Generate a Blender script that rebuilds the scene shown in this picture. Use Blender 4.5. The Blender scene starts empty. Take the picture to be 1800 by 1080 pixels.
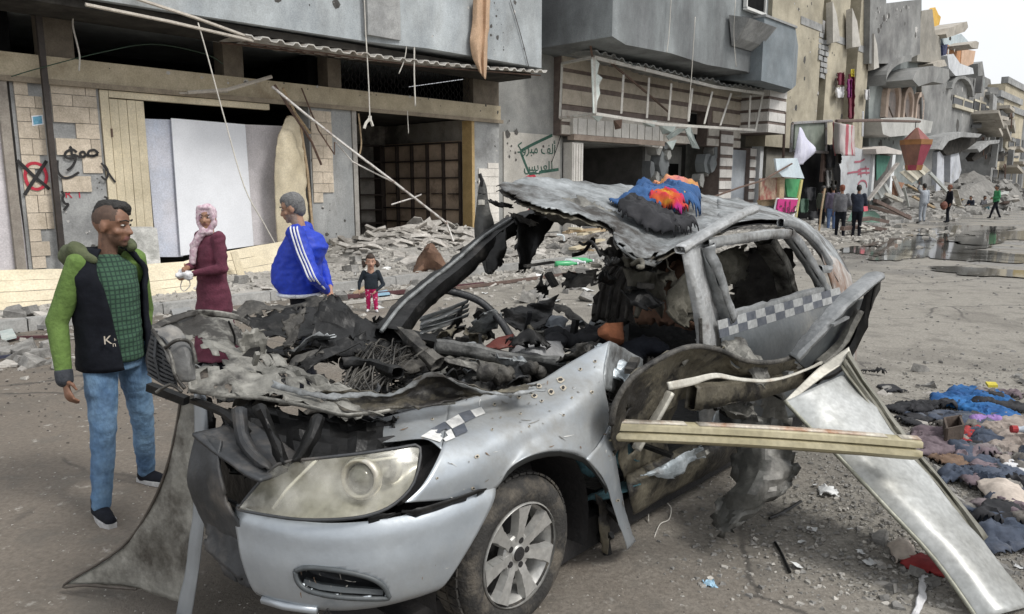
import bpy, bmesh, math, random
from mathutils import Vector, Matrix, noise as mnoise, Euler
from math import sin, cos, pi, radians as R
SC = bpy.context.scene
COL = SC.collection
# ------------------------------------------------------------ camera
H = 1.75; FOC = 1300.0; TH = math.atan(215 / 1300)
cam = bpy.data.objects.new('camera', bpy.data.cameras.new('camera'))
COL.objects.link(cam); SC.camera = cam
cam.location = (0, 0, H); cam.rotation_euler = (pi / 2 - TH, 0, 0)
cam.data.sensor_width = 36; cam.data.lens = 26; cam.data.clip_start = .05; cam.data.clip_end = 3000
# ------------------------------------------------------------ sky and sun (overcast daylight)
SUN_EL, SUN_AZ = R(50), R(118)           # azimuth from +Y (north) clockwise: high to the right of the camera
w = bpy.data.worlds.new('World'); SC.world = w; w.use_nodes = True
nt = w.node_tree; bg = nt.nodes['Background']
sk = nt.nodes.new('ShaderNodeTexSky'); sk.sky_type = 'NISHITA'; sk.sun_disc = False
sk.sun_elevation = SUN_EL; sk.sun_rotation = SUN_AZ; sk.dust_density = 4; sk.air_density = 1.0; sk.ozone_density = 1.0
hs = nt.nodes.new('ShaderNodeHueSaturation'); hs.inputs['Saturation'].default_value = .3
tc = nt.nodes.new('ShaderNodeTexCoord'); cn = nt.nodes.new('ShaderNodeTexNoise')
cn.inputs['Scale'].default_value = 2.2; cn.inputs['Detail'].default_value = 6
mxs = nt.nodes.new('ShaderNodeMix'); mxs.data_type = 'RGBA'
mxs.inputs['B'].default_value = (8.2, 8.35, 8.6, 1)      # even cloud deck
cr = nt.nodes.new('ShaderNodeMapRange'); cr.inputs[1].default_value = .3; cr.inputs[2].default_value = .7; cr.inputs[3].default_value = .62; cr.inputs[4].default_value = .9
nt.links.new(tc.outputs['Generated'], cn.inputs['Vector']); nt.links.new(cn.outputs['Fac'], cr.inputs[0])
nt.links.new(sk.outputs[0], hs.inputs['Color']); nt.links.new(hs.outputs[0], mxs.inputs['A'])
nt.links.new(cr.outputs[0], mxs.inputs['Factor']); nt.links.new(mxs.outputs['Result'], bg.inputs[0])
bg.inputs[1].default_value = .095
sl = bpy.data.lights.new('sun', 'SUN'); sl.energy = 1.5; sl.angle = R(14); sl.color = (1, .97, .92)
so = bpy.data.objects.new('sun', sl); COL.objects.link(so)
_sd = Vector((sin(SUN_AZ) * cos(SUN_EL), cos(SUN_AZ) * cos(SUN_EL), sin(SUN_EL)))
so.rotation_euler = _sd.to_track_quat('Z', 'Y').to_euler(); so.location = (0, -5, 30)
SC.view_settings.view_transform = 'Standard'; SC.view_settings.look = 'None'
SC.view_settings.exposure = .55; SC.view_settings.gamma = 1; SC.view_settings.use_curve_mapping = False
# ------------------------------------------------------------ places: pixels of the photograph -> points of the place
CF = Vector((0, cos(TH), -sin(TH))); CU = Vector((0, sin(TH), cos(TH))); CAM = Vector((0, 0, H))
def ray(px, py): return Vector(((px - 900) / FOC, 0, 0)) + CF + CU * ((540 - py) / FOC)
def gz(px, py, z=0):
    d = ray(px, py); return CAM + d * ((z - H) / d.z)
def dp(px, py, t): return CAM + ray(px, py) * t
AZ = R(43)
SD = Vector((sin(AZ), cos(AZ), 0)); ND = Vector((-cos(AZ), sin(AZ), 0))   # along the street / into the shop fronts
FO = gz(270, 487)
def W(s, y, z): return FO + SD * s + ND * y + Vector((0, 0, z))           # facade frame
def hit(px, py, o, n):
    d = ray(px, py); return CAM + d * ((o - CAM).dot(n) / d.dot(n))
def fq(px, py, y=0):                                                      # pixel on a facade-parallel plane -> world
    return hit(px, py, FO + ND * y, ND)
def sz(px, py, y=0):
    p = fq(px, py, y) - FO; return p.dot(SD), p.z
HUB = gz(925, 980, .315)
C0 = Vector((HUB.x, HUB.y, 0))
def C(u, v, z): return C0 + SD * u + ND * v + Vector((0, 0, z))           # wreck frame: u to the tail, v to its far side
def CV(px, py, v): return hit(px, py, C0 + ND * v, ND)
def CZ(px, py, z): return gz(px, py, z)
def CUu(px, py, u): return hit(px, py, C0 + SD * u, SD)
# ------------------------------------------------------------ objects
def _link(name, me, parent=None):
    o = bpy.data.objects.new(name, me); COL.objects.link(o)
    if parent: o.parent = parent
    return o
def tag(o, label=None, cat=None, group=None, kind=None):
    if label: o['label'] = label
    if cat: o['category'] = cat
    if group: o['group'] = group
    if kind: o['kind'] = kind
    return o
def thing(name, label, cat, loc=(0, 0, 0), group=None, rz=0):
    o = _link(name, None); o.location = loc; o.rotation_euler = (0, 0, rz); o.empty_display_size = .1
    return tag(o, label, cat, group)
def worigin(parent):
    p = Vector((0, 0, 0))
    while parent: p = p + parent.location; parent = parent.parent
    return p
def dup(root, loc, rz=0, label=None, group=None, scale=None):
    r = root.copy(); COL.objects.link(r); r.location = loc; r.rotation_euler = (0, 0, rz)
    if scale: r.scale = scale
    if label: r['label'] = label
    if group: r['group'] = group
    for ch in root.children:
        c = ch.copy(); COL.objects.link(c); c.parent = r
        for g in ch.children:
            d = g.copy(); COL.objects.link(d); d.parent = c
    return r
def obj(name, verts, faces, mat, parent=None, smooth=False, sharp=None, mi=None, local=False):
    verts = [Vector(v) for v in verts]
    if local: o = Vector((0, 0, 0))
    elif parent: o = worigin(parent)
    else:
        n = max(1, len(verts))
        o = Vector((sum(v.x for v in verts) / n, sum(v.y for v in verts) / n, min(v.z for v in verts))) if verts else Vector()
    me = bpy.data.meshes.new(name)
    me.from_pydata([v - o for v in verts], [], faces)
    mats = mat if isinstance(mat, (list, tuple)) else [mat]
    for m in mats: me.materials.append(m)
    if mi: me.polygons.foreach_set('material_index', mi)
    if smooth: me.polygons.foreach_set('use_smooth', [True] * len(me.polygons))
    me.update()
    if sharp: me.set_sharp_from_angle(angle=R(sharp))
    ob = _link(name, me, parent)
    if not parent: ob.location = o
    return ob
class MB:
    def __init__(s, T=None): s.v = []; s.f = []; s.m = []; s.T = T or (lambda x, y, z: Vector((x, y, z))); s.mi = 0
    def add(s, vs, fs):
        b = len(s.v); s.v += [Vector(v) for v in vs]; s.f += [tuple(b + i for i in f) for f in fs]; s.m += [s.mi] * len(fs); return s
    def hexa(s, p): return s.add(p, [(0, 3, 2, 1), (4, 5, 6, 7), (0, 1, 5, 4), (1, 2, 6, 5), (2, 3, 7, 6), (3, 0, 4, 7)])
    def box(s, x0, x1, y0, y1, z0, z1, j=0):
        T = s.T; r = lambda: random.uniform(-j, j) if j else 0
        return s.hexa([T(x + r(), y + r(), z + r()) for z in (z0, z1) for x, y in ((x0, y0), (x1, y0), (x1, y1), (x0, y1))])
    def prism(s, poly, y0, y1):                       # polygon in (x, z) pushed from y0 to y1
        n = len(poly)
        ar = sum(poly[i][0] * poly[(i + 1) % n][1] - poly[(i + 1) % n][0] * poly[i][1] for i in range(n))
        if ar < 0: poly = poly[::-1]
        vs = [s.T(x, y0, z) for x, z in poly] + [s.T(x, y1, z) for x, z in poly]
        return s.add(vs, [tuple(range(n)), tuple(range(2 * n - 1, n - 1, -1))] + [((i + 1) % n, i, n + i, n + (i + 1) % n) for i in range(n)])
    def slab(s, poly, off):                           # world polygon pushed by a vector
        n = len(poly); off = Vector(off)
        return s.add([Vector(p) for p in poly] + [Vector(p) + off for p in poly], [tuple(range(n)), tuple(range(2 * n - 1, n - 1, -1))] + [((i + 1) % n, i, n + i, n + (i + 1) % n) for i in range(n)])
    def tube(s, pts, r, n=6):
        pts = [Vector(p) for p in pts]; b = len(s.v); k = len(pts)
        rr = r if isinstance(r, (list, tuple)) else [r] * k
        up = None
        for i, p in enumerate(pts):
            d = (pts[min(i + 1, k - 1)] - pts[max(i - 1, 0)]); d = d.normalized() if d.length > 1e-9 else Vector((0, 0, 1))
            if up is None: up = d.orthogonal().normalized()
            up = (up - d * up.dot(d)); up = up.normalized() if up.length > 1e-6 else d.orthogonal().normalized()
            q = d.cross(up)
            for a in range(n): s.v.append(p + (up * cos(2 * pi * a / n) + q * sin(2 * pi * a / n)) * rr[i])
        fs = [(b + i * n + a, b + i * n + (a + 1) % n, b + (i + 1) * n + (a + 1) % n, b + (i + 1) * n + a) for i in range(k - 1) for a in range(n)]
        fs += [tuple(b + a for a in range(n))[::-1], tuple(b + (k - 1) * n + a for a in range(n))]
        s.f += fs; s.m += [s.mi] * len(fs); return s
    def bar(s, p0, p1, w_, h_, up=(0, 0, 1)):
        p0 = Vector(p0); p1 = Vector(p1); d = (p1 - p0).normalized(); up = Vector(up)
        x = d.cross(up); x = x.normalized() if x.length > 1e-5 else d.orthogonal().normalized(); u = x.cross(d)
        x *= w_ / 2; u *= h_ / 2
        return s.hexa([p0 - x - u, p0 + x - u, p1 + x - u, p1 - x - u, p0 - x + u, p0 + x + u, p1 + x + u, p1 - x + u])
    def lathe(s, o, ax, prof, n=32, arc=2 * pi, a0=0):    # prof: (radius, along axis)
        o = Vector(o); ax = Vector(ax).normalized(); e1 = Vector((0, 0, 1)); e1 = (e1 - ax * e1.dot(ax)).normalized(); e2 = ax.cross(e1)
        b = len(s.v); k = len(prof); full = abs(arc - 2 * pi) < 1e-6; cols = n if full else n + 1
        for i in range(cols):
            a = a0 + arc * i / n; e = e1 * cos(a) + e2 * sin(a)
            for r, h in prof: s.v.append(o + e * r + ax * h)
        fs = [(b + i * k + j, b + ((i + 1) % cols) * k + j, b + ((i + 1) % cols) * k + j + 1, b + i * k + j + 1) for i in range(n) for j in range(k - 1)]
        s.f += fs; s.m += [s.mi] * len(fs); return s
    def build(s, name, mat, parent=None, **kw): return obj(name, s.v, s.f, mat, parent, mi=s.m if isinstance(mat, (list, tuple)) else None, **kw)
def crom(p, t):
    n = len(p); t = max(0, min(n - 1.000001, t)); i = int(t); f = t - i
    a, b, c, d = p[max(i - 1, 0)], p[i], p[min(i + 1, n - 1)], p[min(i + 2, n - 1)]
    return b + .5 * f * (c - a + f * (2 * a - 5 * b + 4 * c - d + f * (3 * (b - c) + d - a)))
def spline(pts, k=6):
    pts = [Vector(p) for p in pts]; n = (len(pts) - 1) * k
    return [crom(pts, i / k) for i in range(n + 1)]
def ridge(p): return 1 - abs(mnoise.noise(p)) * 2
def crumple(p, amp, sc, seed):
    q = p * sc + Vector((seed * 7.3, seed * 3.1, seed * 1.7))
    return amp * (.6 * ridge(q) - .3 + .5 * mnoise.noise(q * 2.3) + .22 * ridge(q * 4.7))
def patch(name, rows, mat, parent, k=5, amp=.012, sc=6, seed=0, thick=.004, torn=0., edge=.0, holes=0, smooth=True, sharp=32, keep=(), back=None):
    """sheet of metal or cloth through a control grid of world points, dented, with torn rims and holes"""
    rows = [[Vector(p) for p in r] for r in rows]
    nc = len(rows[0]); kx, ky = (k if isinstance(k, tuple) else (k, k))
    X = (nc - 1) * kx + 1; Y = (len(rows) - 1) * ky + 1
    cols = [[crom(r, i / kx) for i in range(X)] for r in rows]
    g = [[crom([c[i] for c in cols], j / ky) for i in range(X)] for j in range(Y)]
    out = [[None] * X for _ in range(Y)]; rnd = random.Random(seed * 13 + 5)
    for j in range(Y):
        for i in range(X):
            tx = g[j][min(i + 1, X - 1)] - g[j][max(i - 1, 0)]; ty = g[min(j + 1, Y - 1)][i] - g[max(j - 1, 0)][i]
            n = tx.cross(ty); n = n.normalized() if n.length > 1e-12 else Vector((0, 0, 1))
            p = g[j][i]; q = p + n * crumple(p, amp, sc, seed)
            if edge and (i in (0, X - 1) or j in (0, Y - 1)):
                q = q + Vector((rnd.uniform(-1, 1), rnd.uniform(-1, 1), rnd.uniform(-1, 1))) * edge
            out[j][i] = q
    vs = [p for r in out for p in r]; fs = []
    hs_ = [(rnd.uniform(.1, .9) * X, rnd.uniform(.15, .85) * Y, rnd.uniform(.4, 1.3)) for _ in range(holes)]
    for j in range(Y - 1):
        for i in range(X - 1):
            rim = (('l' not in keep and i == 0) or ('r' not in keep and i == X - 2) or ('t' not in keep and j == 0) or ('b' not in keep and j == Y - 2))
            if torn and rim and rnd.random() < torn: continue
            if any((i - a) ** 2 + (j - b) ** 2 < c for a, b, c in hs_): continue
            fs.append((j * X + i, j * X + i + 1, (j + 1) * X + i + 1, (j + 1) * X + i))
    o = obj(name, vs, fs, [mat, back] if back else mat, parent, smooth=smooth, sharp=sharp if smooth else None)
    if thick:
        m = o.modifiers.new('solid', 'SOLIDIFY'); m.thickness = thick; m.offset = 0
        if back: m.material_offset = 1; 
    return o
# ------------------------------------------------------------ materials
def lin(c): return tuple(((x / 255) / 12.92 if x <= 10 else (((x / 255) + .055) / 1.055) ** 2.4) for x in c) + (1,)
_mc = {}
def M(name, c1, c2=None, sc=6., rough=.8, metal=0., bump=.25, bsc=None, c3=None, t3=.62, stretch=None, spec=.5, alpha=None, detail=6, w3=.08, rand=0., trans=0., coat=0., grunge=1.):
    """noise-mixed procedural material; c3 is a third tone (dirt, rust, soot) in blotches; colours linear"""
    if name in _mc: return _mc[name]
    m = bpy.data.materials.new(name); m.use_nodes = True; n = m.node_tree; L = n.links.new
    b = n.nodes['Principled BSDF']; b.inputs['Metallic'].default_value = metal; b.inputs['Roughness'].default_value = rough
    b.inputs['Specular IOR Level'].default_value = spec
    if trans: b.inputs['Transmission Weight'].default_value = trans
    if coat: b.inputs['Coat Weight'].default_value = coat; b.inputs['Coat Roughness'].default_value = .15
    ge = n.nodes.new('ShaderNodeNewGeometry'); vec = ge.outputs['Position']
    if stretch:
        mp = n.nodes.new('ShaderNodeMapping'); mp.inputs['Scale'].default_value = stretch; L(vec, mp.inputs[0]); vec = mp.outputs[0]
    c1 = tuple(c1[:3]) + (1,); c2 = tuple((c2 or c1)[:3]) + (1,)
    nz = n.nodes.new('ShaderNodeTexNoise'); nz.inputs['Scale'].default_value = sc; nz.inputs['Detail'].default_value = detail; nz.inputs['Roughness'].default_value = .62
    L(vec, nz.inputs['Vector'])
    mr = n.nodes.new('ShaderNodeMapRange'); mr.inputs[1].default_value = .36; mr.inputs[2].default_value = .64; L(nz.outputs['Fac'], mr.inputs[0])
    mx = n.nodes.new('ShaderNodeMix'); mx.data_type = 'RGBA'; mx.inputs['A'].default_value = c1; mx.inputs['B'].default_value = c2; L(mr.outputs[0], mx.inputs['Factor'])
    col = mx.outputs['Result']
    if c3:
        n3 = n.nodes.new('ShaderNodeTexNoise'); n3.inputs['Scale'].default_value = sc * .45; n3.inputs['Detail'].default_value = 8; n3.inputs['Roughness'].default_value = .68
        m2 = n.nodes.new('ShaderNodeMapping'); m2.inputs['Location'].default_value = (3.1, 7.7, 1.3); L(vec, m2.inputs[0]); L(m2.outputs[0], n3.inputs['Vector'])
        r3 = n.nodes.new('ShaderNodeMapRange'); r3.inputs[1].default_value = t3 - w3; r3.inputs[2].default_value = t3 + w3; L(n3.outputs['Fac'], r3.inputs[0])
        x3 = n.nodes.new('ShaderNodeMix'); x3.data_type = 'RGBA'; x3.inputs['B'].default_value = tuple(c3[:3]) + (1,); L(col, x3.inputs['A']); L(r3.outputs[0], x3.inputs['Factor'])
        col = x3.outputs['Result']
        if metal > .3:
            rm = n.nodes.new('ShaderNodeMapRange'); rm.inputs[3].default_value = metal; rm.inputs[4].default_value = .1; L(r3.outputs[0], rm.inputs[0]); L(rm.outputs[0], b.inputs['Metallic'])
            rr = n.nodes.new('ShaderNodeMapRange'); rr.inputs[3].default_value = rough; rr.inputs[4].default_value = .85; L(r3.outputs[0], rr.inputs[0]); L(rr.outputs[0], b.inputs['Roughness'])
    if grunge:
        ga = n.nodes.new('ShaderNodeTexNoise'); ga.inputs['Scale'].default_value = .55; ga.inputs['Detail'].default_value = 9; ga.inputs['Roughness'].default_value = .72; L(ge.outputs['Position'], ga.inputs['Vector'])
        gr = n.nodes.new('ShaderNodeMapRange'); gr.inputs[1].default_value = .3; gr.inputs[2].default_value = .7; gr.inputs[3].default_value = 1 - .3 * grunge; gr.inputs[4].default_value = 1 + .2 * grunge; L(ga.outputs['Fac'], gr.inputs[0])
        gb = n.nodes.new('ShaderNodeTexNoise'); gb.inputs['Scale'].default_value = 42; gb.inputs['Detail'].default_value = 3; L(ge.outputs['Position'], gb.inputs['Vector'])
        gq = n.nodes.new('ShaderNodeMapRange'); gq.inputs[1].default_value = .3; gq.inputs[2].default_value = .7; gq.inputs[3].default_value = 1 - .16 * grunge; gq.inputs[4].default_value = 1 + .12 * grunge; L(gb.outputs['Fac'], gq.inputs[0])
        gm = n.nodes.new('ShaderNodeMath'); gm.operation = 'MULTIPLY'; L(gr.outputs[0], gm.inputs[0]); L(gq.outputs[0], gm.inputs[1])
        gx = n.nodes.new('ShaderNodeVectorMath'); gx.operation = 'SCALE'; L(col, gx.inputs[0]); L(gm.outputs[0], gx.inputs['Scale']); col = gx.outputs['Vector']
    if rand:
        oi = n.nodes.new('ShaderNodeObjectInfo'); hv = n.nodes.new('ShaderNodeHueSaturation'); ra = n.nodes.new('ShaderNodeMapRange')
        ra.inputs[3].default_value = 1 - rand; ra.inputs[4].default_value = 1 + rand; L(oi.outputs['Random'], ra.inputs[0]); L(ra.outputs[0], hv.inputs['Value']); L(col, hv.inputs['Color']); col = hv.outputs[0]
    L(col, b.inputs['Base Color'])
    if bump:
        nb = n.nodes.new('ShaderNodeTexNoise'); nb.inputs['Scale'].default_value = bsc or sc * 5; nb.inputs['Detail'].default_value = 5; L(vec, nb.inputs['Vector'])
        bp = n.nodes.new('ShaderNodeBump'); bp.inputs['Strength'].default_value = bump; bp.inputs['Distance'].default_value = .02; L(nb.outputs['Fac'], bp.inputs['Height']); L(bp.outputs[0], b.inputs['Normal'])
    _mc[name] = m; return m

def cloth_heap(name, label, cat, blobs, base, mat, seed=1, res=.013, fold=.85):
    """crumpled garment lying on something: a sheet over the blobs (x, y, rx, ry, height), with long folds, tucked down at its rim"""
    rnd = random.Random(seed * 7 + 3); blobs = list(blobs)
    for _ in range(2 if len(blobs) > 2 else 1):                 # sleeves or trouser legs straying from the bundle
        x, y, rx, ry, h = rnd.choice(blobs[:]); a = rnd.uniform(0, 6.28); r = min(rx, ry) * .42; b_ = rnd.uniform(-.35, .35)
        for i in range(7): x += cos(a) * r * .75; y += sin(a) * r * .75; a += b_; blobs.append((x, y, r, r, h * .6))
    bl = [(x, y, rx, ry, h, rnd.uniform(0, 3.1)) for x, y, rx, ry, h in blobs]
    x0 = min(b[0] - 1.2 * max(b[2], b[3]) for b in bl); x1 = max(b[0] + 1.2 * max(b[2], b[3]) for b in bl); y0 = min(b[1] - 1.2 * max(b[2], b[3]) for b in bl); y1 = max(b[1] + 1.2 * max(b[2], b[3]) for b in bl)
    nx_, ny_ = int((x1 - x0) / res) + 1, int((y1 - y0) / res) + 1; vs = []; ok = []; fs = []
    for j in range(ny_):
        for i in range(nx_):
            x, y = x0 + i * res, y0 + j * res; wx = x + .05 * mnoise.noise(Vector((x * 9, y * 9, seed))); wy = y + .05 * mnoise.noise(Vector((x * 9, y * 9, seed + 50))); best = -1; ang = 0; hh = 0
            for bx, by, rx, ry, h, a in bl:
                dx, dy = wx - bx, wy - by; q = 1 - (dx / rx) ** 2 - (dy / ry) ** 2
                if q > best: best = q; ang = a
                if q > 0: hh = max(hh, h * min(1, q * 1.6) ** .45)
            ok.append(best > -.02)
            u_ = wx * cos(ang) + wy * sin(ang); w_ = -wx * sin(ang) + wy * cos(ang)
            f = ridge(Vector((u_ * 5, w_ * 22 + 1.4 * mnoise.noise(Vector((u_ * 14, w_ * 9, seed))), seed))) * .6 + ridge(Vector((u_ * 16, w_ * 9, seed + 9))) * .25 + .35 * mnoise.noise(Vector((x * 7, y * 7, seed)))
            vs.append(Vector((x, y, base(x, y) + .004 + hh * .85 + min(hh, .05) * fold * f)))
    for j in range(ny_ - 1):
        for i in range(nx_ - 1):
            q = (j * nx_ + i, j * nx_ + i + 1, (j + 1) * nx_ + i + 1, (j + 1) * nx_ + i)
            if all(ok[k] for k in q): fs.append(q)
    used = sorted({k for f in fs for k in f}); mp = {k: i for i, k in enumerate(used)}
    o = obj(name, [vs[k] for k in used], [tuple(mp[k] for k in f) for f in fs], mat, smooth=True, sharp=50); s_ = o.modifiers.new('s', 'SOLIDIFY'); s_.thickness = .006; s_.offset = -1
    return tag(o, label, cat)
# ============================================================ ground
random.seed(11)
def ground_mat():
    m = bpy.data.materials.new('dusty_road'); m.use_nodes = True; n = m.node_tree; L = n.links.new; b = n.nodes['Principled BSDF']
    g = n.nodes.new('ShaderNodeNewGeometry').outputs['Position']
    def nz(s, d=8, r=.65, off=0):
        q = n.nodes.new('ShaderNodeTexNoise'); q.inputs['Scale'].default_value = s; q.inputs['Detail'].default_value = d; q.inputs['Roughness'].default_value = r
        mp = n.nodes.new('ShaderNodeMapping'); mp.inputs['Location'].default_value = (off, off * .7, 0); L(g, mp.inputs[0]); L(mp.outputs[0], q.inputs['Vector']); return q.outputs['Fac']
    def mr(s, a, c, lo=0, hi=1):
        q = n.nodes.new('ShaderNodeMapRange'); q.inputs[1].default_value = a; q.inputs[2].default_value = c; q.inputs[3].default_value = lo; q.inputs[4].default_value = hi; L(s, q.inputs[0]); return q.outputs[0]
    def mix(f, A, B):
        q = n.nodes.new('ShaderNodeMix'); q.data_type = 'RGBA'; L(f, q.inputs['Factor'])
        for k, x in (('A', A), ('B', B)):
            if isinstance(x, tuple): q.inputs[k].default_value = x + (1,)
            else: L(x, q.inputs[k])
        return q.outputs['Result']
    big = mr(nz(.55, off=4), .4, .6); mid = mr(nz(3.2, off=9), .38, .62); fine = mr(nz(38, 4, .7), .35, .65)
    asp = mix(fine, (.15, .128, .105), (.218, .188, .155))
    dust = mix(fine, (.2, .185, .16), (.33, .31, .272))
    sx = n.nodes.new('ShaderNodeSeparateXYZ'); L(g, sx.inputs[0])
    # the swept, darker lane lies left of the wreck; dust and crushed plaster lie along the kerb and to the right
    ad = n.nodes.new('ShaderNodeMath'); ad.operation = 'MULTIPLY_ADD'; ad.inputs[1].default_value = .35; L(sx.outputs['X'], ad.inputs[0]); L(mr(sx.outputs['Y'], 4.2, 8, 0.1, .95), ad.inputs[2])
    f = n.nodes.new('ShaderNodeMath'); f.operation = 'ADD'; L(ad.outputs[0], f.inputs[0]); L(mr(nz(.9, off=2), .3, .7, -.35, .5), f.inputs[1])
    col = mix(mr(f.outputs[0], .0, 1.0), asp, dust)
    col = mix(mr(mid, .55, 1, 0, .5), col, (.13, .12, .105))
    col = mix(mr(nz(9, 6, .7, 21), .60, .68, 0, .6), col, (.47, .45, .41))
    col = mix(mr(big, .7, 1, 0, .4), col, (.12, .11, .095))
    vo = n.nodes.new('ShaderNodeTexVoronoi'); vo.feature = 'DISTANCE_TO_EDGE'; vo.inputs['Scale'].default_value = .55; vd = n.nodes.new('ShaderNodeVectorMath'); vd.operation = 'MULTIPLY_ADD'; vd.inputs[1].default_value = (.5, .5, .5); L(n.nodes['Noise Texture'].outputs['Color'], vd.inputs[0]); L(g, vd.inputs[2]); L(vd.outputs[0], vo.inputs['Vector'])
    ck = n.nodes.new('ShaderNodeMath'); ck.operation = 'MULTIPLY'; L(mr(vo.outputs['Distance'], .004, .012, .75, 0), ck.inputs[0]); L(mr(nz(.7, 3, .5, 31), .48, .56), ck.inputs[1]); col = mix(ck.outputs[0], col, (.06, .055, .05))
    wet = mr(nz(.45, 5, .6, 13), .46, .58); far = mr(sx.outputs['Y'], 12, 18); mu = n.nodes.new('ShaderNodeMath'); mu.operation = 'MULTIPLY'; L(wet, mu.inputs[0]); L(far, mu.inputs[1])
    L(mix(mr(mu.outputs[0], 0, 1, 0, .72), col, (.1, .095, .086)), b.inputs['Base Color'])
    L(mr(mu.outputs[0], 0, 1, .9, .2), b.inputs['Roughness'])
    bp = n.nodes.new('ShaderNodeBump'); bp.inputs['Strength'].default_value = .7; bp.inputs['Distance'].default_value = .02
    sm = n.nodes.new('ShaderNodeMath'); sm.operation = 'ADD'; L(nz(55, 6, .75), sm.inputs[0]); L(nz(7, 5, .6, 5), sm.inputs[1]); L(sm.outputs[0], bp.inputs['Height']); L(bp.outputs[0], b.inputs['Normal'])
    return m
def axis(a, b, st, far):
    v = [a + i * st for i in range(int((b - a) / st) + 1)]
    e = st; x = v[-1]
    while x < far: e *= 1.6; x += e; v.append(x)
    e = st; x = v[0]; pre = []
    while x > -far: e *= 1.6; x -= e; pre.append(x)
    return pre[::-1] + v
xs = axis(-6, 10, .25, 900); ys = axis(0, 16, .25, 900)
vs = [Vector((x, y, .012 * mnoise.noise(Vector((x * .9, y * .9, 0))) + .006 * mnoise.noise(Vector((x * 3, y * 3, 5))))) for y in ys for x in xs]
nx = len(xs)
GM = ground_mat()
g = obj('road', vs, [(j * nx + i, j * nx + i + 1, (j + 1) * nx + i + 1, (j + 1) * nx + i) for j in range(len(ys) - 1) for i in range(nx - 1)], GM, smooth=True, local=True); tag(g, kind='structure')
CONC = M('concrete', (.27, .275, .275), (.36, .365, .36), 2.2, .9, c3=(.2, .2, .195), t3=.6)
PAVE = M('pavement_dust', (.33, .315, .29), (.43, .41, .38), 3, .92, c3=(.22, .21, .19), t3=.6, bump=.5)
KERBM = M('kerb_stone', (.3, .3, .29), (.4, .395, .38), 5, .9, c3=(.2, .2, .19))
b = MB(W); b.box(-30, 60, -4.25, .6, -.1, .14); tag(b.build('pavement', PAVE), kind='structure')
kb = thing('kerb', 'worn grey kerb stones edging the debris covered pavement', 'kerb', W(0, -4.35, 0))
kmesh = None
for i in range(64):
    s = -16 + i * .8
    k = MB(W); k.box(s + .006, s + .794, -4.41, -4.252, -.05, .15 + random.uniform(-.008, .008), .004); k.build('kerb_stone', KERBM, kb)
# puddles: thin sheets of water with ragged rims
WATER = M('puddle_water', (.1, .097, .088), (.14, .135, .12), 2, .05, bump=.02, bsc=9, spec=.9)
def puddle(px, py, rx, ry, seed):
    c = gz(px, py, .022); rnd = random.Random(seed); n = 72; p = []
    for i in range(n):
        a = 2 * pi * i / n; k = 1 + .55 * mnoise.noise(Vector((cos(a) * 1.6, sin(a) * 1.6, seed * 3.3))) + .25 * mnoise.noise(Vector((cos(a) * 5, sin(a) * 5, seed)))
        q = SD * (cos(a) * rx * k) + ND * (sin(a) * ry * k); p.append(c + q)
    vs = [c] + p
    o = obj('puddle', vs, [(0, i + 1, (i + 1) % n + 1) for i in range(n)], WATER); tag(o, kind='structure')
for q in ((1665, 446, .85, 1.0, 1), (1600, 428, .9, .8, 2), (1740, 478, .4, .5, 3), (1535, 440, .7, .4, 4), (1750, 414, 2.2, .8, 5), (1640, 419, 1.2, .4, 6), (1770, 452, .5, .5, 7), (1700, 404, 2.0, .6, 8), (1570, 452, .4, .25, 9)): puddle(q[0], q[1], q[2] * 2.3, q[3] * 2.1, q[4])
# shared materials
PLAS = M('bluegrey_plaster', (.32, .35, .37), (.46, .495, .51), 1.6, .9, c3=(.24, .25, .25), t3=.58, stretch=(1, 1, .5), w3=.14)
PLAS2 = M('grey_render', (.17, .185, .19), (.25, .27, .275), 1.3, .9, c3=(.11, .115, .12), t3=.56, stretch=(1, 1, .35), w3=.12)
BEIGE = M('beige_paint', (.43, .37, .26), (.53, .46, .335), 2.5, .8, c3=(.3, .24, .16), t3=.62)
CREAM = M('cream_sheet', (.58, .505, .355), (.68, .6, .44), 2, .6, c3=(.42, .34, .22), t3=.66, bump=.08)
STONE = M('cream_stone', (.5, .43, .34), (.6, .52, .42), 7, .85, c3=(.4, .34, .26), bump=.35, rand=.1)
SOOT_SHADE = M('soot_and_shade', (.03, .028, .026), (.06, .056, .05), 3, .95, spec=.1)  # near-black: soot on charred things, painted shade under the overhang and in voids
DARK = M('room_shade', (.008, .008, .009), (.016, .016, .016), 2, .95, spec=.05)  # shade of deep rooms and openings put into a near-black colour
STEEL = M('dull_steel', (.3, .3, .3), (.42, .42, .42), 12, .5, metal=.6, c3=(.2, .12, .08), bump=.1)
RUSTY = M('rusty_iron', (.1, .065, .05), (.16, .1, .075), 14, .85, c3=(.06, .045, .04))
BLACK = M('black_paint_and_shade', (.012, .012, .013), (.022, .02, .02), 9, .7)  # black paint; also the painted dark below the car and of the lug holes
WHITEB = M('white_board', (.76, .78, .82), (.82, .84, .88), 1.2, .6, bump=.05, c3=(.6, .6, .62), t3=.68, grunge=.35)
PINKB = M('pinkish_board', (.55, .52, .53), (.66, .63, .65), 1.5, .65, bump=.05)
RED = M('red_spray', (.4, .02, .04), (.5, .03, .06), 9, .7, bump=0)
WIRE = M('pale_wire', (.55, .53, .48), (.65, .62, .56), 9, .6, bump=0)
ZINC = M('zinc_sheet', (.5, .48, .44), (.66, .64, .6), 3, .5, metal=.25, c3=(.24, .19, .15), t3=.6)
WOOD = M('raw_wood', (.38, .28, .17), (.48, .37, .24), 8, .8, stretch=(1, 1, 4), c3=(.25, .18, .11))
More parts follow.
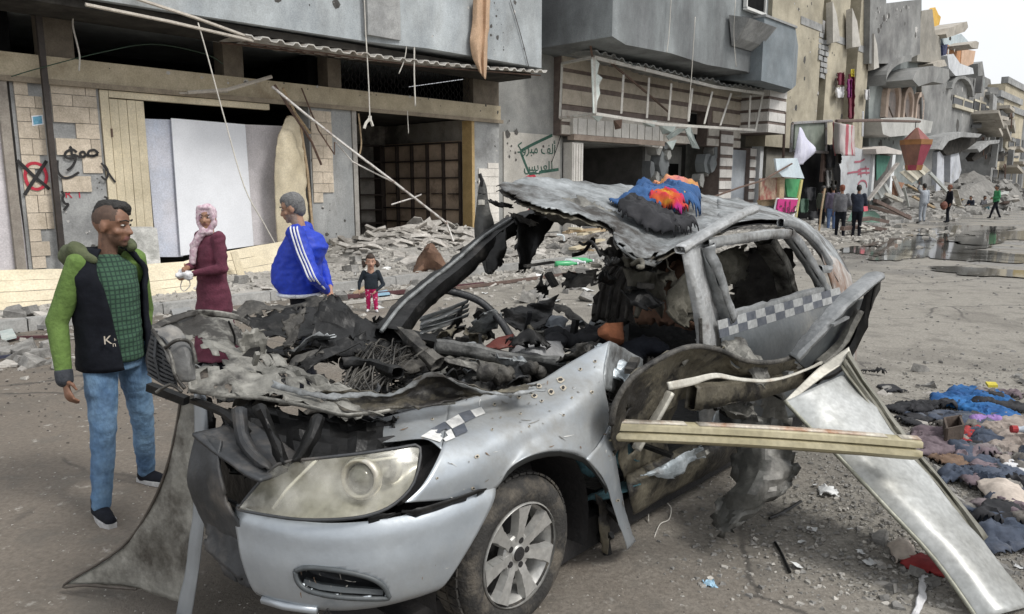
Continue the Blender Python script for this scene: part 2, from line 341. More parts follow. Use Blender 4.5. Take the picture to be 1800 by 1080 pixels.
def ribbon(mb, pts, w_, n):
    """flat spray-paint stroke of width w_ lying on a wall whose normal is n"""
    pts = [Vector(p) for p in pts]; k = len(pts); n = Vector(n)
    L_ = []
    for i, p in enumerate(pts):
        d = pts[min(i + 1, k - 1)] - pts[max(i - 1, 0)]; x = d.cross(n).normalized() * w_ / 2; L_ += [p - x, p + x]
    mb.add(L_, [(2 * i, 2 * i + 1, 2 * i + 3, 2 * i + 2) for i in range(k - 1)])
def spray(name, strokes, y, w_, mat, parent, off=.004):
    for i, st in enumerate(strokes):
        mb = MB(); ribbon(mb, spline([fq(px, py, y - off - i * .0006) for px, py in st], 5), w_, ND); o = mb.build(name, mat, parent)
    return o
def text_on(name, body, p, xdir, zdir, height, mat, parent, ext=.002, shear=0):
    c = bpy.data.curves.new(name, 'FONT'); c.body = body; c.align_x = 'CENTER'; c.align_y = 'CENTER'; c.extrude = ext; c.shear = shear; c.resolution_u = 3
    o = bpy.data.objects.new(name, c); COL.objects.link(o)
    me = bpy.data.meshes.new_from_object(o.evaluated_get(bpy.context.evaluated_depsgraph_get()))
    bpy.data.objects.remove(o); X = Vector(xdir).normalized(); Z = Vector(zdir).normalized()
    vs = [Vector(p) + (X * v.co.x + Z * v.co.y) * height + X.cross(Z) * v.co.z for v in me.vertices]
    return obj(name, vs, [tuple(f.vertices) for f in me.polygons], mat, parent)
# ============================================================ first building: shops under a concrete overhang
B1 = thing('shop_building', 'near concrete building with bare shop fronts under a pale grey overhang', 'building', W(1, 0, 0))
def part(name, mat, parent, *boxes, T=W, j=0, **kw):
    m = MB(T)
    for q in boxes: m.box(*q, j)
    return m.build(name, mat, parent, **kw)
# overhanging upper storey: front wall with a slight kink, soffit
m = MB(W)
zb = lambda s: 4.62 + .012 * max(0, s + 2) if s < 5 else 4.74
ss = [-10, -4, 0, 2, 4.0, 4.9, 5.6, 9.5]
for a, c in zip(ss, ss[1:]):
    ya = -1.5 - (.12 if a >= 4.9 else 0); yc = -1.5 - (.12 if c >= 4.9 and a >= 4.0 else 0)
    m.hexa([W(a, ya, zb(a)), W(c, yc, zb(c)), W(c, 7, zb(c)), W(a, 7, zb(a)), W(a, ya, 11), W(c, yc, 11), W(c, 7, 11), W(a, 7, 11)])
m.build('upper_wall', PLAS, B1)
part('wall_band', CONC, B1, (4.0, 4.85, -1.66, -1.5, 4.8, 11))
part('soffit_edge', SOOT_SHADE, B1, (-10, 9.4, -1.35, -.2, 4.5, 4.63))  # near-black strip paints the shade under the overhang
part('lintel', BEIGE, B1, (-10, 4.1, -.03, .45, 3.5, 3.9), (4.105, 9.62, -.03, .45, 3.5, 3.9))
part('lintel_trim', M('grimy_trim', (.24, .2, .15), (.32, .27, .2), 5, .85), B1, (-10, 9.66, -.1, -.032, 3.43, 3.52))
for s0, s1 in ((-1.52, -1.02), (1.68, 2.1), (4.1, 4.45), (8.62, 9.6)): part('upper_post', M('brown_post', (.13, .11, .085), (.19, .16, .125), 5, .9), B1, (s0, s1, .02, .42, 3.902, 4.62))
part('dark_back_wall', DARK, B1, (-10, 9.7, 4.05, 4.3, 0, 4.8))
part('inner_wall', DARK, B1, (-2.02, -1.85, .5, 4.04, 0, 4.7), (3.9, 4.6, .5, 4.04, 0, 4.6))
part('shop_ceiling', SOOT_SHADE, B1, (-10, 9.5, .46, 4.04, 3.52, 3.6))
part('shop_floor', PAVE, B1, (-10, 9.5, .601, 4.04, .0, .15))
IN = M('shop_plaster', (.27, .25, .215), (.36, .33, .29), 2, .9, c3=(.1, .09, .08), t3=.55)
part('side_wall', IN, B1, (8.66, 9.5, .46, 4.04, .15, 3.5))
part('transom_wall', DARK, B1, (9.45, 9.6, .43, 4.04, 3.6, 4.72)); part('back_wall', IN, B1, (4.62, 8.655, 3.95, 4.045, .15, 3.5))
pa = part('pillar', CONC, B1, (-2.05, -.7, 0, .5, 0, 3.5))
pb = part('pillar', M('pillar_grey', (.3, .31, .31), (.38, .385, .38), 3, .9, c3=(.22, .22, .21), stretch=(1, 1, .4)), B1, (3.55, 4.66, 0, .5, 0, 3.5))
pc = part('pillar', CONC, B1, (8.62, 9.58, 0, .5, 0, 3.5))
def blocks(parent, s0, s1, z0, z1, cols, rh=.26, keep=lambda s, z: True, y=0., seed=1, mat=None):
    rnd = random.Random(seed); z = z0; r = 0
    while z < z1 - .1:
        h = min(rh * rnd.uniform(.75, 1.2), z1 - z); e = [s0] + sorted(s0 + (s1 - s0) * (i / cols + rnd.uniform(-.1, .1) / cols + (.5 / cols if r % 2 else 0)) for i in range(1, cols)) + [s1]
        e = [min(x, s1) for x in e]
        for a, c in zip(e, e[1:]):
            if c - a < .05 or not keep((a + c) / 2, z + h / 2): continue
            d = y - rnd.uniform(.022, .034); k = MB(W)
            f0 = rnd.uniform(0, .02)
            k.hexa([W(a + .005, d, z + .005), W(c - .005, d - f0 * .3, z + .005), W(c - .005, y + .02, z + .005), W(a + .005, y + .02, z + .005),
                    W(a + .005, d, z + h - .005), W(c - .005, d + f0 * .2, z + h - .005), W(c - .005, y + .02, z + h - .005), W(a + .005, y + .02, z + h - .005)])
            k.build('stone_block', mat or STONE, parent)
        z += h; r += 1
blocks(pa, -2.0, -1.6, .32, 3.5, 2, keep=lambda s, z: not (s > -1.8 and (.4 < z < 1.0 or 1.9 < z < 2.25 or z > 3.2)))
blocks(pa, -1.46, -.74, 1.95, 3.5, 2, keep=lambda s, z: not (s < -1.2 and z < 2.75), seed=2)
blocks(pa, -1.42, -.95, 1.62, 1.95, 1, rh=.33, seed=3)
blocks(pb, 3.58, 4.12, 1.35, 3.45, 2, seed=4, keep=lambda s, z: z > 1.6 or s < 3.85)
blocks(pc, 8.75, 9.55, 1.25, 2.35, 2, seed=5, keep=lambda s, z: not (s < 9.0 and z > 2.2), mat=M('white_stone', (.6, .57, .52), (.68, .65, .6), 7, .85, bump=.3))
blocks(pc, 9.1, 9.55, .2, 1.25, 1, seed=6, mat=_mc['white_stone'])
# graffiti on the first pillar
spray('graffiti_ring', [[(44, 310), (48, 292), (61, 287), (75, 293), (82, 310), (77, 327), (64, 333), (50, 326), (44, 310)]], -.036, .05, RED, pa)
spray('graffiti_cross', [[(30, 282), (45, 296), (62, 312), (78, 325), (87, 333)], [(82, 283), (68, 304), (55, 324), (43, 343)]], -.04, .055, BLACK, pa)
spray('graffiti_word', [[(173, 270), (166, 264), (157, 266), (155, 272), (163, 275), (172, 271), (166, 274), (152, 273), (147, 267), (141, 270), (144, 276), (150, 275), (140, 276), (132, 273), (127, 272), (125, 262), (124, 258)],
     [(135, 268), (127, 263), (116, 268), (115, 276), (124, 279), (132, 274), (132, 284), (126, 294), (118, 300)], [(101, 282), (101, 297), (104, 306), (113, 313), (126, 311), (139, 303)], [(108, 336), (112, 343), (110, 350), (114, 358), (120, 360), (112, 370)], [(122, 258), (124, 259)]], -.04, .042, BLACK, pa)
spray('graffiti_hook', [[(178, 287), (186, 297), (194, 309), (203, 321)], [(184, 290), (190, 302), (186, 316), (178, 310)], [(183, 346), (188, 349), (186, 354), (180, 352)]], -.06, .035, BLACK, pa)
text_on('red_letters', 'R T', fq(130, 342, -.008), SD, (0, 0, 1), .2, RED, pa)
p = [fq(55, 204, -.04), fq(75, 202, -.04), fq(77, 219, -.04), fq(57, 222, -.04)]
k = MB(); k.slab(p, ND * .006); k.mi = 1; c = sum(p, Vector()) / 4; k.slab([c + (q - c) * .78 - ND * .003 for q in p], ND * .006)
k.build('torn_poster', [WHITEB, M('poster_blue', (.1, .33, .5), (.2, .45, .6), 20, .6, bump=0)], pa)
# steel door leaf and frame beside the pillar
dr = thing('metal_door', 'closed beige sheet metal door leaf beside the graffiti pillar', 'door', W(-.3, .1, .14))
part('door_frame', CREAM, dr, (-.69, -.55, -.04, .12, .14, 3.42), (-.54, 2.6, -.04, .1, 3.3, 3.42))
for i in range(4): part('ribbed_panel', CREAM, dr, (-.53 + i * .152, -.53 + i * .152 + .144, -.005 + (i % 2) * .008, .05, .14, 3.28))
part('hinge', RUSTY, dr, (-.56, -.53, -.06, .0, 2.6, 2.75), (-.56, -.53, -.06, 0, .9, 1.05))
# boards closing the shop
def board(pts, y0, y1, label, mat=WHITEB, th=.03, name='white_board', cat='board', grp=None):
    mb = MB(); p = [fq(px, py, y0 + (y1 - y0) * i / 3) for i, (px, py) in enumerate(pts)]; mb.slab(p, ND * th)
    o = mb.build(name, mat); return tag(o, label, cat, grp)
board([(254, 209), (310, 211), (322, 452), (276, 452)], .16, .16, 'narrow bluish white board left of the widest white board', M('bluish_board', (.52, .58, .7), (.66, .66, .72), .8, .6, bump=.03))
board([(301, 208), (431, 219), (446, 432), (318, 450)], .08, .08, 'widest bright white board standing behind the woman')
board([(430, 219), (500, 222), (500, 425), (445, 432)], .13, .13, 'greyish white board between the widest board and bent door', PINKB)
board([(-60, 198), (10, 198), (52, 474), (-40, 478)], .05, .05, 'pinkish white board in shop front left of graffiti pillar', PINKB)
part('board_post', M('grimy_post', (.25, .22, .19), (.33, .3, .26), 5, .9), B1, (-2.24, -2.1, -.06, .1, .14, 3.43))
# a bent beige door leaf standing in the opening
rows = [[fq(x, y, d) for x, y, d in r] for r in ([(503, 207, -.25), (512, 204, -.25), (522, 210, -.2), (530, 225, -.1)], [(488, 245, -.35), (505, 240, -.4), (522, 245, -.3), (533, 255, -.1)],
      [(483, 290, -.3), (503, 290, -.45), (524, 290, -.3), (538, 300, -.1)], [(484, 360, -.3), (505, 360, -.4), (527, 362, -.3), (540, 370, -.1)], [(488, 432, -.3), (508, 432, -.4), (530, 434, -.3), (543, 436, -.1)])]
d2 = thing('bent_door', 'bent pale yellow metal door leaf left of the grey shop pillar', 'door', fq(510, 432, -.3))
patch('bent_panel', rows, CREAM, d2, k=6, amp=.06, sc=2.5, seed=4, thick=.02, edge=.01)
k = MB(); k.tube([fq(505, 206, -.2), fq(527, 215, -.15), fq(540, 300, -.12), fq(552, 432, -.1)], .035, 4); k.tube([fq(497, 155, -.3), fq(520, 200, -.2), fq(545, 235, -.15)], .03, 4); k.build('door_rail', WOOD, d2)
# canopy fragments over that opening
k = MB(); k.tube([fq(330, 163, -.3), fq(400, 158, -.35), fq(478, 135, -.6)], .035, 5); k.tube([fq(315, 164, -.25), fq(400, 162, -.25)], .02, 4)
tag(k.build('bent_canopy_rail', M('dusty_metal', (.42, .38, .33), (.52, .48, .42), 8, .7)), 'bent pale rail sticking out above the white boards', 'rail')
# long fallen rail slanting over the open shop
k = MB(); k.tube([fq(478, 152, -.9), fq(530, 195, -1.1), fq(600, 250, -1.3), fq(690, 318, -1.6), fq(785, 392, -1.9), fq(797, 425, -2.0)], .028, 5); k.tube([fq(590, 250, -1.2), fq(620, 285, -1.3), fq(690, 320, -1.55)], .016, 5)
k.tube([fq(688, 360, -1.5), fq(727, 348, -1.7), fq(741, 342, -1.8)], .018, 5)
tag(k.build('fallen_rail', M('bright_rail', (.55, .53, .5), (.68, .66, .63), 10, .45, metal=.3, c3=(.2, .12, .09), t3=.56)), 'long fallen metal rail slanting across the open shop with shelves', 'rail')
k = MB(); k.tube([fq(483, 150, -.7), fq(515, 200, -.6), fq(548, 250, -.5), fq(565, 290, -.5)], .03, 4); k.tube([fq(530, 155, -.1), fq(560, 230, -.3), fq(588, 272, -.6), fq(588, 250, -.6)], .02, 4)
tag(k.build('bent_bracket', RUSTY), 'rusty bent bracket hanging beside the bent yellow door', 'bracket')
# dark leaning post in front of the pillar
k = MB(); k.bar(fq(67, 25, -.25), fq(110, 455, -.15), .09, .09, ND); tag(k.build('steel_post', M('dark_post', (.03, .025, .022), (.05, .04, .035), 9, .7)), 'thin dark steel post standing before the graffiti pillar', 'post')
# corrugated awning
AW = thing('corrugated_awning', 'torn corrugated metal awning hanging under the concrete overhang', 'awning', W(5, -1, 4.4))
mb = MB(); n = 150; vs = []
for i in range(n + 1):
    s = 1.3 + (9.7 - 1.3) * i / n; ph = (s * 3.1) % 1; up = .055 if ph < .42 else 0; sag = -.1 * sin((s - 1.3) / 8.4 * pi) + .04 * (s - 1.3) / 8.4 * 7
    for q in range(4): vs.append(W(s, -1.65 + q * .54, 4.36 + sag + up + q * .055 + .012 * mnoise.noise(Vector((s * 2, q, 0)))))
o = obj('corrugated_sheet', vs, [(i * 4 + q, i * 4 + q + 1, i * 4 + q + 5, i * 4 + q + 4) for i in range(n) for q in range(3)], ZINC, AW); md = o.modifiers.new('s', 'SOLIDIFY'); md.thickness = .022
k = MB(W); k.tube([W(1.35, -1.5, 4.31), W(5.5, -1.5, 4.36), W(9.6, -1.5, 4.58)], .02, 5); k.tube([W(1.35, -.6, 4.42), W(9.6, -.6, 4.62)], .02, 5); k.build('awning_rail', RUSTY, AW)
for a, c in (((235, -4), (450, 70)), ((150, 8), (445, 72))):
    k = MB(); k.tube([fq(a[0], a[1], -1.6), fq((a[0] + c[0]) / 2, (a[1] + c[1]) / 2 - 2, -1.62), fq(c[0], c[1], -1.6)], .03, 5); k.build('awning_rail', _mc['dusty_metal'], AW)
# iron lattice over the open shop
LT = thing('iron_lattice', 'black iron lattice grille above the open shop with shelves', 'grille', W(6.5, .1, 3.9))
k = MB()
for i in range(40):
    s = 4.5 + i * .103; k.tube([W(s + (.03 if (j + i) % 2 else -.03), .1, 3.92 + j * .1) for j in range(8)], .009, 4)
tag(k.build('lattice_bars', BLACK, LT), kind='stuff')
part('lattice_frame', BLACK, LT, (4.45, 8.6, .08, .12, 3.905, 3.93), (4.45, 8.6, .08, .12, 4.58, 4.61))
# shelves inside the open shop
SH = thing('wall_shelves', 'dark shelving with brown backboards on the open shop side wall', 'shelves', W(8.6, 2, .15))
BK = M('brown_backboard', (.5, .38, .275), (.62, .48, .36), 3, .8, c3=(.18, .13, .1)); DW = M('dark_shelf', (.035, .025, .02), (.055, .04, .032), 8, .7)
for i in range(5): part('backboard', BK, SH, (8.62, 8.65, .5 + i * .69, 1.18 + i * .69, .2, 2.95))
for z in (2.9, 2.42, 1.94, 1.06, .66): part('shelf', DW, SH, (8.5, 8.62, .5, 3.94, z - .02, z + .02))
for i in range(6): part('upright', DW, SH, (8.5, 8.61, .48 + i * .69, .52 + i * .69, .2, 2.9))
for i in range(5): part('short_shelf', DW, SH, (8.5, 8.615, .62 + i * .69, .98 + i * .69, 1.48, 1.51))
part('red_plinth', M('red_plinth', (.16, .035, .025), (.22, .05, .035), 5, .7), SH, (8.48, 8.62, .5, 3.94, .15, .32))
SB = thing('rear_shelves', 'shadowed dark shelving across the open shop back wall', 'shelves', W(6.5, 3.9, .15))
for i in range(5): part('upright', DW, SB, (5 + i * .8, 5.04 + i * .8, 3.6, 3.94, .15, 2.9))
for z in (2.9, 2.42, 1.94, 1.45, 1.0, .6): part('shelf', DW, SB, (4.9, 8.28, 3.6, 3.93, z - .02, z + .02))
part('door_jamb', M('ochre_jamb', (.4, .28, .12), (.48, .34, .16), 6, .7), B1, (8.5, 8.6, -.03, .35, .14, 3.45))
part('door_jamb', PAVE, B1, (4.68, 4.8, -.02, .3, .14, 3.45))
# cables and a hung cloth
def wire(pts, r, label, mat=WIRE, y=-1.6, name='hanging_wire', cat='wire'):
    k = MB(); k.tube(spline([fq(px, py, y) for px, py in pts], 5), r, 5); return tag(k.build(name, mat, smooth=True), label, cat)
wire([(130, 20), (128, 45), (135, 75), (140, 100), (139, 125)], .014, 'white wire dangling in the dark opening over the graffiti pillar', y=-.4)
wire([(348, 40), (365, 100), (395, 210), (430, 330), (465, 395), (490, 440)], .012, 'long pale wire slanting across the white boards')
wire([(640, -10), (643, 60), (648, 150), (650, 210)], .014, 'straight pale wire hanging left over the open shop')
wire([(702, -10), (714, 60), (712, 100), (701, 130)], .012, 'short curved wire between two longer hanging wires')
wire([(715, -10), (727, 60), (728, 130), (730, 187)], .018, 'thick white cable hanging from the overhang above the open shop')
wire([(716, 195), (718, 235)], .012, 'short pale wire hung below the beige lintel', y=-.5)
wire([(630, 200), (635, 250), (632, 272)], .02, 'wooden slat hanging in the open shop doorway', WOOD, y=-.3, name='hanging_lath', cat='lath')
wire([(897, 0), (915, 60), (930, 120)], .012, 'dark cable down the right end of the overhang', M('grey_cable', (.12, .12, .12), (.16, .16, .16), 9, .7), y=-1.66)
wire([(20, 135), (70, 120), (180, 92), (270, 78), (360, 95), (392, 113)], .009, 'thin green wire strung across the dark opening', M('green_wire', (.03, .06, .04), (.04, .08, .05), 9, .7), y=-.3)
k = MB(); k.tube([fq(650, 208, -1.6), fq(643, 217, -1.6), (fq(640, 226, -1.6))], .03, 5); k.tube([fq(650, 208, -1.6), fq(655, 222, -1.6)], .03, 5); k.tube([fq(650, 204, -1.6), fq(650, 214, -1.6)], .04, 5)
tag(k.build('knotted_rag', WIRE), 'knotted white rag at the end of a hanging wire', 'rag')
CL = M('tan_cloth', (.5, .34, .22), (.58, .4, .27), 9, .9, bump=.3)
rows = [[fq(x, y, -1.72 - d) for x, y, d in r] for r in ([(832, -10, 0), (840, -10, .1), (848, -10, .02), (856, -10, .12), (862, -10, 0)], [(830, 40, 0), (840, 40, .12), (848, 42, .02), (855, 42, .1), (860, 42, 0)],
      [(826, 70, 0), (838, 72, .12), (846, 74, .03), (853, 76, .1), (857, 74, 0)], [(830, 100, 0), (840, 102, .1), (846, 104, .02), (851, 106, .1), (856, 110, 0)], [(842, 125, 0), (845, 130, .06), (848, 134, 0), (851, 138, .05), (854, 140, 0)])]
tag(patch('hanging_cloth', rows, CL, None, k=5, amp=.015, sc=4, seed=2, thick=.008), 'tan cloth hanging down over the edge of the concrete overhang', 'cloth')
# things left along the front: leaning slab, fallen panels
k = MB(); k.slab([fq(205, 408, -1.2), fq(222, 400, -1.2), fq(270, 400, -1.2), fq(276, 402, -1.2), fq(283, 470, -1.7), fq(205, 474, -1.7)], ND * .08 + Vector((0, 0, .01)))
tag(k.build('leaning_chunk', M('scuffed_concrete', (.4, .4, .38), (.55, .54, .51), 6, .9, c3=(.27, .27, .25), t3=.55)), 'scuffed grey slab leaning at the foot of the metal door', 'slab')
def fallen(name, label, top, bot, y0, y1, n, th=.03, mat=CREAM):
    t = thing(name, label, 'panel', fq(*bot[0], y0))
    for i in range(n):                       # ribs along the sheet, each a pressed strip
        a, c = i / n, (i + .97) / n; rw = []
        for q in (a, c):
            rw.append([fq(tx + (bx - tx) * q, ty + (by - ty) * q, y0 + (y1 - y0) * q - (.006 if i % 2 else 0)) for (tx, ty), (bx, by) in zip(top, bot)])
        patch('pressed_strip', rw, mat, t, k=(5, 2), amp=.01, sc=1.6, seed=i, thick=.012, edge=.004, smooth=False)
    return t
fallen('fallen_sheet', 'long cream metal panel lying on edge behind the man in the vest', [(-80, 476), (60, 474), (190, 470), (345, 458)], [(-80, 560), (60, 549), (190, 536), (345, 516)], -3.2, -3.5, 4)
pz = fallen('fallen_sheet', 'cream panelled door lying on its side behind woman and man in blue', [(272, 476), (350, 452), (420, 438), (500, 424)], [(272, 520), (350, 505), (420, 493), (500, 478)], -1.6, -1.9, 3)
k = MB(); k.slab([fq(406, 444, -2.02), fq(417, 441, -2.02), (fq(432, 487, -2.06)), fq(420, 491, -2.06)], ND * .03); k.build('door_batten', CREAM, pz)
k = MB(); k.bar(fq(-50, 574, -3.6), fq(350, 527, -3.6), .12, .03); k.bar(fq(180, 540, -3.4), fq(340, 520, -3.5), .1, .04); tag(k.build('lumber_strip', M('brown_lumber', (.22, .15, .1), (.34, .26, .18), 6, .85, c3=(.1, .07, .05))), 'brown wooden strips lying under the long cream panel', 'plank')
k = MB(); k.lathe(fq(468, 492, -2.6), (0, 0, 1), [(0, .1), (.28, .1), (.28, .0), (0, 0)], 20); tag(k.build('round_base', M('brown_disc', (.28, .21, .16), (.36, .28, .22), 6, .85)), 'round brown disc lying on the pavement beside blue jacket man', 'disc')
# ============================================================ second building: striped shop under a dark grey overhang
random.seed(5)
B2 = thing('corner_building', 'dark grey concrete building with striped stone shop front and wide broken sign frame', 'building', W(17, 0, 0))
def span(parent, name, mat, pts, y, ztop, dep=6., zin=None):
    """wall whose lower edge follows pixels on the plane y and which runs back and up"""
    m = MB(); q = [fq(px, py, yy) for px, py, yy in [(p + (y,))[:3] for p in pts]]
    for a, c in zip(q, q[1:]):
        up = lambda p, z: Vector((p.x, p.y, z))
        ya = (a - FO).dot(ND); yc = (c - FO).dot(ND); ba = a + ND * (dep - ya); bc = c + ND * (dep - yc)
        zi = zin if zin else None
        if zi: ba.z = bc.z = zi
        m.hexa([a, c, bc, ba, up(a, ztop), up(c, ztop), up(bc, ztop), up(ba, ztop)])
    return m.build(name, mat, parent)
part('side_wall', M('pale_wall', (.3, .3, .285), (.4, .395, .375), 1.2, .9, c3=(.22, .225, .22), t3=.52, w3=.14), B2, (9.6, 12.75, .3, .8, 0, 6.2))
part('wall_plinth', M('stained_plaster', (.42, .4, .36), (.5, .48, .44), 1.5, .9, c3=(.33, .32, .3), t3=.58), B2, (10.05, 12.6, .262, .3, .3, 3.25))
span(B2, 'upper_wall', PLAS2, [(946, 86, -.15), (1076, 64, -2.3), (1100, 79, -2.3), (1180, 94, -2.25), (1242, 114, -2.1), (1312, 126, -2.15), (1343, 141, -2.2)], -2.2, 14, dep=1., zin=5.55)
part('roof_core', PLAS2, B2, (11.2, 24, .9, 5, 5.6, 13))
bal = span(B2, 'balcony', M('bluegrey_parapet', (.17, .2, .22), (.22, .25, .27), 1.5, .85, c3=(.13, .15, .16)), [(1338, 142, -2.6), (1392, 157, -2.6), (1399, 150, -1.2)], -2.6, 7.55, dep=-.6, zin=5.6)
k = MB(W); s0 = sz(1338, 142, -2.6)[0]; s1 = sz(1392, 157, -2.6)[0]; k.box(s0 - .03, s1 + .03, -2.66, -.6, 7.551, 7.63); k.build('balcony_cap', CONC, bal)
part('upper_core', PLAS2, B2, (sz(1343, 141, -2.2)[0] - .1, s1 - .2, -.9, 4, 5.7, 14))
wf = part('window', M('alu_frame', (.6, .6, .58), (.68, .68, .66), 9, .5), B2, *[(s0 + .15 + i * .75, s0 + .22 + i * .75, -1.0, -.905, 7.6, 12) for i in range(4)])
part('pane', M('dusty_glass', (.1, .11, .11), (.16, .17, .16), 3, .25, bump=0), wf, (s0 + .2, s0 + 2.4, -.96, -.94, 7.6, 12))
a0 = sz(1311, 14, -2.3); a1 = sz(1346, 14, -2.3)
wn = part('window', _mc['alu_frame'], B2, (a0[0], a1[0], -2.36, -2.2, a0[1] - .05, a0[1] + .04), (a0[0], a0[0] + .07, -2.33, -2.2, a0[1], a0[1] + 1.4), (a1[0] - .07, a1[0], -2.33, -2.2, a0[1], a0[1] + 1.4))
part('pane', DARK, wn, (a0[0] + .07, a1[0] - .07, -2.26, -2.22, a0[1] + .04, a0[1] + 1.4))
p = [sz(1296, 24, -2.5), sz(1345, 33, -2.5)]
k = MB(W); k.hexa([W(p[0][0] + .3, -2.5, p[0][1] - .75), W(p[1][0] - .1, -2.5, p[0][1] - .75), W(p[1][0] - .1, -2.2, p[0][1] - .95), W(p[0][0] + .3, -2.2, p[0][1] - .95), W(p[0][0], -2.95, p[0][1] - .2), W(p[1][0], -2.95, p[0][1] - .2), W(p[1][0], -2.2, p[0][1]), W(p[0][0], -2.2, p[0][1])]); k.build('planter_ledge', CONC, B2)
# striped courses behind the sign frame: white courses proud, brown courses recessed
STR_W = M('white_course', (.5, .47, .42), (.6, .56, .5), 4, .85, c3=(.38, .34, .3), t3=.6); STR_B = M('brown_course', (.13, .1, .09), (.19, .15, .13), 4, .85)
STR_X = M('ivory_course', (.42, .37, .3), (.52, .46, .38), 4, .85)
z = 3.3; i = 0
stw = part('striped_wall', STR_B, B2, (12.3, 19.9, .02, .5, 3.25, 5.6), (19.9, 21.4, .02, .5, 4.55, 5.6), (21.4, 24.2, .02, .5, 3.25, 5.6))
rnd = random.Random(3)
for z0, z1 in ((3.28, 3.55), (3.66, 4.0), (4.18, 4.62), (4.78, 5.12), (5.24, 5.58)):
    s = 12.32
    while s < 24.1:
        e = min(s + rnd.uniform(.85, 1.15), 24.18)
        if not (19.7 < s < 21.2 and z0 < 4.5): part('course_block', STR_W if z0 < 4.1 else STR_X, stw, (s + .004, e - .004, -.02 - rnd.uniform(0, .008), .02, z0, z1))
        s = e
cw = part('side_course_wall', STR_B, B2, (24.1, 25.75, -1.2, .5, 3.85, 5.75))
for z0, z1 in ((3.87, 4.2), (4.32, 4.68), (4.8, 5.18), (5.3, 5.72)):
    for q in range(2): part('course_block', M('bright_course', (.62, .6, .57), (.7, .68, .65), 4, .85), cw, (24.1 + q * .83, 24.92 + q * .83, -1.235, -1.2, z0, z1))
    for q in range(2): part('course_block', _mc['bright_course'], cw, (24.065, 24.1, -1.19 + q * .6, -.6 + q * .6, z0, z1))
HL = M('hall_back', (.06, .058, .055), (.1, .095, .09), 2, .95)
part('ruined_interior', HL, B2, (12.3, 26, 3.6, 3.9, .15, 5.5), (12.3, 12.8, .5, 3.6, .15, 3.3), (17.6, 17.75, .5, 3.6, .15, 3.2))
part('gallery_floor', CONC, B2, (12.3, 19.4, .45, 3.6, 3.12, 3.26))
part('pale_inner_wall', M('pale_inner', (.3, .3, .29), (.38, .38, .36), 2, .9, c3=(.2, .2, .19)), B2, (17.8, 22.2, 1.6, 1.8, .15, 3.3))
part('niche_shade', DARK, B2, (21.2, 21.9, 1.55, 1.598, 1.5, 2.6)); part('niche_shade', DARK, B2, (19.9, 21.4, .51, .55, 3.3, 4.5))  # flat near-black sheets paint the dark of the holes
jb = part('shutter_jamb', M('white_shutter', (.6, .58, .54), (.68, .66, .62), 3, .6), B2, (12.8, 13.35, -.06, .3, .15, 3.05))
for i in range(4): part('shutter_rib', _mc['white_shutter'], jb, (12.84 + i * .13, 12.92 + i * .13, -.085, -.06, .2, 3.0))
for i in range(22): part('shutter_slat', _mc['white_shutter'], B2, (12.75 + i * .235, 12.75 + i * .235 + .215, -.12 - (i % 2) * .02, .1, 3.3 - .012 * i * (i > 14), 3.78))
part('lintel', M('brown_lintel', (.3, .24, .2), (.38, .31, .26), 4, .85), B2, (12.75, 18.0, -.16, .1, 3.12, 3.29))
cp = part('striped_column', STR_B, B2, (22.3, 23.35, -.1, .7, .15, 3.9))
for i in range(8):
    for q in range(2): part('course_block', _mc['bright_course'], cp, (22.28 + q * .53, 22.8 + q * .53, -.135, -.1, .2 + i * .46, .52 + i * .46))
cp = part('striped_column', STR_B, B2, (25.0, 25.5, -.1, .7, .15, 3.3))
for i in range(7): part('course_block', _mc['bright_course'], cp, (24.98, 25.52, -.135, -.1, .2 + i * .46, .52 + i * .46))
part('bluegrey_wall', M('pale_blue_wall', (.36, .39, .43), (.44, .47, .5), 1.5, .9, c3=(.26, .27, .29)), B2, (23.36, 25.0, .1, .5, .15, 3.2))
part('pale_post', M('pale_post', (.6, .62, .64), (.68, .7, .7), 5, .7), B2, (25.75, 26.05, -.2, .2, .15, 3.8))
# broken lumps of plaster round the missing bay
for i in range(16):
    s = 17.7 + random.random() * 1.1 if i < 8 else 21.3 + random.random() * 1.0; z = random.uniform(.4, 3.2)
    k = MB(W); r = random.uniform(.15, .42); k.prism([(s + r * cos(a) * random.uniform(.6, 1.1), z + r * 1.5 * sin(a) * random.uniform(.6, 1.1)) for a in [q * pi / 3 for q in range(6)]], random.uniform(-.05, .2), .5); k.build('broken_plaster', _mc['pale_inner'] if i % 3 else PLAS2, B2)
GR = M('green_spray', (.02, .07, .05), (.03, .1, .07), 9, .7, bump=0)
spray('graffiti_frame', [[(915, 266), (935, 255), (958, 244), (971, 238)], [(915, 266), (922, 285), (930, 304)], [(930, 306), (950, 303), (982, 298)]], .262, .09, GR, B2)
pg = fq(949, 272, .25); text_on('green_greeting', '\ufe99\ufeed\ufead\ufe92\ufee3 \ufed2\ufedf\u0623'.replace('\ufe99', '\ufedb'), pg + Vector((0, 0, .16)) - SD * .12, SD, (-.0, 0, 1), .44, GR, B2)
text_on('green_greeting', '\ufeb2\ufef3\ufeae\ufecc\ufee0\ufedf', pg + Vector((0, 0, -.36)) - SD * .05, SD, (0, 0, 1), .44, GR, B2)
spray('red_scrawl', [[(918, 318), (926, 312), (934, 309), (941, 311), (937, 318), (928, 322), (922, 330)], [(922, 362), (934, 352), (940, 362), (928, 372), (944, 374), (955, 362)]], .262, .07, RED, B2)
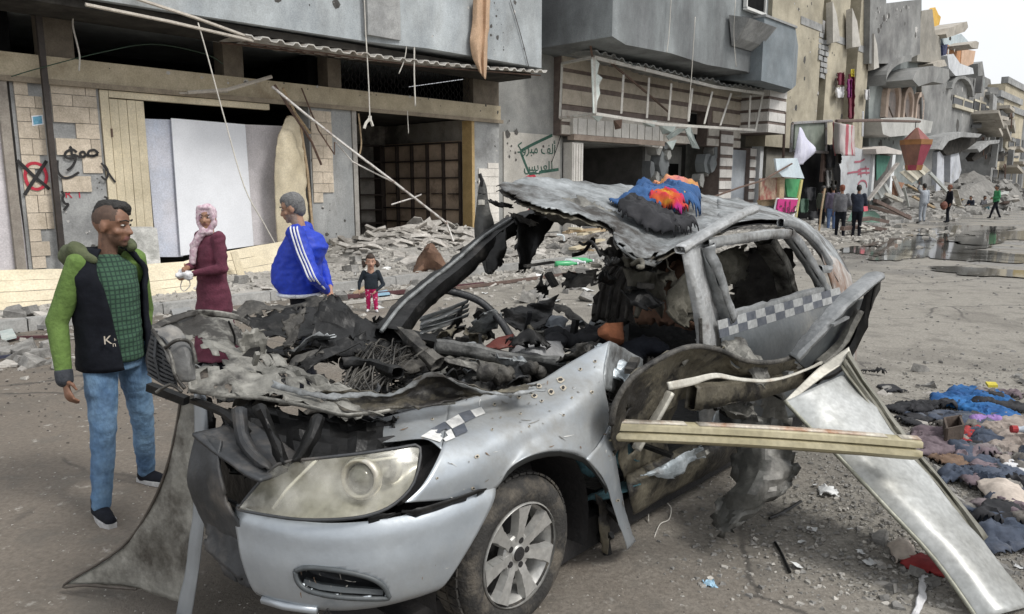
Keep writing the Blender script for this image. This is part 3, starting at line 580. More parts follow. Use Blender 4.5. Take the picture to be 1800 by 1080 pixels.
# wide sign frame with its torn corrugated roof
SF = thing('sign_frame', 'bare pale metal sign frame with ragged corrugated top over the striped shop', 'frame', W(18, -.6, 3.8))
PF = M('pale_frame', (.5, .49, .45), (.6, .58, .54), 6, .6, c3=(.26, .17, .12), t3=.66)
A, Bc, Cc, D = fq(1043, 101, -1.3), fq(1341, 165, -1.3), fq(1328, 229, -1.3), fq(1046, 200, -1.3)
E_, F_ = fq(988, 112, -.02), fq(984, 208, -.02)
mid = lambda a, c, t, dz=0: a + (c - a) * t + Vector((0, 0, dz))
for nm, pts, r in (('top_rail', [A, mid(A, Bc, .3, -.05), mid(A, Bc, .65, -.12), Bc], .07), ('bottom_rail', [D, mid(D, Cc, .35, -.12), mid(D, Cc, .7, -.05), Cc], .06), ('end_rail', [E_, A], .05), ('end_rail', [F_, D], .05), ('corner_post', [A, D], .07), ('wall_post', [E_, F_], .05), ('end_post', [Bc, Cc], .05), ('end_rail', [Bc, Bc + ND * 1.2], .04)):
    k = MB(); k.tube(pts, r, 4); k.build(nm, PF, SF)
for px0, py0, px1, py1 in ((1096, 132, 1092, 200), (1141, 137, 1137, 208), (1180, 147, 1175, 212), (1217, 156, 1210, 214), (1252, 162, 1238, 218), (1285, 165, 1266, 221), (1319, 168, 1316, 226)):
    k = MB(); k.tube([fq(px0, py0, -1.28), fq(px1, py1, -1.28)], .045, 4); k.build('mullion', PF, SF)
k = MB(); k.tube([fq(1075, 112, -1.2), fq(1135, 162, -.7), fq(1175, 197, -.3)], .035, 4); k.tube([fq(1038, 80, -1.3), fq(1041, 100, -1.3)], .04, 4); k.build('brace', RUSTY, SF)
k = MB(); k.slab([fq(1047, 104, -1.32), fq(1054, 112, -1.32), fq(1050, 130, -1.32), fq(1059, 137, -1.32), fq(1053, 150, -1.32), fq(1055, 165, -1.32), fq(1050, 178, -1.32), fq(1048, 200, -1.32), fq(1043, 199, -1.32), fq(1040, 104, -1.32)], ND * .03); k.build('torn_facing', M('mint_facing', (.55, .62, .58), (.66, .7, .67), 6, .6, c3=(.35, .25, .18), t3=.66), SF)
nn = 130; vs = []
for i in range(nn + 1):
    t = i / nn; a = mid(A, Bc, t, .1 - .12 * sin(t * pi)); up = .07 if (i % 5) < 2 else 0
    for q in range(3): vs.append(a + ND * (q * .6 - .08) + Vector((0, 0, up + .05 * q - (.1 * mnoise.noise(Vector((t * 9, q, 4)))))))
o = obj('roof_sheet', vs, [(i * 3 + q, i * 3 + q + 1, i * 3 + q + 4, i * 3 + q + 3) for i in range(nn) for q in range(2)], M('dark_sheet', (.2, .21, .21), (.3, .31, .3), 3, .6, metal=.2, c3=(.08, .07, .065)), SF); o.modifiers.new('s', 'SOLIDIFY').thickness = .03
GL = M('broken_plastic', (.42, .5, .49), (.55, .6, .58), 8, .35, bump=.1)
for q, (pts) in enumerate(([(1040, 204), (1062, 204), (1052, 214)], [(1130, 215), (1155, 212), (1150, 224), (1135, 222)], [(1172, 240), (1192, 226), (1207, 227), (1190, 238), (1176, 246)], [(1205, 228), (1214, 222), (1222, 245), (1230, 262), (1218, 260)], [(1160, 222), (1190, 220), (1182, 234), (1166, 236)], [(1172, 250), (1190, 246), (1182, 264)], [(1080, 212), (1094, 210), (1092, 226), (1083, 228)])):
    k = MB(); k.slab([fq(x, y, -1.1 + .08 * i) for i, (x, y) in enumerate(pts)], ND * .04); o = k.build('hanging_shard', GL if q != 6 else RUSTY); tag(o, ['pale green plastic shard at the left foot of the sign frame', 'pale green shard under the middle of the sign frame', 'long greenish shard hanging over the missing shop bay', 'narrow glassy strip hanging lowest over the missing bay', 'whitish torn sheet tucked below the sign frame', 'small white board piece hanging in the missing bay', 'rust brown plate hanging under the sign frame'][q], 'shard')
# ============================================================ third building: beige flats
B3 = thing('beige_building', 'tall beige plastered block of flats beyond the striped shop', 'building', W(34, 0, 0))
BP = M('beige_plaster', (.36, .325, .245), (.43, .39, .3), 1.1, .9, c3=(.27, .25, .2), t3=.62, w3=.15); BPD = M('darker_plaster', (.22, .21, .18), (.3, .285, .245), 1.3, .9, c3=(.12, .12, .11))  # second plaster is a darker tone for rear wall, recess and ground floor
sA = lambda px, py=120, y=0: sz(px, py, y)[0]
part('rear_wall', BPD, B3, (26.2, sA(1532), .5, 5, 0, 17))
for px0, px1 in ((1352, 1441), (1453, 1487), (1506, 1526)): part('bay_wall', BP, B3, (sA(px0, y=-.4), sA(px1, y=-.4), -.4, .498, 3.4, 17))
part('bay_wall', BPD, B3, (sA(1352), sA(1506), -.1, .49, .1, 3.39))
zz = sz(1420, 40, -.45)[1]; part('grey_band', CONC, B3, (sA(1402, y=-.4), sA(1440, y=-.4), -.43, -.401, zz - .15, zz + .18))
zz = sz(1465, 66, -.45)[1]; part('grey_band', CONC, B3, (sA(1453, y=-.4), sA(1487, y=-.4), -.43, -.401, zz - .15, zz + .18))
zz = sz(1512, 85, -.45)[1]; part('grey_band', CONC, B3, (sA(1506, y=-.4), sA(1526, y=-.4), -.43, -.401, zz - .15, zz + .18))
part('slit_wall', M('exposed_white', (.5, .5, .5), (.6, .6, .6), 2, .9), B3, (sA(1442, y=-.3), sA(1452, y=-.3), -.2, .499, sz(1447, 100)[1], sz(1447, 40)[1]))
for i in range(22): # exposed blocks in the slit
    s_ = sA(1436 + (i % 3) * 5, y=-.4); z_ = sz(1440, 142)[1] + (i // 3) * .26; part('exposed_block', CONC, B3, (s_, s_ + .42, -.46 + random.uniform(-.05, .08), -.38, z_, z_ + .2))
for px0, py0, px1, py1 in ((1476, 72, 1481, 122), (1522, 20, 1527, 100), (1521, 130, 1525, 160)):
    s_, z1_ = sz(px0, py0, .0); s1_, z0_ = sz(px1, py1, .0); f = part('window', _mc['alu_frame'], B3, (s_, s_ + .12, .1, .52, z0_, z1_), (s1_ - .1, s1_ + .05, .1, .52, z0_, z1_)); part('pane', DARK, f, (s_ + .12, s1_ - .1, .3, .35, z0_, z1_))
for px, py, ln in ((1452, 6, 1.3), (1487, 18, 1.6), (1526, 62, 1.2)):
    p_ = fq(px, py, -.5); k = MB(); k.slab([p_, p_ + SD * ln * .5 - Vector((0, 0, .5)), p_ + SD * ln - Vector((0, 0, 1.6)), p_ + SD * .4 - Vector((0, 0, 1.8))], -ND * .3 + Vector((0, 0, .05))); k.build('hanging_shutter', M('pale_shutter', (.42, .4, .36), (.5, .48, .44), 3, .8), B3)
part('recess_wall', BPD, B3, (sA(1487, y=.3), sA(1506, y=.3), .3, .499, 3.4, 17))
# laundry and bedding blown out of the windows
def cloth(px, py, wpx, hpx, y, mat, label, seed, name='hanging_garment', cat='clothes'):
    rw = [[fq(px + wpx * (i / 3 - .5) * (1 - .35 * abs(j / 4 - .4)) + 2 * mnoise.noise(Vector((i, j, seed))), py + hpx * j / 4, y - .12 * (i % 2) + .1 * mnoise.noise(Vector((i * 2, j, seed + 9)))) for i in range(4)] for j in range(5)]
    return tag(patch(name, rw, mat, None, k=4, amp=.06, sc=2, seed=seed, thick=.02, edge=.03), label, cat)
MAROON = M('maroon_cloth', (.12, .015, .035), (.2, .03, .06), 4, .9); PURP = M('purple_cloth', (.2, .03, .16), (.3, .05, .22), 4, .9); WCL = M('white_cloth', (.6, .6, .6), (.7, .7, .72), 4, .9); YEL = M('yellow_cloth', (.6, .5, .05), (.7, .6, .08), 5, .9); BLK = M('black_cloth', (.012, .013, .016), (.028, .028, .032), 4, .9, bump=.4)
cloth(1478, 128, 13, 22, -.6, MAROON, 'dark red garment hanging at the left of the beige flats window', 1); cloth(1476, 154, 16, 18, -.62, WCL, 'white bedding hanging below the dark red garment', 2)
cloth(1496, 131, 13, 78, -.65, MAROON, 'long maroon garment hanging in front of the beige flats', 3); cloth(1493, 140, 9, 32, -.75, PURP, 'purple cloth beside the long maroon garment', 4); cloth(1498, 123, 7, 12, -.7, YEL, 'small yellow cloth on top of the long maroon garment', 5)
cloth(1524, 158, 11, 18, -.6, WCL, 'black and white bundle hanging from the edge window', 6)
# ============================================================ fourth building: grey concrete with arches
B4 = thing('arched_building', 'grey green concrete building with three arched windows', 'building', W(47, 0, 0))
GR1 = M('greygreen_concrete', (.22, .245, .24), (.3, .325, .315), .7, .92, c3=(.15, .165, .165), t3=.56, w3=.12); GR2 = M('grey_concrete', (.22, .225, .22), (.3, .3, .29), .8, .92, c3=(.14, .14, .14), t3=.55, w3=.1)
def fpoly(parent, name, mat, pts, y, d=.5):
    m = MB(W); m.prism([sz(px, py, y) for px, py in pts], y, y + d); return m.build(name, mat, parent)
fpoly(B4, 'front_wall', GR1, [(1527, 395), (1527, -20), (1556, -20), (1558, 7), (1590, 2), (1620, -1), (1620, 108), (1620, 145), (1625, 170), (1628, 390)], .3, 5)
fpoly(B4, 'upper_bay', GR2, [(1528, 112), (1530, -12), (1557, -14), (1558, 6), (1619, -1), (1617, 95), (1598, 104), (1575, 112)], -.7, .99)
ar = MB(W)
for j in range(9):                       # curved hood over the arches
    a0 = pi * .5 * j / 9; a1 = pi * .5 * (j + 1) / 9; c0 = sz(1602 - 45 * cos(pi / 2 - a0) , 150 - 42 * cos(a0), -.9); c1 = sz(1602 - 45 * cos(pi / 2 - a1), 150 - 42 * cos(a1), -.9)
    ar.hexa([W(c0[0], -.9, c0[1]), W(c1[0], -.9, c1[1]), W(c1[0], .3, c1[1]), W(c0[0], .3, c0[1]), W(c0[0], -.9, c0[1] + .35), W(c1[0], -.9, c1[1] + .35), W(c1[0], .3, c1[1] + .35), W(c0[0], .3, c0[1] + .35)])
ar.build('arch_hood', GR2, B4)
PEACH = M('peach_trim', (.52, .4, .32), (.6, .48, .4), 4, .85); PEA2 = M('pale_niche', (.42, .35, .31), (.5, .43, .38), 3, .85)
for cx, pt, pb_, hw in ((1566, 137, 206, 13), (1593, 152, 209, 9), (1613, 161, 211, 7)):
    s0, zb_ = sz(cx - hw, pb_, .1); s1, _ = sz(cx + hw, pb_, .1); _, zt = sz(cx, pt, .1); r = (s1 - s0) / 2; c = (s0 + s1) / 2; rz_ = min(r * 1.15, (zt - zb_) * .5)
    arc = [(c + r * cos(pi * q / 10), zt - rz_ + rz_ * sin(pi * q / 10)) for q in range(11)]; ri = r * .68
    arci = [(c + ri * cos(pi * q / 10), zt - rz_ + (rz_ - .3) * sin(pi * q / 10)) for q in range(11)]
    m = MB(W); poly = [(s1, zb_)] + arc + [(s0, zb_)]; pin = [(c + ri, zb_)] + arci + [(c - ri, zb_)]
    for (a, e), (p_, q_) in zip(zip(poly, poly[1:]), zip(pin, pin[1:])):
        m.hexa([W(a[0], .0, a[1]), W(e[0], .0, e[1]), W(e[0], .32, e[1]), W(a[0], .32, a[1]), W(p_[0], .0, p_[1]), W(q_[0], .0, q_[1]), W(q_[0], .32, q_[1]), W(p_[0], .32, p_[1])])
    fr = m.build('arched_window', PEACH, B4); m = MB(W); m.prism(pin, .2, .29); m.build('niche', PEA2, fr)
    m = MB(W); m.prism([(c - ri * .9, zt - .9), (c + ri * .4, zt - .75), (c + ri * .9, zt - rz_ - .2), (c + ri * .9, zt - rz_ - 1.2), (c + ri * .3, zt - rz_ - .9), (c - ri * .6, zt - rz_ - .4)], .12, .2); m.build('broken_glazing', M('smoky_glass', (.16, .13, .11), (.26, .2, .17), 3, .5), fr)
fpoly(B4, 'set_back_wall', M('warm_concrete', (.27, .255, .22), (.35, .33, .29), .8, .92, c3=(.2, .19, .17)), [(1612, 108), (1620, 20), (1639, 16), (1644, 60), (1652, 65), (1655, 112)], -.2, .5)
fpoly(B4, 'yellow_wall', M('orange_plaster', (.62, .37, .06), (.7, .44, .1), 3, .9), [(1639, 18), (1644, 13), (1650, 26), (1654, 30), (1651, 44), (1640, 48)], -.1, .3)
fpoly(B4, 'balcony_slab', GR2, [(1604, 140), (1612, 124), (1640, 116), (1668, 122), (1669, 138), (1660, 148), (1640, 144), (1615, 152)], -1.6, 1.9)
fpoly(B4, 'balcony_ledge', M('light_ledge', (.4, .4, .38), (.48, .48, .46), 2, .9), [(1548, 208), (1552, 236), (1565, 241), (1636, 234), (1640, 214), (1600, 206)], -1.2, 1.4)
# ============================================================ fifth: the shattered house
B5 = thing('shattered_house', 'shattered grey house with collapsed roof slabs and orange inner wall', 'building', W(66, 0, 0))
fpoly(B5, 'front_wall', GR2, [(1622, 345), (1620, 150), (1640, 142), (1675, 132), (1715, 138), (1726, 150), (1742, 165), (1748, 230), (1722, 232), (1700, 240), (1680, 238), (1655, 262), (1648, 345)], .0, 6)
for pts in ([(1663, 60), (1668, 50), (1700, 38), (1702, 48), (1696, 56), (1665, 67)], [(1703, 78), (1716, 72), (1721, 75), (1719, 86), (1708, 84)], [(1640, 112), (1660, 105), (1665, 116), (1642, 120)]):
    fpoly(B5, 'roof_slab', M('broken_slab', (.36, .33, .28), (.44, .41, .36), 2, .92, c3=(.24, .22, .19)), pts, -.6, 2.5)
for nm, c1, c2, pts, yy in (('blue_wall', (.4, .47, .5), (.48, .54, .56), [(1655, 68), (1690, 60), (1712, 84), (1660, 80)], .9), ('navy_wall', (.05, .06, .13), (.07, .08, .17), [(1657, 80), (1666, 78), (1663, 102), (1658, 100)], .7),
    ('orange_wall', (.42, .2, .09), (.5, .25, .12), [(1666, 79), (1691, 87), (1690, 112), (1664, 102)], .8), ('peach_wall', (.52, .35, .24), (.6, .42, .3), [(1691, 86), (1715, 90), (1711, 112), (1698, 118), (1689, 112)], .75), ('white_slab', (.55, .57, .6), (.64, .66, .68), [(1665, 98), (1676, 95), (1688, 112), (1710, 120), (1712, 130), (1680, 134), (1668, 120)], -.4)):
    fpoly(B5, nm, M(nm, c1, c2, 2, .9), pts, yy, .4)
WD = M('window_dark', (.02, .022, .024), (.035, .036, .038), 3, .4)
for px0, py0, px1, py1 in ((1677, 167, 1708, 193), (1713, 174, 1731, 200), (1733, 186, 1748, 206)):
    s0, z1 = sz(px0, (py0), -.05); s1, z0 = sz(px1, py1, -.05); f = part('window', M('cream_frame', (.5, .46, .36), (.58, .54, .44), 4, .8), B5, (s0, s1, -.2, .0, z0 - .25, z0), (s0, s1, -.1, .0, z1 - .15, z1), ((s0 + s1) / 2 - .12, (s0 + s1) / 2 + .12, -.1, -.01, z0, z1)); part('pane', WD, f, (s0, s1, -.06, -.02, z0, z1))
ar = MB(W); c = sz(1692, 168, -.3)
for j in range(8):
    a0 = pi * j / 8; a1 = pi * (j + 1) / 8; q = lambda a, r: (c[0] + 3.6 * r * cos(a), c[1] + .2 + 1.2 * r * sin(a)); p0, p1, p2, p3 = q(a0, 1), q(a1, 1), q(a1, .82), q(a0, .82)
    ar.hexa([W(p0[0], -.35, p0[1]), W(p1[0], -.35, p1[1]), W(p1[0], 0, p1[1]), W(p0[0], 0, p0[1]), W(p3[0], -.35, p3[1]), W(p2[0], -.35, p2[1]), W(p2[0], 0, p2[1]), W(p3[0], 0, p3[1])])
ar.build('arch_hood', GR2, B5)
for pts in ([(1655, 262), (1672, 245), (1700, 238), (1722, 240), (1712, 256), (1688, 268), (1664, 274)], [(1708, 278), (1722, 262), (1742, 252), (1757, 250), (1748, 262), (1728, 276), (1712, 284)], [(1750, 272), (1760, 268), (1772, 270), (1762, 278), (1752, 280)]):
    fpoly(B5, 'cavity_shade', SOOT_SHADE, pts, -.5, .45)  # solid slabs; the dark of the voids is in their colour
for pts in ([(1648, 262), (1660, 240), (1690, 232), (1726, 236), (1720, 242), (1690, 241), (1668, 248), (1656, 264)], [(1718, 262), (1736, 248), (1758, 246), (1756, 252), (1740, 254), (1722, 268)]): fpoly(B5, 'sagging_slab', CONC, pts, -1.2, 1.2)
for pts in ([(1645, 345), (1648, 268), (1659, 262), (1660, 340)], [(1670, 330), (1671, 272), (1685, 265), (1690, 300), (1680, 330)]): fpoly(B5, 'pale_pier', M('pale_pier', (.46, .48, .53), (.55, .57, .6), 2, .9, c3=(.33, .33, .33)), pts, -.3, .8)
for i in range(26):
    px = random.uniform(1715, 1775); py = random.uniform(150, 250) + (px - 1715) * .5; p_ = fq(px, py, random.uniform(-.5, 1)); k = MB(); w_ = random.uniform(.6, 2.4)
    k.bar(p_, p_ + SD * w_ + Vector((0, 0, random.uniform(-.8, .3))) + ND * random.uniform(-.5, .5), random.uniform(.4, 1.6), random.uniform(.15, .6)); k.build('broken_beam', GR2 if i % 3 else _mc['broken_slab'], B5)
for i in range(46):
    f = i / 45; px = 1716 + 62 * f; top = 118 + 88 * f; py = random.uniform(top, top + 120); p_ = fq(px, py, random.uniform(-1, 1.5)); k = MB(); q_ = i % 4
    if q_ == 0: k.bar(p_, p_ + SD * random.uniform(2, 4) + Vector((0, 0, random.uniform(-1.2, .4))), 2.2, .28)
    elif q_ == 1: k.bar(p_, p_ - Vector((0, 0, random.uniform(1.2, 2.6))) + SD * random.uniform(-.3, .3), .45, .45)
    elif q_ == 2: k.slab([p_, p_ + SD * 1.6 + Vector((0, 0, random.uniform(-.4, .4))), p_ + SD * 1.9 - Vector((0, 0, 1.6)), p_ + SD * .3 - Vector((0, 0, random.uniform(1, 2)))], ND * .25)
    else: k.tube(spline([p_, p_ + SD * .6 + Vector((0, 0, random.uniform(-.6, .5))), p_ + SD * 1.1 - Vector((0, 0, random.uniform(.6, 1.6)))], 4), .06, 4)
    k.build(['broken_floor', 'bare_column', 'wall_fragment', 'bent_rebar'][q_], [_mc['broken_slab'], GR2, random.choice([GR1, _mc['warm_concrete'], CONC, BP]), RUSTY][q_], B5)
fpoly(B5, 'rear_mass', GR2, [(1722, 345), (1719, 112), (1727, 108), (1731, 135), (1741, 140), (1745, 165), (1757, 170), (1762, 188), (1772, 192), (1779, 232), (1781, 345)], 2.5, 4)
B6 = thing('far_cream_house', 'far cream house with yellow top closing the street', 'building', W(115, 4, 0))
CR = M('far_cream', (.42, .37, .27), (.5, .45, .34), .5, .9); k = MB(W); s_ = 128
part('wall', CR, B6, (s_, s_ + 40, -3, 14, 0, 10.5))
part('yellow_top', M('yellow_band', (.6, .42, .1), (.68, .5, .15), .7, .9), B6, (s_ - .2, s_ + 40, -3.2, 14, 10.51, 12.3))
for i in range(3):
    for j in range(4): part('window', WD, B6, (s_ + .6 + j * 5, s_ + 2.8 + j * 5, -3.1, -3, 1.2 + i * 3.1, 3 + i * 3.1)); 
    part('ledge', CONC, B6, (s_ - .3, s_ + 30, -3.5, -3.01, 3.4 + i * 3.1, 3.6 + i * 3.1))
for j in range(3): part('window', WD, B6, (s_ - .1, s_, -1.5 + j * 4, .2 + j * 4, 5, 7.6))
for i, (px, hh, col) in enumerate(((1742, 10, GR2), (1752, 11.5, CR), (1766, 9, GR2))):
    s_ = sz(px, 300, 1)[0]; t = thing('far_house', ['grey roofless house in the far ruined row', 'cream damaged house in the far ruined row', 'lowest grey house at the far end of the ruined row'][i], 'building', W(s_ + 4, 1, 0))
    part('wall', col, t, (s_, s_ + 11, 1, 9, 0, hh)); 
    for q in range(3):
        for z_ in (1.2, 4.6): part('window', WD, t, (s_ + 1 + q * 3.4, s_ + 3 + q * 3.4, .94, 1, z_, z_ + 2))
    part('parapet', CONC, t, (s_ - .1, s_ + 11.1, .8, 1.4, hh + .01, hh + .6))

# shrapnel pocks and plaster scars on the fronts
def pocks(parent, n, s0, s1, z0, z1, y, seed, rr=(.015, .06)):
    m = MB(); rnd = random.Random(seed)
    ctr = [(rnd.uniform(s0, s1), rnd.uniform(z0, z1)) for _ in range(max(2, n // 10))]
    for _ in range(int(n * .7)):
        cs, cz = rnd.choice(ctr); s, z, r = min(s1, max(s0, rnd.gauss(cs, (s1 - s0) * .09))), min(z1, max(z0, rnd.gauss(cz, (z1 - z0) * .09))), rnd.uniform(*rr) * rnd.choice((.4, .5, .7, 1, 1.9)); k_ = rnd.randint(5, 8); m.mi = rnd.random() < .35
        m.add([W(s + cos(2 * pi * i / k_) * r * rnd.uniform(.6, 1.3), y - .003, z + sin(2 * pi * i / k_) * r * rnd.uniform(.6, 1.3)) for i in range(k_)], [tuple(range(k_))])
    tag(m.build('shrapnel_pock', [M('dark_pock', (.06, .058, .055), (.1, .095, .09), 20, .95, bump=0), M('pale_pock', (.45, .44, .42), (.55, .54, .52), 20, .95, bump=0)], parent), kind='stuff')
pocks(B1, 60, -3, 4.0, 4.75, 6, -1.5, 1); pocks(B1, 70, 5.6, 9.4, 4.85, 7, -1.62, 2, (.01, .045)); pocks(B1, 50, 3.6, 4.6, .3, 3.4, 0, 3, (.01, .035)); pocks(B1, 40, 8.65, 9.5, .3, 3.4, 0, 4, (.01, .035)); pocks(B1, 50, -10, 9.5, 3.53, 3.88, -.03, 5, (.01, .03)); pocks(B1, 30, -1.4, -.72, .3, 1.9, 0, 6, (.01, .03))
pocks(B2, 60, 10.2, 12.4, .5, 5.5, .255, 7, (.015, .06)); pocks(B3, 90, sA(1390, y=-.4), sA(1441, y=-.4), 4, 13, -.402, 8, (.02, .09)); pocks(B3, 40, sA(1453, y=-.4), sA(1487, y=-.4), 4, 12, -.402, 9, (.02, .09)); pocks(B4, 110, sA(1530), sA(1618), 1, 12, .295, 10, (.03, .16)); pocks(B4, 60, sA(1532, y=-.7), sA(1610, y=-.7), 9.3, 12.5, -.703, 11, (.03, .14)); pocks(B5, 90, sA(1625), sA(1740), 1, 12, -.005, 12, (.05, .3))
for pts in ([(1180, -5), (1176, 60), (1172, 93)], [(1222, 30), (1215, 140), (1208, 212)], [(1293, 0), (1290, 60), (1294, 118)], [(995, 60), (985, 110), (1000, 170), (985, 240), (970, 285)]):
    wire(pts, .012, ['pale wire hanging down the dark overhang left of the crease', 'pale wire hanging past the sign frame middle', 'thin pipe running down the dark overhang', 'dark cable sagging past the green graffiti'][[1180, 1222, 1293, 995].index(pts[0][0])], WIRE if pts[0][0] > 1000 else BLACK, y=-2.4 if pts[0][0] > 1000 else .2)
# ============================================================ wrecked stalls in the street's middle distance
random.seed(21)
def plate(name, label, cat, pts, y, mat, th=.04, dy=0, grp=None, parent=None):
    m = MB(); n = len(pts); m.slab([fq(p[0], p[1], y + (p[2] if len(p) > 2 else 0)) for p in pts], ND * th)
    o = m.build(name, mat, parent); return o if parent else tag(o, label, cat, grp)
def pole(name, label, cat, pts, y, r, mat, n=5, parent=None):
    m = MB(); m.tube([fq(p[0], p[1], y + (p[2] if len(p) > 2 else 0)) for p in pts], r, n); o = m.build(name, mat, parent); return o if parent else tag(o, label, cat)
GREENISH = M('grimy_green_panel', (.16, .19, .16), (.25, .28, .24), 1.5, .7, c3=(.1, .11, .1)); IRON = M('brown_iron', (.1, .07, .06), (.16, .11, .09), 6, .8)
ST = thing('market_stall', 'burnt market stall with green panelled fascia beside the beige flats', 'stall', fq(1440, 392, -2))
plate('fascia_panel', 0, 0, [(1398, 216), (1453, 214), (1453, 267), (1396, 262)], -2.4, GREENISH, .15, parent=ST)
for pts in ([(1393, 217), (1462, 213)], [(1393, 217), (1390, 268)], [(1452, 213), (1452, 268)], [(1392, 266), (1455, 268)]): pole('fascia_bar', 0, 0, pts, -2.45, .06, STEEL, parent=ST)
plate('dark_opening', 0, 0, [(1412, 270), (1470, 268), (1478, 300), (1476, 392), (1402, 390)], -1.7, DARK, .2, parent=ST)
plate('charred_post', 0, 0, [(1448, 270), (1454, 270), (1450, 320), (1444, 320)], -2.3, IRON, .1, parent=ST)
plate('charred_post', 0, 0, [(1452, 285), (1463, 285), (1466, 330), (1458, 345), (1450, 330)], -2.25, SOOT_SHADE, .1, parent=ST)
for i, (x, y, w_, h_) in enumerate(((1460, 255, 18, 40), (1472, 262, 14, 26), (1456, 300, 10, 30), (1466, 318, 9, 30), (1424, 330, 20, 22), (1412, 350, 18, 24), (1432, 372, 22, 18))):
    o = cloth(x, y, w_, h_, -2.35, [BLK, SOOT_SHADE, M('grey_rag', (.2, .2, .2), (.3, .3, .29), 4, .9), SOOT_SHADE, BLK, M('green_tarp', (.05, .1, .07), (.08, .14, .1), 3, .8), BLK][i], ['black charred rag hanging right of the stall fascia', 'charred scrap hanging below the striped drum cloth', 'grey rag hanging in the dark stall opening', 'sooty strip hanging beside the stall post', 'black heap in the left of the stall opening', 'dull green tarp piled at the stall foot', 'black sack on the ground in the stall opening'][i], 30 + i, 'charred_rag', 'rag')
# striped drum of cloth
rw = []
for j in range(5):
    rw.append([fq(1464 + 38 * (1 - cos(pi * i / 7)) / 2 + (2 if j > 3 else 0), 214 + j * 15 + 8 * (i / 7) * (1 - j / 4) + (3 * mnoise.noise(Vector((i, j, 2))) if j == 4 else 0), -2.5 - .9 * sin(pi * i / 7)) for i in range(8)])
STRIPE = bpy.data.materials.new('striped_cloth'); STRIPE.use_nodes = True; n_ = STRIPE.node_tree
g_ = n_.nodes.new('ShaderNodeNewGeometry'); dt = n_.nodes.new('ShaderNodeVectorMath'); dt.operation = 'DOT_PRODUCT'; dt.inputs[1].default_value = SD; n_.links.new(g_.outputs['Position'], dt.inputs[0])
mo = n_.nodes.new('ShaderNodeMath'); mo.operation = 'WRAP'; mo.inputs[1].default_value = 0; mo.inputs[2].default_value = 1.35; n_.links.new(dt.outputs['Value'], mo.inputs[0])
cr_ = n_.nodes.new('ShaderNodeValToRGB'); cr_.color_ramp.interpolation = 'CONSTANT'; cr_.color_ramp.elements[0].color = (.5, .12, .15, 1); cr_.color_ramp.elements[1].position = .5; cr_.color_ramp.elements[1].color = (.6, .54, .53, 1)
n_.links.new(mo.outputs[0], cr_.inputs[0]); nz_ = n_.nodes.new('ShaderNodeTexNoise'); nz_.inputs['Scale'].default_value = 1.5; mm = n_.nodes.new('ShaderNodeMix'); mm.data_type = 'RGBA'; mm.blend_type = 'MULTIPLY'; mm.inputs['Factor'].default_value = .6
n_.links.new(g_.outputs['Position'], nz_.inputs['Vector']); n_.links.new(cr_.outputs[0], mm.inputs['A']); n_.links.new(nz_.outputs['Fac'], mm.inputs['B']); n_.links.new(mm.outputs['Result'], n_.nodes['Principled BSDF'].inputs['Base Color']); n_.nodes['Principled BSDF'].inputs['Roughness'].default_value = .9
o = patch('striped_drum', rw, STRIPE, None, k=3, amp=.06, sc=1.2, seed=3, thick=.03, torn=.25, keep='tlr'); tag(o, 'round red and white striped awning cloth at the stall corner', 'awning')
pole('street_pole', 'long brown horizontal pole across the stalls', 'pole', [(1470, 213), (1540, 212), (1617, 214)], -3.0, .07, IRON)
pole('stall_post', 'dark upright post left of the burnt stall', 'post', [(1380, 198), (1377, 276), (1375, 330)], -1.2, .06, IRON)
LAV = M('lavender_cloth', (.55, .55, .68), (.66, .66, .76), 2, .85)
rw = [[fq(1406, 224, -2.9), fq(1407, 224, -2.9), fq(1408, 225, -2.9)], [fq(1400, 250, -2.9), fq(1410, 248, -3.05), fq(1420, 246, -2.85)], [fq(1396, 274, -2.9), fq(1412, 272, -3.1), fq(1434, 264, -2.85)], [fq(1394, 290, -2.9), fq(1408, 290, -3.0), fq(1411, 288, -2.9)]]
tag(patch('white_flag', rw, LAV, None, k=4, amp=.04, sc=2, seed=8, thick=.02), 'pale lavender cloth hanging as a triangle before the stall', 'cloth')
PBL = M('pale_blue_board', (.58, .68, .74), (.66, .75, .8), 2, .7, bump=.05)
plate('tilted_board', 'pale blue board tilted above the pink sign', 'board', [(1363, 279), (1401, 278), (1414, 314), (1376, 311), (1366, 300)], -4.2, PBL, .06)
PS = thing('poster_stand', 'poster stand with green panel and pink sign before the stall', 'stand', fq(1375, 392, -3.8))
plate('painted_panel', 0, 0, [(1337, 314), (1374, 312), (1373, 350), (1336, 352)], -3.8, M('patterned_print', (.3, .2, .15), (.45, .36, .26), 5, .8, c3=(.25, .05, .04), t3=.55), .06, parent=PS)
plate('green_panel', 0, 0, [(1380, 314), (1410, 315), (1403, 348), (1385, 346)], -3.85, M('green_print', (.04, .25, .09), (.08, .32, .13), 4, .8), .06, parent=PS)
plate('stand_post', 0, 0, [(1371, 312), (1380, 313), (1378, 350), (1370, 350)], -3.9, WOOD, .1, parent=PS)
plate('stand_post', 0, 0, [(1409, 316), (1412, 316), (1401, 385), (1396, 383)], -3.9, M('yellow_post', (.45, .4, .15), (.55, .48, .2), 5, .8), .1, parent=PS)
plate('white_frame', 0, 0, [(1367, 348), (1404, 349), (1400, 384), (1360, 378)], -3.9, WHITEB, .05, parent=PS)
pk = plate('pink_sign', 0, 0, [(1369, 350), (1403, 351), (1396, 376), (1365, 373)], -3.96, M('pink_print', (.45, .02, .16), (.55, .03, .22), 4, .7, bump=0), .04, parent=PS)
text_on('pink_sign_lettering', '\u0639\u0628\u0627\u064a\u0627\u062a'.replace('\u0639\u0628\u0627\u064a\u0627\u062a', '\ufe95\ufe8e\ufef3\ufe8e\ufe92\ufecb'), fq(1384, 367, -3.99), SD, (0, 0, 1), .62, BLACK, pk)
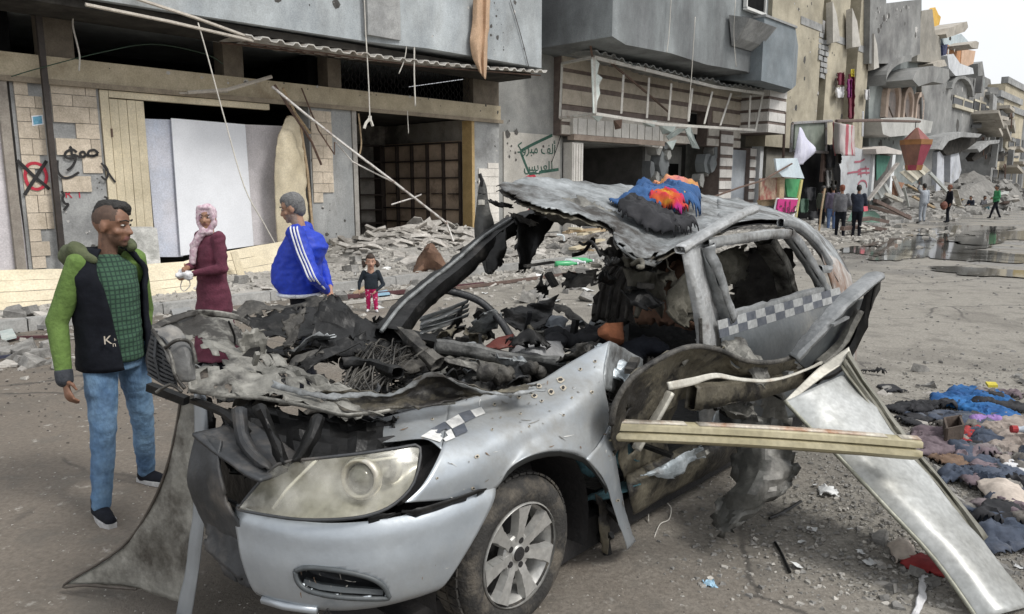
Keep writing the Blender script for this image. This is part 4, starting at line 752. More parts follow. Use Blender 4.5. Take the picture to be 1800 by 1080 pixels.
pole('bamboo_stick', 'tall wooden stick standing before the men at the stall', 'stick', [(1450, 332), (1444, 370), (1440, 406)], -5.2, .035, WOOD)
# white plastered shop bay with scribbles, doorway and green cloth
WB = thing('white_shop_front', 'white plastered shop front with red scribbles and open white doorway', 'building', fq(1520, 385, -.6))
plate('plaster_wall', 0, 0, [(1466, 272), (1478, 250), (1512, 262), (1537, 268), (1534, 352), (1468, 352)], -.6, M('white_plaster', (.46, .49, .51), (.56, .58, .6), 1, .9, c3=(.35, .3, .3), t3=.62), .5, parent=WB)
for pts in ([(1537, 264), (1541, 264), (1534, 348), (1530, 347)], [(1570, 268), (1575, 268), (1568, 345), (1562, 344)]): plate('door_frame', 0, 0, pts, -.75, M('white_frame_paint', (.64, .67, .68), (.72, .74, .75), 4, .6), .2, parent=WB)
plate('door_canopy', 0, 0, [(1540, 262), (1556, 257), (1586, 266), (1585, 272), (1560, 270), (1541, 271)], -1.3, M('old_canopy', (.5, .47, .44), (.6, .56, .52), 3, .8), 1.2, parent=WB)
plate('door_opening', 0, 0, [(1541, 268), (1571, 269), (1563, 344), (1535, 346)], -.58, M('dim_doorway', (.09, .085, .08), (.14, .13, .12), 3, .9), .3, parent=WB)
plate('green_cloth', 'dark green cloth hanging in the white doorway', 'cloth', [(1541, 272), (1566, 275), (1556, 300), (1541, 318)], -.85, M('green_cloth', (.05, .16, .12), (.08, .22, .17), 3, .9), .03)
spray('red_scribble', [[(1508, 300), (1518, 297), (1528, 297)], [(1508, 307), (1518, 304), (1529, 304)], [(1513, 295), (1514, 312)], [(1522, 292), (1524, 308)], [(1508, 325), (1514, 318), (1522, 320), (1524, 330)], [(1490, 305), (1500, 303), (1512, 302)], [(1502, 285), (1512, 284), (1520, 280)]], -.62, .1, M('faded_red', (.4, .12, .16), (.45, .15, .2), 5, .9, bump=0), WB)
# lantern
LN = thing('street_lantern', 'big red and orange fabric lantern hanging over the street', 'lantern', fq(1610, 300, -3.4))
ct = fq(1609, 262, -3.4); sc_ = 25 / FOC * (ct - CAM).dot(CF)
def ring(zpx, r, n=6):
    z = fq(1609, zpx, -3.4).z; return [Vector((ct.x + cos(2 * pi * i / n + .35) * r, ct.y + sin(2 * pi * i / n + .35) * r, z)) for i in range(n)]
def hexpart(name, z0, r0, z1, r1, mats):
    a, c = ring(z0, r0), ring(z1, r1)
    for i in range(6):
        m = MB(); q = [a[i], a[(i + 1) % 6], c[(i + 1) % 6], c[i]]; ctr = sum(q, Vector()) / 4; nr = (ctr - Vector((ct.x, ct.y, ctr.z))).normalized(); m.slab(q, -nr * .03); m.build(name, mats[i % len(mats)], LN)
LR = M('lantern_red', (.26, .09, .085), (.34, .13, .12), 3, .8); LB = M('lantern_rust', (.2, .1, .075), (.28, .14, .1), 3, .8); LO = M('lantern_orange', (.3, .14, .05), (.38, .18, .07), 3, .8); LP = M('lantern_crimson', (.3, .05, .08), (.38, .08, .11), 3, .8)
hexpart('top_panel', 250, sc_, 224, .06, [LR, LB]); hexpart('orange_band', 255, sc_ * 1.02, 246, sc_ * 1.05, [LO]); hexpart('side_panel', 291, sc_ * .55, 255, sc_, [LB, LP, LB]); hexpart('base_band', 300, sc_ * .5, 291, sc_ * .6, [LO, LP])
pole('lantern_cord', 'thin cord holding the red lantern', 'cord', [(1610, 214), (1609, 225)], -3.4, .02, BLACK)
# corrugated sheets, planks and scrap
CS = M('cream_corrugated', (.5, .47, .38), (.58, .55, .46), 3, .7, c3=(.35, .28, .2)); GS = M('grey_corrugated', (.4, .42, .4), (.5, .52, .5), 3, .6)
def corr(label, pts, y, mat, n=5):
    t = thing('corrugated_sheet', label, 'sheet', fq(*pts[3], y)); A_, B_, C_, D_ = [fq(px, py, y + d) for (px, py), d in zip(pts, (0, -.3, -.3, 0))]
    for i in range(n):
        a, c = i / n, (i + 1) / n; k = MB(); e = -ND * .07 if i % 2 else ND * 0
        k.slab([A_.lerp(B_, a) + e, A_.lerp(B_, c) - e * .2, D_.lerp(C_, c) - e * .2, D_.lerp(C_, a) + e], ND * .04); k.build('sheet_rib', mat, t)
corr('cream corrugated sheet fallen below the red lantern', [(1582, 303), (1622, 288), (1635, 300), (1604, 322)], -2.6, CS)
corr('grey corrugated sheet leaning at the white doorway foot', [(1532, 338), (1558, 322), (1568, 340), (1540, 352)], -1.8, GS, 4)
plate('wooden_board', 'brown board leaning right of the white doorway', 'board', [(1570, 318), (1590, 322), (1578, 345), (1569, 342)], -1.8, M('red_brown_board', (.3, .15, .09), (.4, .22, .14), 4, .85), .05)
plate('pale_plank', 'pale plank leaning right of the brown board', 'plank', [(1569, 310), (1574, 309), (1590, 345), (1582, 346)], -2.0, ZINC, .06)
plate('tarp_heap', 'green tarp heap on the rubble by the four men', 'tarp', [(1513, 390), (1520, 374), (1537, 371), (1546, 378), (1547, 392)], -5.0, M('teal_tarp', (.12, .22, .17), (.18, .3, .24), 3, .85), .5)
plate('pink_bag', 'small pink bag by the hand of the man in black', 'bag', [(1518, 363), (1525, 363), (1526, 371), (1519, 372)], -5.2, M('pink_plastic', (.6, .08, .12), (.7, .12, .16), 6, .6), .1)
plate('flattened_carton', 'brown carton stuck upright on the rubble left of the stall', 'carton', [(1338, 352), (1356, 345), (1374, 352), (1356, 362), (1338, 362)], -3.6, WOOD, .15)
for i, (pts) in enumerate(([(1525, 362), (1560, 372), (1598, 380)], [(1538, 353), (1565, 366), (1600, 384)], [(1500, 388), (1530, 384), (1560, 390)], [(1480, 402), (1520, 398), (1556, 404)])):
    pole('charred_timber', ['long charred timber sloping over the rubble', 'thin charred timber above the long one', 'charred timber behind the green tarp', 'low charred timber at the road edge'][i], 'timber', pts, -5.0 - i * .3, .09, IRON, 4)
k = MB()
for i in range(5): k.tube(spline([fq(1508 + random.uniform(-4, 30), 400 + random.uniform(-4, 6), -6 + random.uniform(-.3, .3)) for _ in range(5)], 5), .02, 4)
tag(k.build('wire_tangle', WIRE, smooth=True), 'tangle of pale bent wire on the road by the men', 'wire')
pole('sagging_cable', 'dark red cable sagging left over the poster stand', 'cable', [(1245, 350), (1300, 330), (1340, 318), (1392, 288)], -4.3, .03, RUSTY)
pole('white_pipe', 'white pipe standing at the corner of the beige flats', 'pipe', [(1517, 196), (1516, 240)], -.6, .06, WHITEB)
# ============================================================ people
def capsule(mb, p0, p1, r0, r1, n=10, sq=1.0, side=None):
    """closed tapered limb; sq flattens it along `side`"""
    p0 = Vector(p0); p1 = Vector(p1); d = (p1 - p0); L_ = d.length; d = d.normalized() if L_ > 1e-6 else Vector((0, 0, 1))
    x = Vector(side) if side else d.orthogonal(); x = (x - d * x.dot(d)).normalized(); y = d.cross(x); b = len(mb.v); rings = []
    for a in (-80, -50, -20): rings.append((p0 + d * r0 * sin(R(a)), r0 * cos(R(a))))
    for a in (20, 50, 80): rings.append((p1 + d * r1 * sin(R(a)), r1 * cos(R(a))))
    for c, r in rings:
        for i in range(n): mb.v.append(c + (x * cos(2 * pi * i / n) * sq + y * sin(2 * pi * i / n)) * r)
    k = len(rings); fs = [(b + j * n + i, b + j * n + (i + 1) % n, b + (j + 1) * n + (i + 1) % n, b + (j + 1) * n + i) for j in range(k - 1) for i in range(n)]
    fs += [tuple(b + i for i in range(n))[::-1], tuple(b + (k - 1) * n + i for i in range(n))]; mb.f += fs; mb.m += [0] * len(fs)
def limb(mb, pts, rs, **kw):
    for i in range(len(pts) - 1): capsule(mb, pts[i], pts[i + 1], rs[i], rs[i + 1], **kw)
def ell(mb, c, rx, ry, rz, rot=None, n=12, m=8):
    c = Vector(c); b = len(mb.v); rot = rot or Matrix.Identity(3)
    for j in range(1, m):
        t = pi * j / m
        for i in range(n): a = 2 * pi * i / n; mb.v.append(c + rot @ Vector((rx * sin(t) * cos(a), ry * sin(t) * sin(a), rz * cos(t))))
    mb.v += [c + rot @ Vector((0, 0, rz)), c + rot @ Vector((0, 0, -rz))]; T_ = b + (m - 1) * n
    fs = [(b + j * n + i, b + (j + 1) * n + i, b + (j + 1) * n + (i + 1) % n, b + j * n + (i + 1) % n) for j in range(m - 2) for i in range(n)]
    fs += [(T_, b + i, b + (i + 1) % n) for i in range(n)] + [(T_ + 1, b + (m - 2) * n + (i + 1) % n, b + (m - 2) * n + i) for i in range(n)]; mb.f += fs; mb.m += [0] * len(fs)
def loft(mb, rings, n=18, pw=2.4):
    """rings: (centre, half width across (left), half depth, forward vec, left vec) -> closed superelliptic body"""
    b = len(mb.v)
    for c, rl, rf, f, l in rings:
        for i in range(n):
            a = 2 * pi * i / n; ca, sa = cos(a), sin(a)
            mb.v.append(Vector(c) + Vector(l) * (math.copysign(abs(ca) ** (2 / pw), ca) * rl) + Vector(f) * (math.copysign(abs(sa) ** (2 / pw), sa) * rf))
    k = len(rings); fs = [(b + j * n + i, b + j * n + (i + 1) % n, b + (j + 1) * n + (i + 1) % n, b + (j + 1) * n + i) for j in range(k - 1) for i in range(n)]
    fs += [tuple(b + i for i in range(n))[::-1], tuple(b + (k - 1) * n + i for i in range(n))]; mb.f += fs; mb.m += [0] * len(fs)
def remesh(mb, vox, sm=2, fold=None):
    me = bpy.data.meshes.new('tmp'); me.from_pydata(mb.v, [], mb.f); bm = bmesh.new(); bm.from_mesh(me); bmesh.ops.recalc_face_normals(bm, faces=bm.faces); bm.to_mesh(me); bm.free()
    o = bpy.data.objects.new('tmp', me); COL.objects.link(o); r = o.modifiers.new('r', 'REMESH'); r.mode = 'VOXEL'; r.voxel_size = vox; r.use_smooth_shade = True
    if sm: s_ = o.modifiers.new('s', 'SMOOTH'); s_.factor = .5; s_.iterations = sm
    out = bpy.data.meshes.new_from_object(o.evaluated_get(bpy.context.evaluated_depsgraph_get())); bpy.data.objects.remove(o); bpy.data.meshes.remove(me)
    if fold:
        amp, sc, sd = fold
        for v in out.vertices:
            q = v.co * sc; q = Vector((q.x + q.z * .7, q.y - q.z * .5, q.z * 1.5)) + Vector((sd, sd * 2, 0)); v.co += v.normal * amp * (ridge(q) - .5 + .5 * mnoise.noise(q * 2.1))
    return out
def mobj(name, me, mats, parent, pick=None):
    me.name = name; me.materials.clear()
    for m in (mats if isinstance(mats, list) else [mats]): me.materials.append(m)
    me.polygons.foreach_set('use_smooth', [True] * len(me.polygons))
    if pick:
        for p in me.polygons: p.material_index = pick(p.center)
    o = _link(name, me, parent); return o
def person(label, loc, yaw, h=1.72, vox=.02, skin=None, hair=None, top=None, legs=None, shoe=None, group=None, lh=None, rh=None, le=None, re=None, feet=None, head=0, nod=0, lean=0, belly=0, girth=1., scarf=None, dress=None, vest=None, beard=None, fade=None, knee=None, hip=0., sole=None, sl=1., fingers=True, hips=None, eyes=True, bald=False, sleeveless=False, ponytails=False, childish=False):
    """a figure in its own frame (x forward, y to its left, z up) turned to yaw; limbs given as joints in fractions of height"""
    t = thing('person', label, 'person', loc, group, rz=yaw); X = Vector((1, 0, 0)); Y = Vector((0, 1, 0)); S_ = h
    hs_ = 1.75 if childish else 1.0
    pel = Vector(hips or (0, 0, .52)) * S_; ln = Vector((sin(lean), 0, cos(lean))); neck = pel + ln * (.305 if not childish else .26) * S_; chest = pel + ln * .21 * S_
    fw = (X - ln * X.dot(ln)).normalized(); shw = .1 * girth * S_
    hd = Matrix.Rotation(head, 3, 'Z') @ Matrix.Rotation(nod, 3, 'Y'); hc = neck + ln * .035 * S_ + hd @ Vector((.018, 0, .072 * hs_)) * S_
    J = {}
    for sd, e, hnd in ((1, le, lh), (-1, re, rh)):
        sh = neck - ln * .018 * S_ + Y * sd * shw
        J[sd] = [sh, Vector(e) * S_ if e else sh + Vector((-.02, sd * .03, -.165)) * S_, Vector(hnd) * S_ if hnd else sh + Vector((.01, sd * .035, -.315)) * S_]
    ft = feet or ((.0, .055), (.0, -.055)); K = {}
    for sd, (fx, fy), kn in ((1, ft[0], knee and knee[0]), (-1, ft[1], knee and knee[1])):
        hp = pel + Y * sd * .05 * S_; an = Vector((fx, fy, .04)) * S_; kk = Vector(kn) * S_ if kn else (hp + an) / 2 + Vector((.018, 0, .01)) * S_; K[sd] = [hp, kk, an]
    u = S_ / 1.72
    # ---- body: one continuous surface
    b = MB(); q = lambda x, y, z: hc + hd @ (Vector((x, y, z)) * u * hs_)
    ell(b, q(-.012, 0, .028), .098 * u * hs_, .077 * u * hs_, .098 * u * hs_, hd, 16, 10); ell(b, q(.022, 0, -.038), .068 * u * hs_, .058 * u * hs_, .078 * u * hs_, hd, 14, 8)
    capsule(b, q(.03, 0, -.078), q(.066, 0, -.094), .038 * u * hs_, .021 * u * hs_); capsule(b, q(.078, 0, .012), q(.1, 0, -.03), .0105 * u * hs_, .016 * u * hs_)
    for sd in (1, -1):
        capsule(b, q(.073, .008 * sd, .027), q(.058, .05 * sd, .03), .014 * u * hs_, .011 * u * hs_); ell(b, q(-.012, .077 * sd, -.014), .021 * u * hs_, .01 * u * hs_, .032 * u * hs_, hd)
        capsule(b, q(.072, .015 * sd, -.028), q(.05, .048 * sd, -.03), .02 * u * hs_, .02 * u * hs_); ell(b, q(.094, .012 * sd, -.033), .011 * u * hs_, .009 * u * hs_, .009 * u * hs_, hd)
    for z, x in ((-.056, .086), (-.069, .083)): capsule(b, q(x, .018, z), q(x, -.018, z), .0085 * u * hs_, .0085 * u * hs_)
    capsule(b, neck - ln * .03 * S_, hc + hd @ Vector((-.02, 0, -.03)) * u, .058 * u * hs_ * girth ** .5, .052 * u * hs_, n=14)
    loft(b, [(pel - ln * .03 * S_, .085 * S_ * girth, .06 * S_, fw, Y), (pel + ln * .1 * S_, .075 * S_ * girth, .058 * S_, fw, Y), (chest, .09 * S_ * girth, .062 * S_, fw, Y), (neck - ln * .03 * S_, .085 * S_, .045 * S_, fw, Y), (neck, .04 * S_, .035 * S_, fw, Y)])
    for sd in (1, -1):
        a = J[sd]; limb(b, a, [.03 * S_, .024 * S_, .016 * S_], n=10); w_ = a[2]; d = (a[2] - a[1]).normalized(); dn = (d + Vector((.25, 0, -.15))).normalized()
        pal = (Vector((0, sd, 0)) - dn * dn.y * sd).normalized(); acr = dn.cross(pal) * sd
        kc = w_ + dn * .085 * u; capsule(b, w_, kc, .027 * u, .034 * u, n=10, sq=.5, side=pal)
        if fingers:
            for i, (o_, l_) in enumerate(((.03, .072), (.011, .082), (-.009, .076), (-.027, .06))):
                f0 = kc + acr * o_ * u * .95; f1 = f0 + (dn * .92 - pal * .3) * l_ * .5 * u; f2 = f1 + (dn * .55 - pal * .8) * l_ * .4 * u; limb(b, [f0, f1, f2], [.0098 * u, .009 * u, .0078 * u], n=8)
            th = w_ + dn * .025 * u + acr * .028 * u; t1 = th + (dn * .6 + acr * .75 - pal * .2) * .035 * u; t2 = t1 + (dn * .9 - pal * .4) * .032 * u; limb(b, [th, t1, t2], [.0135 * u, .0115 * u, .009 * u], n=8)
        else: capsule(b, kc, kc + dn * .06 * u - pal * .03 * u, .03 * u, .02 * u)
        k_ = K[sd]; limb(b, k_, [.05 * S_, .035 * S_, .022 * S_]); capsule(b, k_[2] - Vector((.006, 0, .016)) * S_, k_[2] + Vector((.07, .014 * sd, -.024)) * S_, .015 * S_, .009 * S_)
    LIP = M('lip', (.22, .1, .085), (.26, .12, .1), 30, .6, bump=0)
    inv = hd.inverted()
    def pick(c):
        l = (inv @ (c - hc)) / (u * hs_)
        if l.length > .2: return 0
        if l.x > .07 and abs(l.y) < .026 and -.077 < l.z < -.05: return 1
        if beard and l.z < -.045 and l.x > -.03 and l.z > -.16 and (l.z < -.078 or abs(l.y) > .036): return 2
        if fade and l.x < .045 - max(0, l.z) * .0 and l.z > (.0 if l.x < -.02 else .03) and l.z + l.x * .2 > -.01 and not (abs(l.y) > .074 and l.z < .02): return 3
        return 0
    body = mobj('body', remesh(b, (.0075 if vox < .02 else .014) if fingers else .014, 2), [skin, LIP, beard or skin, fade or skin], t, pick)
    if eyes:
        EW = M('eye_white', (.38, .35, .32), (.45, .42, .39), 9, .3, bump=0); EI = M('eye_dark', (.015, .01, .008), (.02, .015, .01), 9, .2, bump=0)
        for sd in (1, -1):
            m = MB(); ell(m, q(.0725, .031 * sd, .008), .0115 * u * hs_, .014 * u * hs_, .0055 * u * hs_, hd); e = m.build('eye', EW, t, local=True, smooth=True); m = MB(); ell(m, q(.0815, .031 * sd, .008), .006 * u * hs_, .0066 * u * hs_, .0066 * u * hs_, hd); m.build('pupil', EI, e, local=True, smooth=True)
            if hair and not scarf: m = MB(); limb(m, [q(.094, .012 * sd, .031), q(.089, .034 * sd, .037), q(.068, .054 * sd, .031)], [.0035 * u, .0042 * u, .0025 * u]); m.build('eyebrow', hair, t, local=True, smooth=True)
            elif scarf: m = MB(); limb(m, [q(.094, .012 * sd, .03), q(.088, .034 * sd, .035), q(.07, .05 * sd, .03)], [.004 * u] * 3); m.build('eyebrow', BLACK, t, local=True, smooth=True)
    # ---- hair
    if hair and not scarf:
        m = MB(); hz = .0 if not fade else .045
        if fade:
            loft(m, [(q(-.01, 0, .055), .066 * u, .08 * u, hd @ X, Y), (q(.0, 0, .095), .058 * u, .08 * u, hd @ X, Y), (q(.002, 0, .124), .047 * u, .068 * u, hd @ X, Y), (q(.0, 0, .135), .02 * u, .04 * u, hd @ X, Y)], pw=2.3)
            for i in range(26): a = random.uniform(-1, 1); c = random.uniform(-1, 1); ell(m, q(.002 + .066 * a, .042 * c, .126 - .022 * (a * a + c * c)), .013 * u, .013 * u, .01 * u, hd, 6, 4)
        else:
            ell(m, q(-.024, 0, .034), .1 * u * hs_, .083 * u * hs_, .105 * u * hs_, hd); ell(m, q(.0, 0, .075), .085 * u * hs_, .068 * u * hs_, .062 * u * hs_, hd)
            ell(m, q(-.055, 0, -.02), .06 * u * hs_, .066 * u * hs_, .07 * u * hs_, hd)
            if ponytails:
                for sd in (1, -1):
                    for i in range(7): ell(m, q(-.03 + random.uniform(-.02, .02), sd * (.1 + random.uniform(-.01, .03)), .0 - i * .012), .026 * u * hs_, .03 * u * hs_, .03 * u * hs_, hd, 6, 4)
        mobj('hair', remesh(m, .008 if vox < .02 else .018, 1, (.004 * u, 40, 3)), hair, t)
    # ---- trousers, shoes
    if legs and not dress:
        m = MB()
        for sd in (1, -1):
            k_ = K[sd]; limb(m, [k_[0], (k_[0] + k_[1]) / 2, k_[1], (k_[1] + k_[2]) / 2, k_[2] + Vector((0, 0, .012)) * S_], [.058 * S_ * sl * girth ** .4, .052 * S_ * sl, .041 * S_ * sl, .037 * S_ * sl, .031 * S_ * sl], n=12)
        loft(m, [(pel - ln * .06 * S_, .088 * S_ * girth, .062 * S_, fw, Y), (pel, .094 * S_ * girth, .068 * S_, fw, Y), (pel + ln * .055 * S_, .088 * S_ * girth, .063 * S_, fw, Y)])
        mobj('trousers', remesh(m, vox, 1, (.005 * u, 8 / u, 2)), legs, t)
    for sd in (1, -1):
        k_ = K[sd]; m = MB(); a = k_[2] + Vector((-.012, 0, -.012)) * S_; to = Vector((1, .22 * sd, 0)).normalized()
        limb(m, [a, a + to * .05 * S_ - Vector((0, 0, .006)) * S_, a + to * .1 * S_ - Vector((0, 0, .0095)) * S_], [.0275 * S_, .024 * S_, .0185 * S_], n=12); capsule(m, a + Vector((0, 0, .0)), a + Vector((0, 0, .035)) * S_, .027 * S_, .026 * S_)
        s_ = mobj('shoe', remesh(m, max(.009, vox * .7), 1), shoe, t)
        if sole: m = MB(); c = [a + to * x * S_ + to.cross(Vector((0, 0, 1))) * y * S_ for x, y in ((-.028, .014), (.03, .024), (.08, .026), (.118, .012), (.118, -.012), (.08, -.024), (.03, -.022), (-.028, -.014))]; m.slab([Vector((p.x, p.y, .002)) for p in c], (0, 0, .026)); m.build('sole', sole, s_, local=True)
    # ---- upper garment
    if top:
        m = MB(); bl = belly
        loft(m, [(pel - ln * (.03 + hip) * S_ + fw * bl * .15 * S_, .1 * S_ * girth, (.078 + bl * .3) * S_, fw, Y), (pel + ln * .04 * S_ + fw * bl * .35 * S_, .1 * S_ * girth, (.08 + bl * .65) * S_, fw, Y), (pel + ln * .12 * S_ + fw * bl * .35 * S_, .097 * S_ * girth, (.076 + bl * .6) * S_, fw, Y),
                 (chest - fw * bl * .2 * S_, .102 * S_ * girth, (.076 + bl * .6) * S_, fw, Y), (neck - ln * .035 * S_ - fw * bl * .25 * S_, .098 * S_ * girth ** .5, (.058 + bl * .4) * S_, fw, Y), (neck - ln * .004 * S_, .05 * S_ * girth ** .5, .046 * S_, fw, Y), (neck + ln * .012 * S_, .036 * S_ * girth ** .5, .037 * S_, fw, Y)], pw=2.3)
        for sd in (() if sleeveless else (1, -1)): a = J[sd]; wr = a[2] + (a[1] - a[2]).normalized() * .02 * S_; limb(m, [a[0], (a[0] + a[1]) / 2, a[1], (a[1] + wr) / 2, wr], [.043 * S_ * girth ** .5, .039 * S_ * girth ** .5, .033 * S_ * girth ** .4, .029 * S_, .022 * S_], n=12)
        if dress:
            loft(m, [(Vector((.0, 0, .06)) * S_, .135 * S_, .125 * S_, X, Y), (Vector((0, 0, .25)) * S_, .12 * S_, .11 * S_, X, Y), (pel, .1 * S_, .082 * S_, X, Y), (pel + ln * .1 * S_, .086 * S_, .068 * S_, X, Y)], n=24)
        mobj('dress' if dress else 'top', remesh(m, vox * .8, 1, ((.012 if dress else .006) * u, (5 if dress else 10) / u, 5)), top[0] if isinstance(top, tuple) else top, t, None)
    if scarf:
        m = MB(); ell(m, q(-.022, 0, .03), .104 * u, .094 * u, .108 * u, hd, 16, 10); ell(m, q(-.03, 0, -.05), .085 * u, .088 * u, .1 * u, hd, 14, 8)
        for sd in (1, -1): limb(m, [q(.05, .058 * sd, .08), q(.052, .074 * sd, .01), q(.045, .07 * sd, -.06), q(.05, .03 * sd, -.125)], [.03 * u, .026 * u, .028 * u, .03 * u])
        capsule(m, q(.06, .05, .105), q(.06, -.05, .105), .024 * u, .024 * u); capsule(m, q(.045, .02, -.14), q(.045, -.02, -.14), .045 * u, .045 * u)
        limb(m, [q(.06, -.03, -.13), neck + fw * .085 * S_ + Y * -.03 * S_ - ln * .06 * S_, neck + fw * .1 * S_ - Y * .035 * S_ - ln * .16 * S_], [.045 * u, .045 * u, .035 * u]); limb(m, [neck + Vector((-.03, .06, -.03)) * S_, neck + Vector((-.03, -.06, -.03)) * S_], [.05 * u, .05 * u])
        mobj('headscarf', remesh(m, .009, 1, (.005 * u, 16, 4)), scarf, t)
    return t, dict(S=S_, J=J, K=K, pel=pel, neck=neck, chest=chest, ln=ln, fw=fw, q=q, hd=hd, u=u, hc=hc)
SK1 = M('brown_skin', (.2, .1, .06), (.25, .128, .08), 30, .55, bump=.05); SK2 = M('tan_skin', (.36, .2, .13), (.42, .24, .16), 30, .55, bump=.05); SK3 = M('warm_skin', (.3, .16, .1), (.36, .2, .13), 30, .55, bump=.05)
HB = M('black_hair', (.008, .007, .006), (.016, .014, .012), 60, .6, bump=.4, bsc=150); HG = M('grey_hair', (.12, .12, .12), (.2, .2, .2), 90, .7, bump=.4, bsc=150); HBR = M('brown_hair', (.03, .018, .012), (.05, .03, .02), 60, .7, bump=.4, bsc=120)
FADE = M('shaved_side', (.075, .045, .032), (.1, .06, .042), 60, .7, bump=.1); STUB = M('stubble', (.13, .07, .046), (.17, .095, .064), 90, .7, bump=.1); GBEARD = M('grey_beard', (.3, .2, .15), (.38, .3, .26), 120, .8, bump=.2)
DENIM = M('washed_denim', (.085, .17, .29), (.17, .28, .41), 7, .85, bump=.35, bsc=60, c3=(.04, .085, .17), t3=.55, w3=.1, stretch=(1, 1, .6)); JET = M('jet_cloth', (.005, .006, .01), (.011, .013, .019), 5, .85, bump=.3, bsc=20, spec=.2)
LIME = M('green_sleeve', (.105, .18, .04), (.15, .24, .06), 6, .9, bump=.3, bsc=50)
def knit():
    m = bpy.data.materials.new('checked_knit'); m.use_nodes = True; n = m.node_tree; L = n.links.new; b = n.nodes['Principled BSDF']; b.inputs['Roughness'].default_value = .95
    tc_ = n.nodes.new('ShaderNodeTexCoord'); mp = n.nodes.new('ShaderNodeMapping'); mp.inputs['Scale'].default_value = (1, 1, 1); L(tc_.outputs['Object'], mp.inputs[0])
    sp = n.nodes.new('ShaderNodeSeparateXYZ'); L(mp.outputs[0], sp.inputs[0]); ms = []
    for ax in ('Y', 'Z'):
        a = n.nodes.new('ShaderNodeMath'); a.operation = 'MULTIPLY'; a.inputs[1].default_value = 2 * pi / .024; L(sp.outputs[ax], a.inputs[0]); s_ = n.nodes.new('ShaderNodeMath'); s_.operation = 'SINE'; L(a.outputs[0], s_.inputs[0]); ms.append(s_.outputs[0])
    mx = n.nodes.new('ShaderNodeMath'); mx.operation = 'MAXIMUM'; L(ms[0], mx.inputs[0]); L(ms[1], mx.inputs[1]); r_ = n.nodes.new('ShaderNodeMapRange'); r_.inputs[1].default_value = .2; r_.inputs[2].default_value = .95; L(mx.outputs[0], r_.inputs[0])
    c = n.nodes.new('ShaderNodeMix'); c.data_type = 'RGBA'; c.inputs['A'].default_value = (.045, .1, .06, 1); c.inputs['B'].default_value = (.016, .038, .028, 1); L(r_.outputs[0], c.inputs['Factor']); L(c.outputs['Result'], b.inputs['Base Color']); return m
KNIT = knit()
WSOLE = M('pale_sole', (.4, .4, .4), (.5, .5, .5), 9, .7)
# --- young man in front
YAW = R(-32)
loc = (gz(185, 912) + gz(262, 850)) / 2; loc.z = 0
fl = lambda px, py: Matrix.Rotation(-YAW, 3, 'Z') @ (gz(px, py) - loc) / 1.64
f0, f1 = fl(262, 850), fl(184, 912)
man, I = person('young man in black vest over green sweater looking right beside the wreck', loc, YAW, h=1.66, vox=.011, skin=SK1, hair=HB, top=KNIT, legs=DENIM, shoe=JET, sole=WSOLE, head=R(32), nod=R(8), fade=FADE, beard=STUB, sleeveless=True,
   feet=((f0.x - .01, f0.y), (f1.x - .01, f1.y)), rh=(.0, -.165, .46), re=(-.04, -.15, .635), lh=(-.07, .135, .475), le=(-.075, .155, .63), girth=.86)
S_ = I['S']; pel, neck, chest, ln, fw = I['pel'], I['neck'], I['chest'], I['ln'], I['fw']; Yv = Vector((0, 1, 0))
m = MB()                                        # plain green sleeves
for sd in (1, -1):
    a = I['J'][sd]; wr = a[2] + (a[1] - a[2]).normalized() * .012 * S_; limb(m, [a[0] + Vector((0, .004 * sd, 0)), (a[0] + a[1]) / 2, a[1], (a[1] + wr) / 2, wr], [.043 * S_, .0395 * S_, .034 * S_, .03 * S_, .025 * S_], n=12)
mobj('sleeves', remesh(m, .01, 2), LIME, man)
for sd in (1, -1): m = MB(); a = I['J'][sd]; dd = (a[2] - a[1]).normalized(); capsule(m, a[2] - dd * .025, a[2] + dd * .0, .029 * S_, .0275 * S_); mobj('cuff', remesh(m, .01, 1), M('charcoal_knit', (.03, .035, .045), (.05, .055, .065), 20, .9), man)
def vest_shell():
    """open sleeveless vest: a shell round the torso with a gap over the chest"""
    rings = [(pel - ln * .05 * S_, .108, .088), (pel + ln * .03 * S_, .107, .09), (pel + ln * .11 * S_, .105, .088), (chest - ln * .01 * S_, .108, .086), (neck - ln * .05 * S_, .118, .076), (neck - ln * .006 * S_, .094, .064), (neck + ln * .03 * S_, .06, .058)]
    gaps = [(56, 100), (52, 106), (46, 112), (42, 118), (40, 122), (42, 128), (50, 130)]; n = 36; rows = []
    for (c, rl, rf), (g0, g1) in zip(rings, gaps):
        r = []
        for i in range(n + 1):
            a = R(g1) + (2 * pi - R(g1) + R(g0)) * i / n; ca, sa = cos(a), sin(a)
            r.append(c + Yv * math.copysign(abs(ca) ** .85, ca) * rl * S_ + fw * math.copysign(abs(sa) ** .85, sa) * rf * S_)
        rows.append(r)
    return patch('vest', rows, [JET][0], None, k=(1, 4), amp=.012, sc=7, seed=3, thick=.022, sharp=None)
v = vest_shell(); v.data.transform(Matrix.Translation(v.location)); v.location = (0, 0, 0); v.parent = man
m = MB()
hp_ = [neck + ln * .03 * S_ + fw * .055 * S_ + Yv * .055 * S_, neck + ln * .03 * S_ + Yv * .085 * S_ - fw * .02 * S_, neck + ln * .005 * S_ - fw * .09 * S_ + Yv * .06 * S_, neck - ln * .03 * S_ - fw * .115 * S_, neck + ln * .005 * S_ - fw * .09 * S_ - Yv * .06 * S_, neck + ln * .025 * S_ - Yv * .085 * S_ - fw * .02 * S_, neck + ln * .0 * S_ + fw * .05 * S_ - Yv * .07 * S_]
limb(m, hp_, [.016 * S_, .028 * S_, .04 * S_, .046 * S_, .041 * S_, .032 * S_, .016 * S_]); mobj('hood', remesh(m, .011, 3, (.006, 9, 2)), M('olive_fleece', (.07, .085, .04), (.1, .115, .06), 12, .95, bump=.3), man)
Minv = Matrix.Rotation(YAW, 3, 'Z')
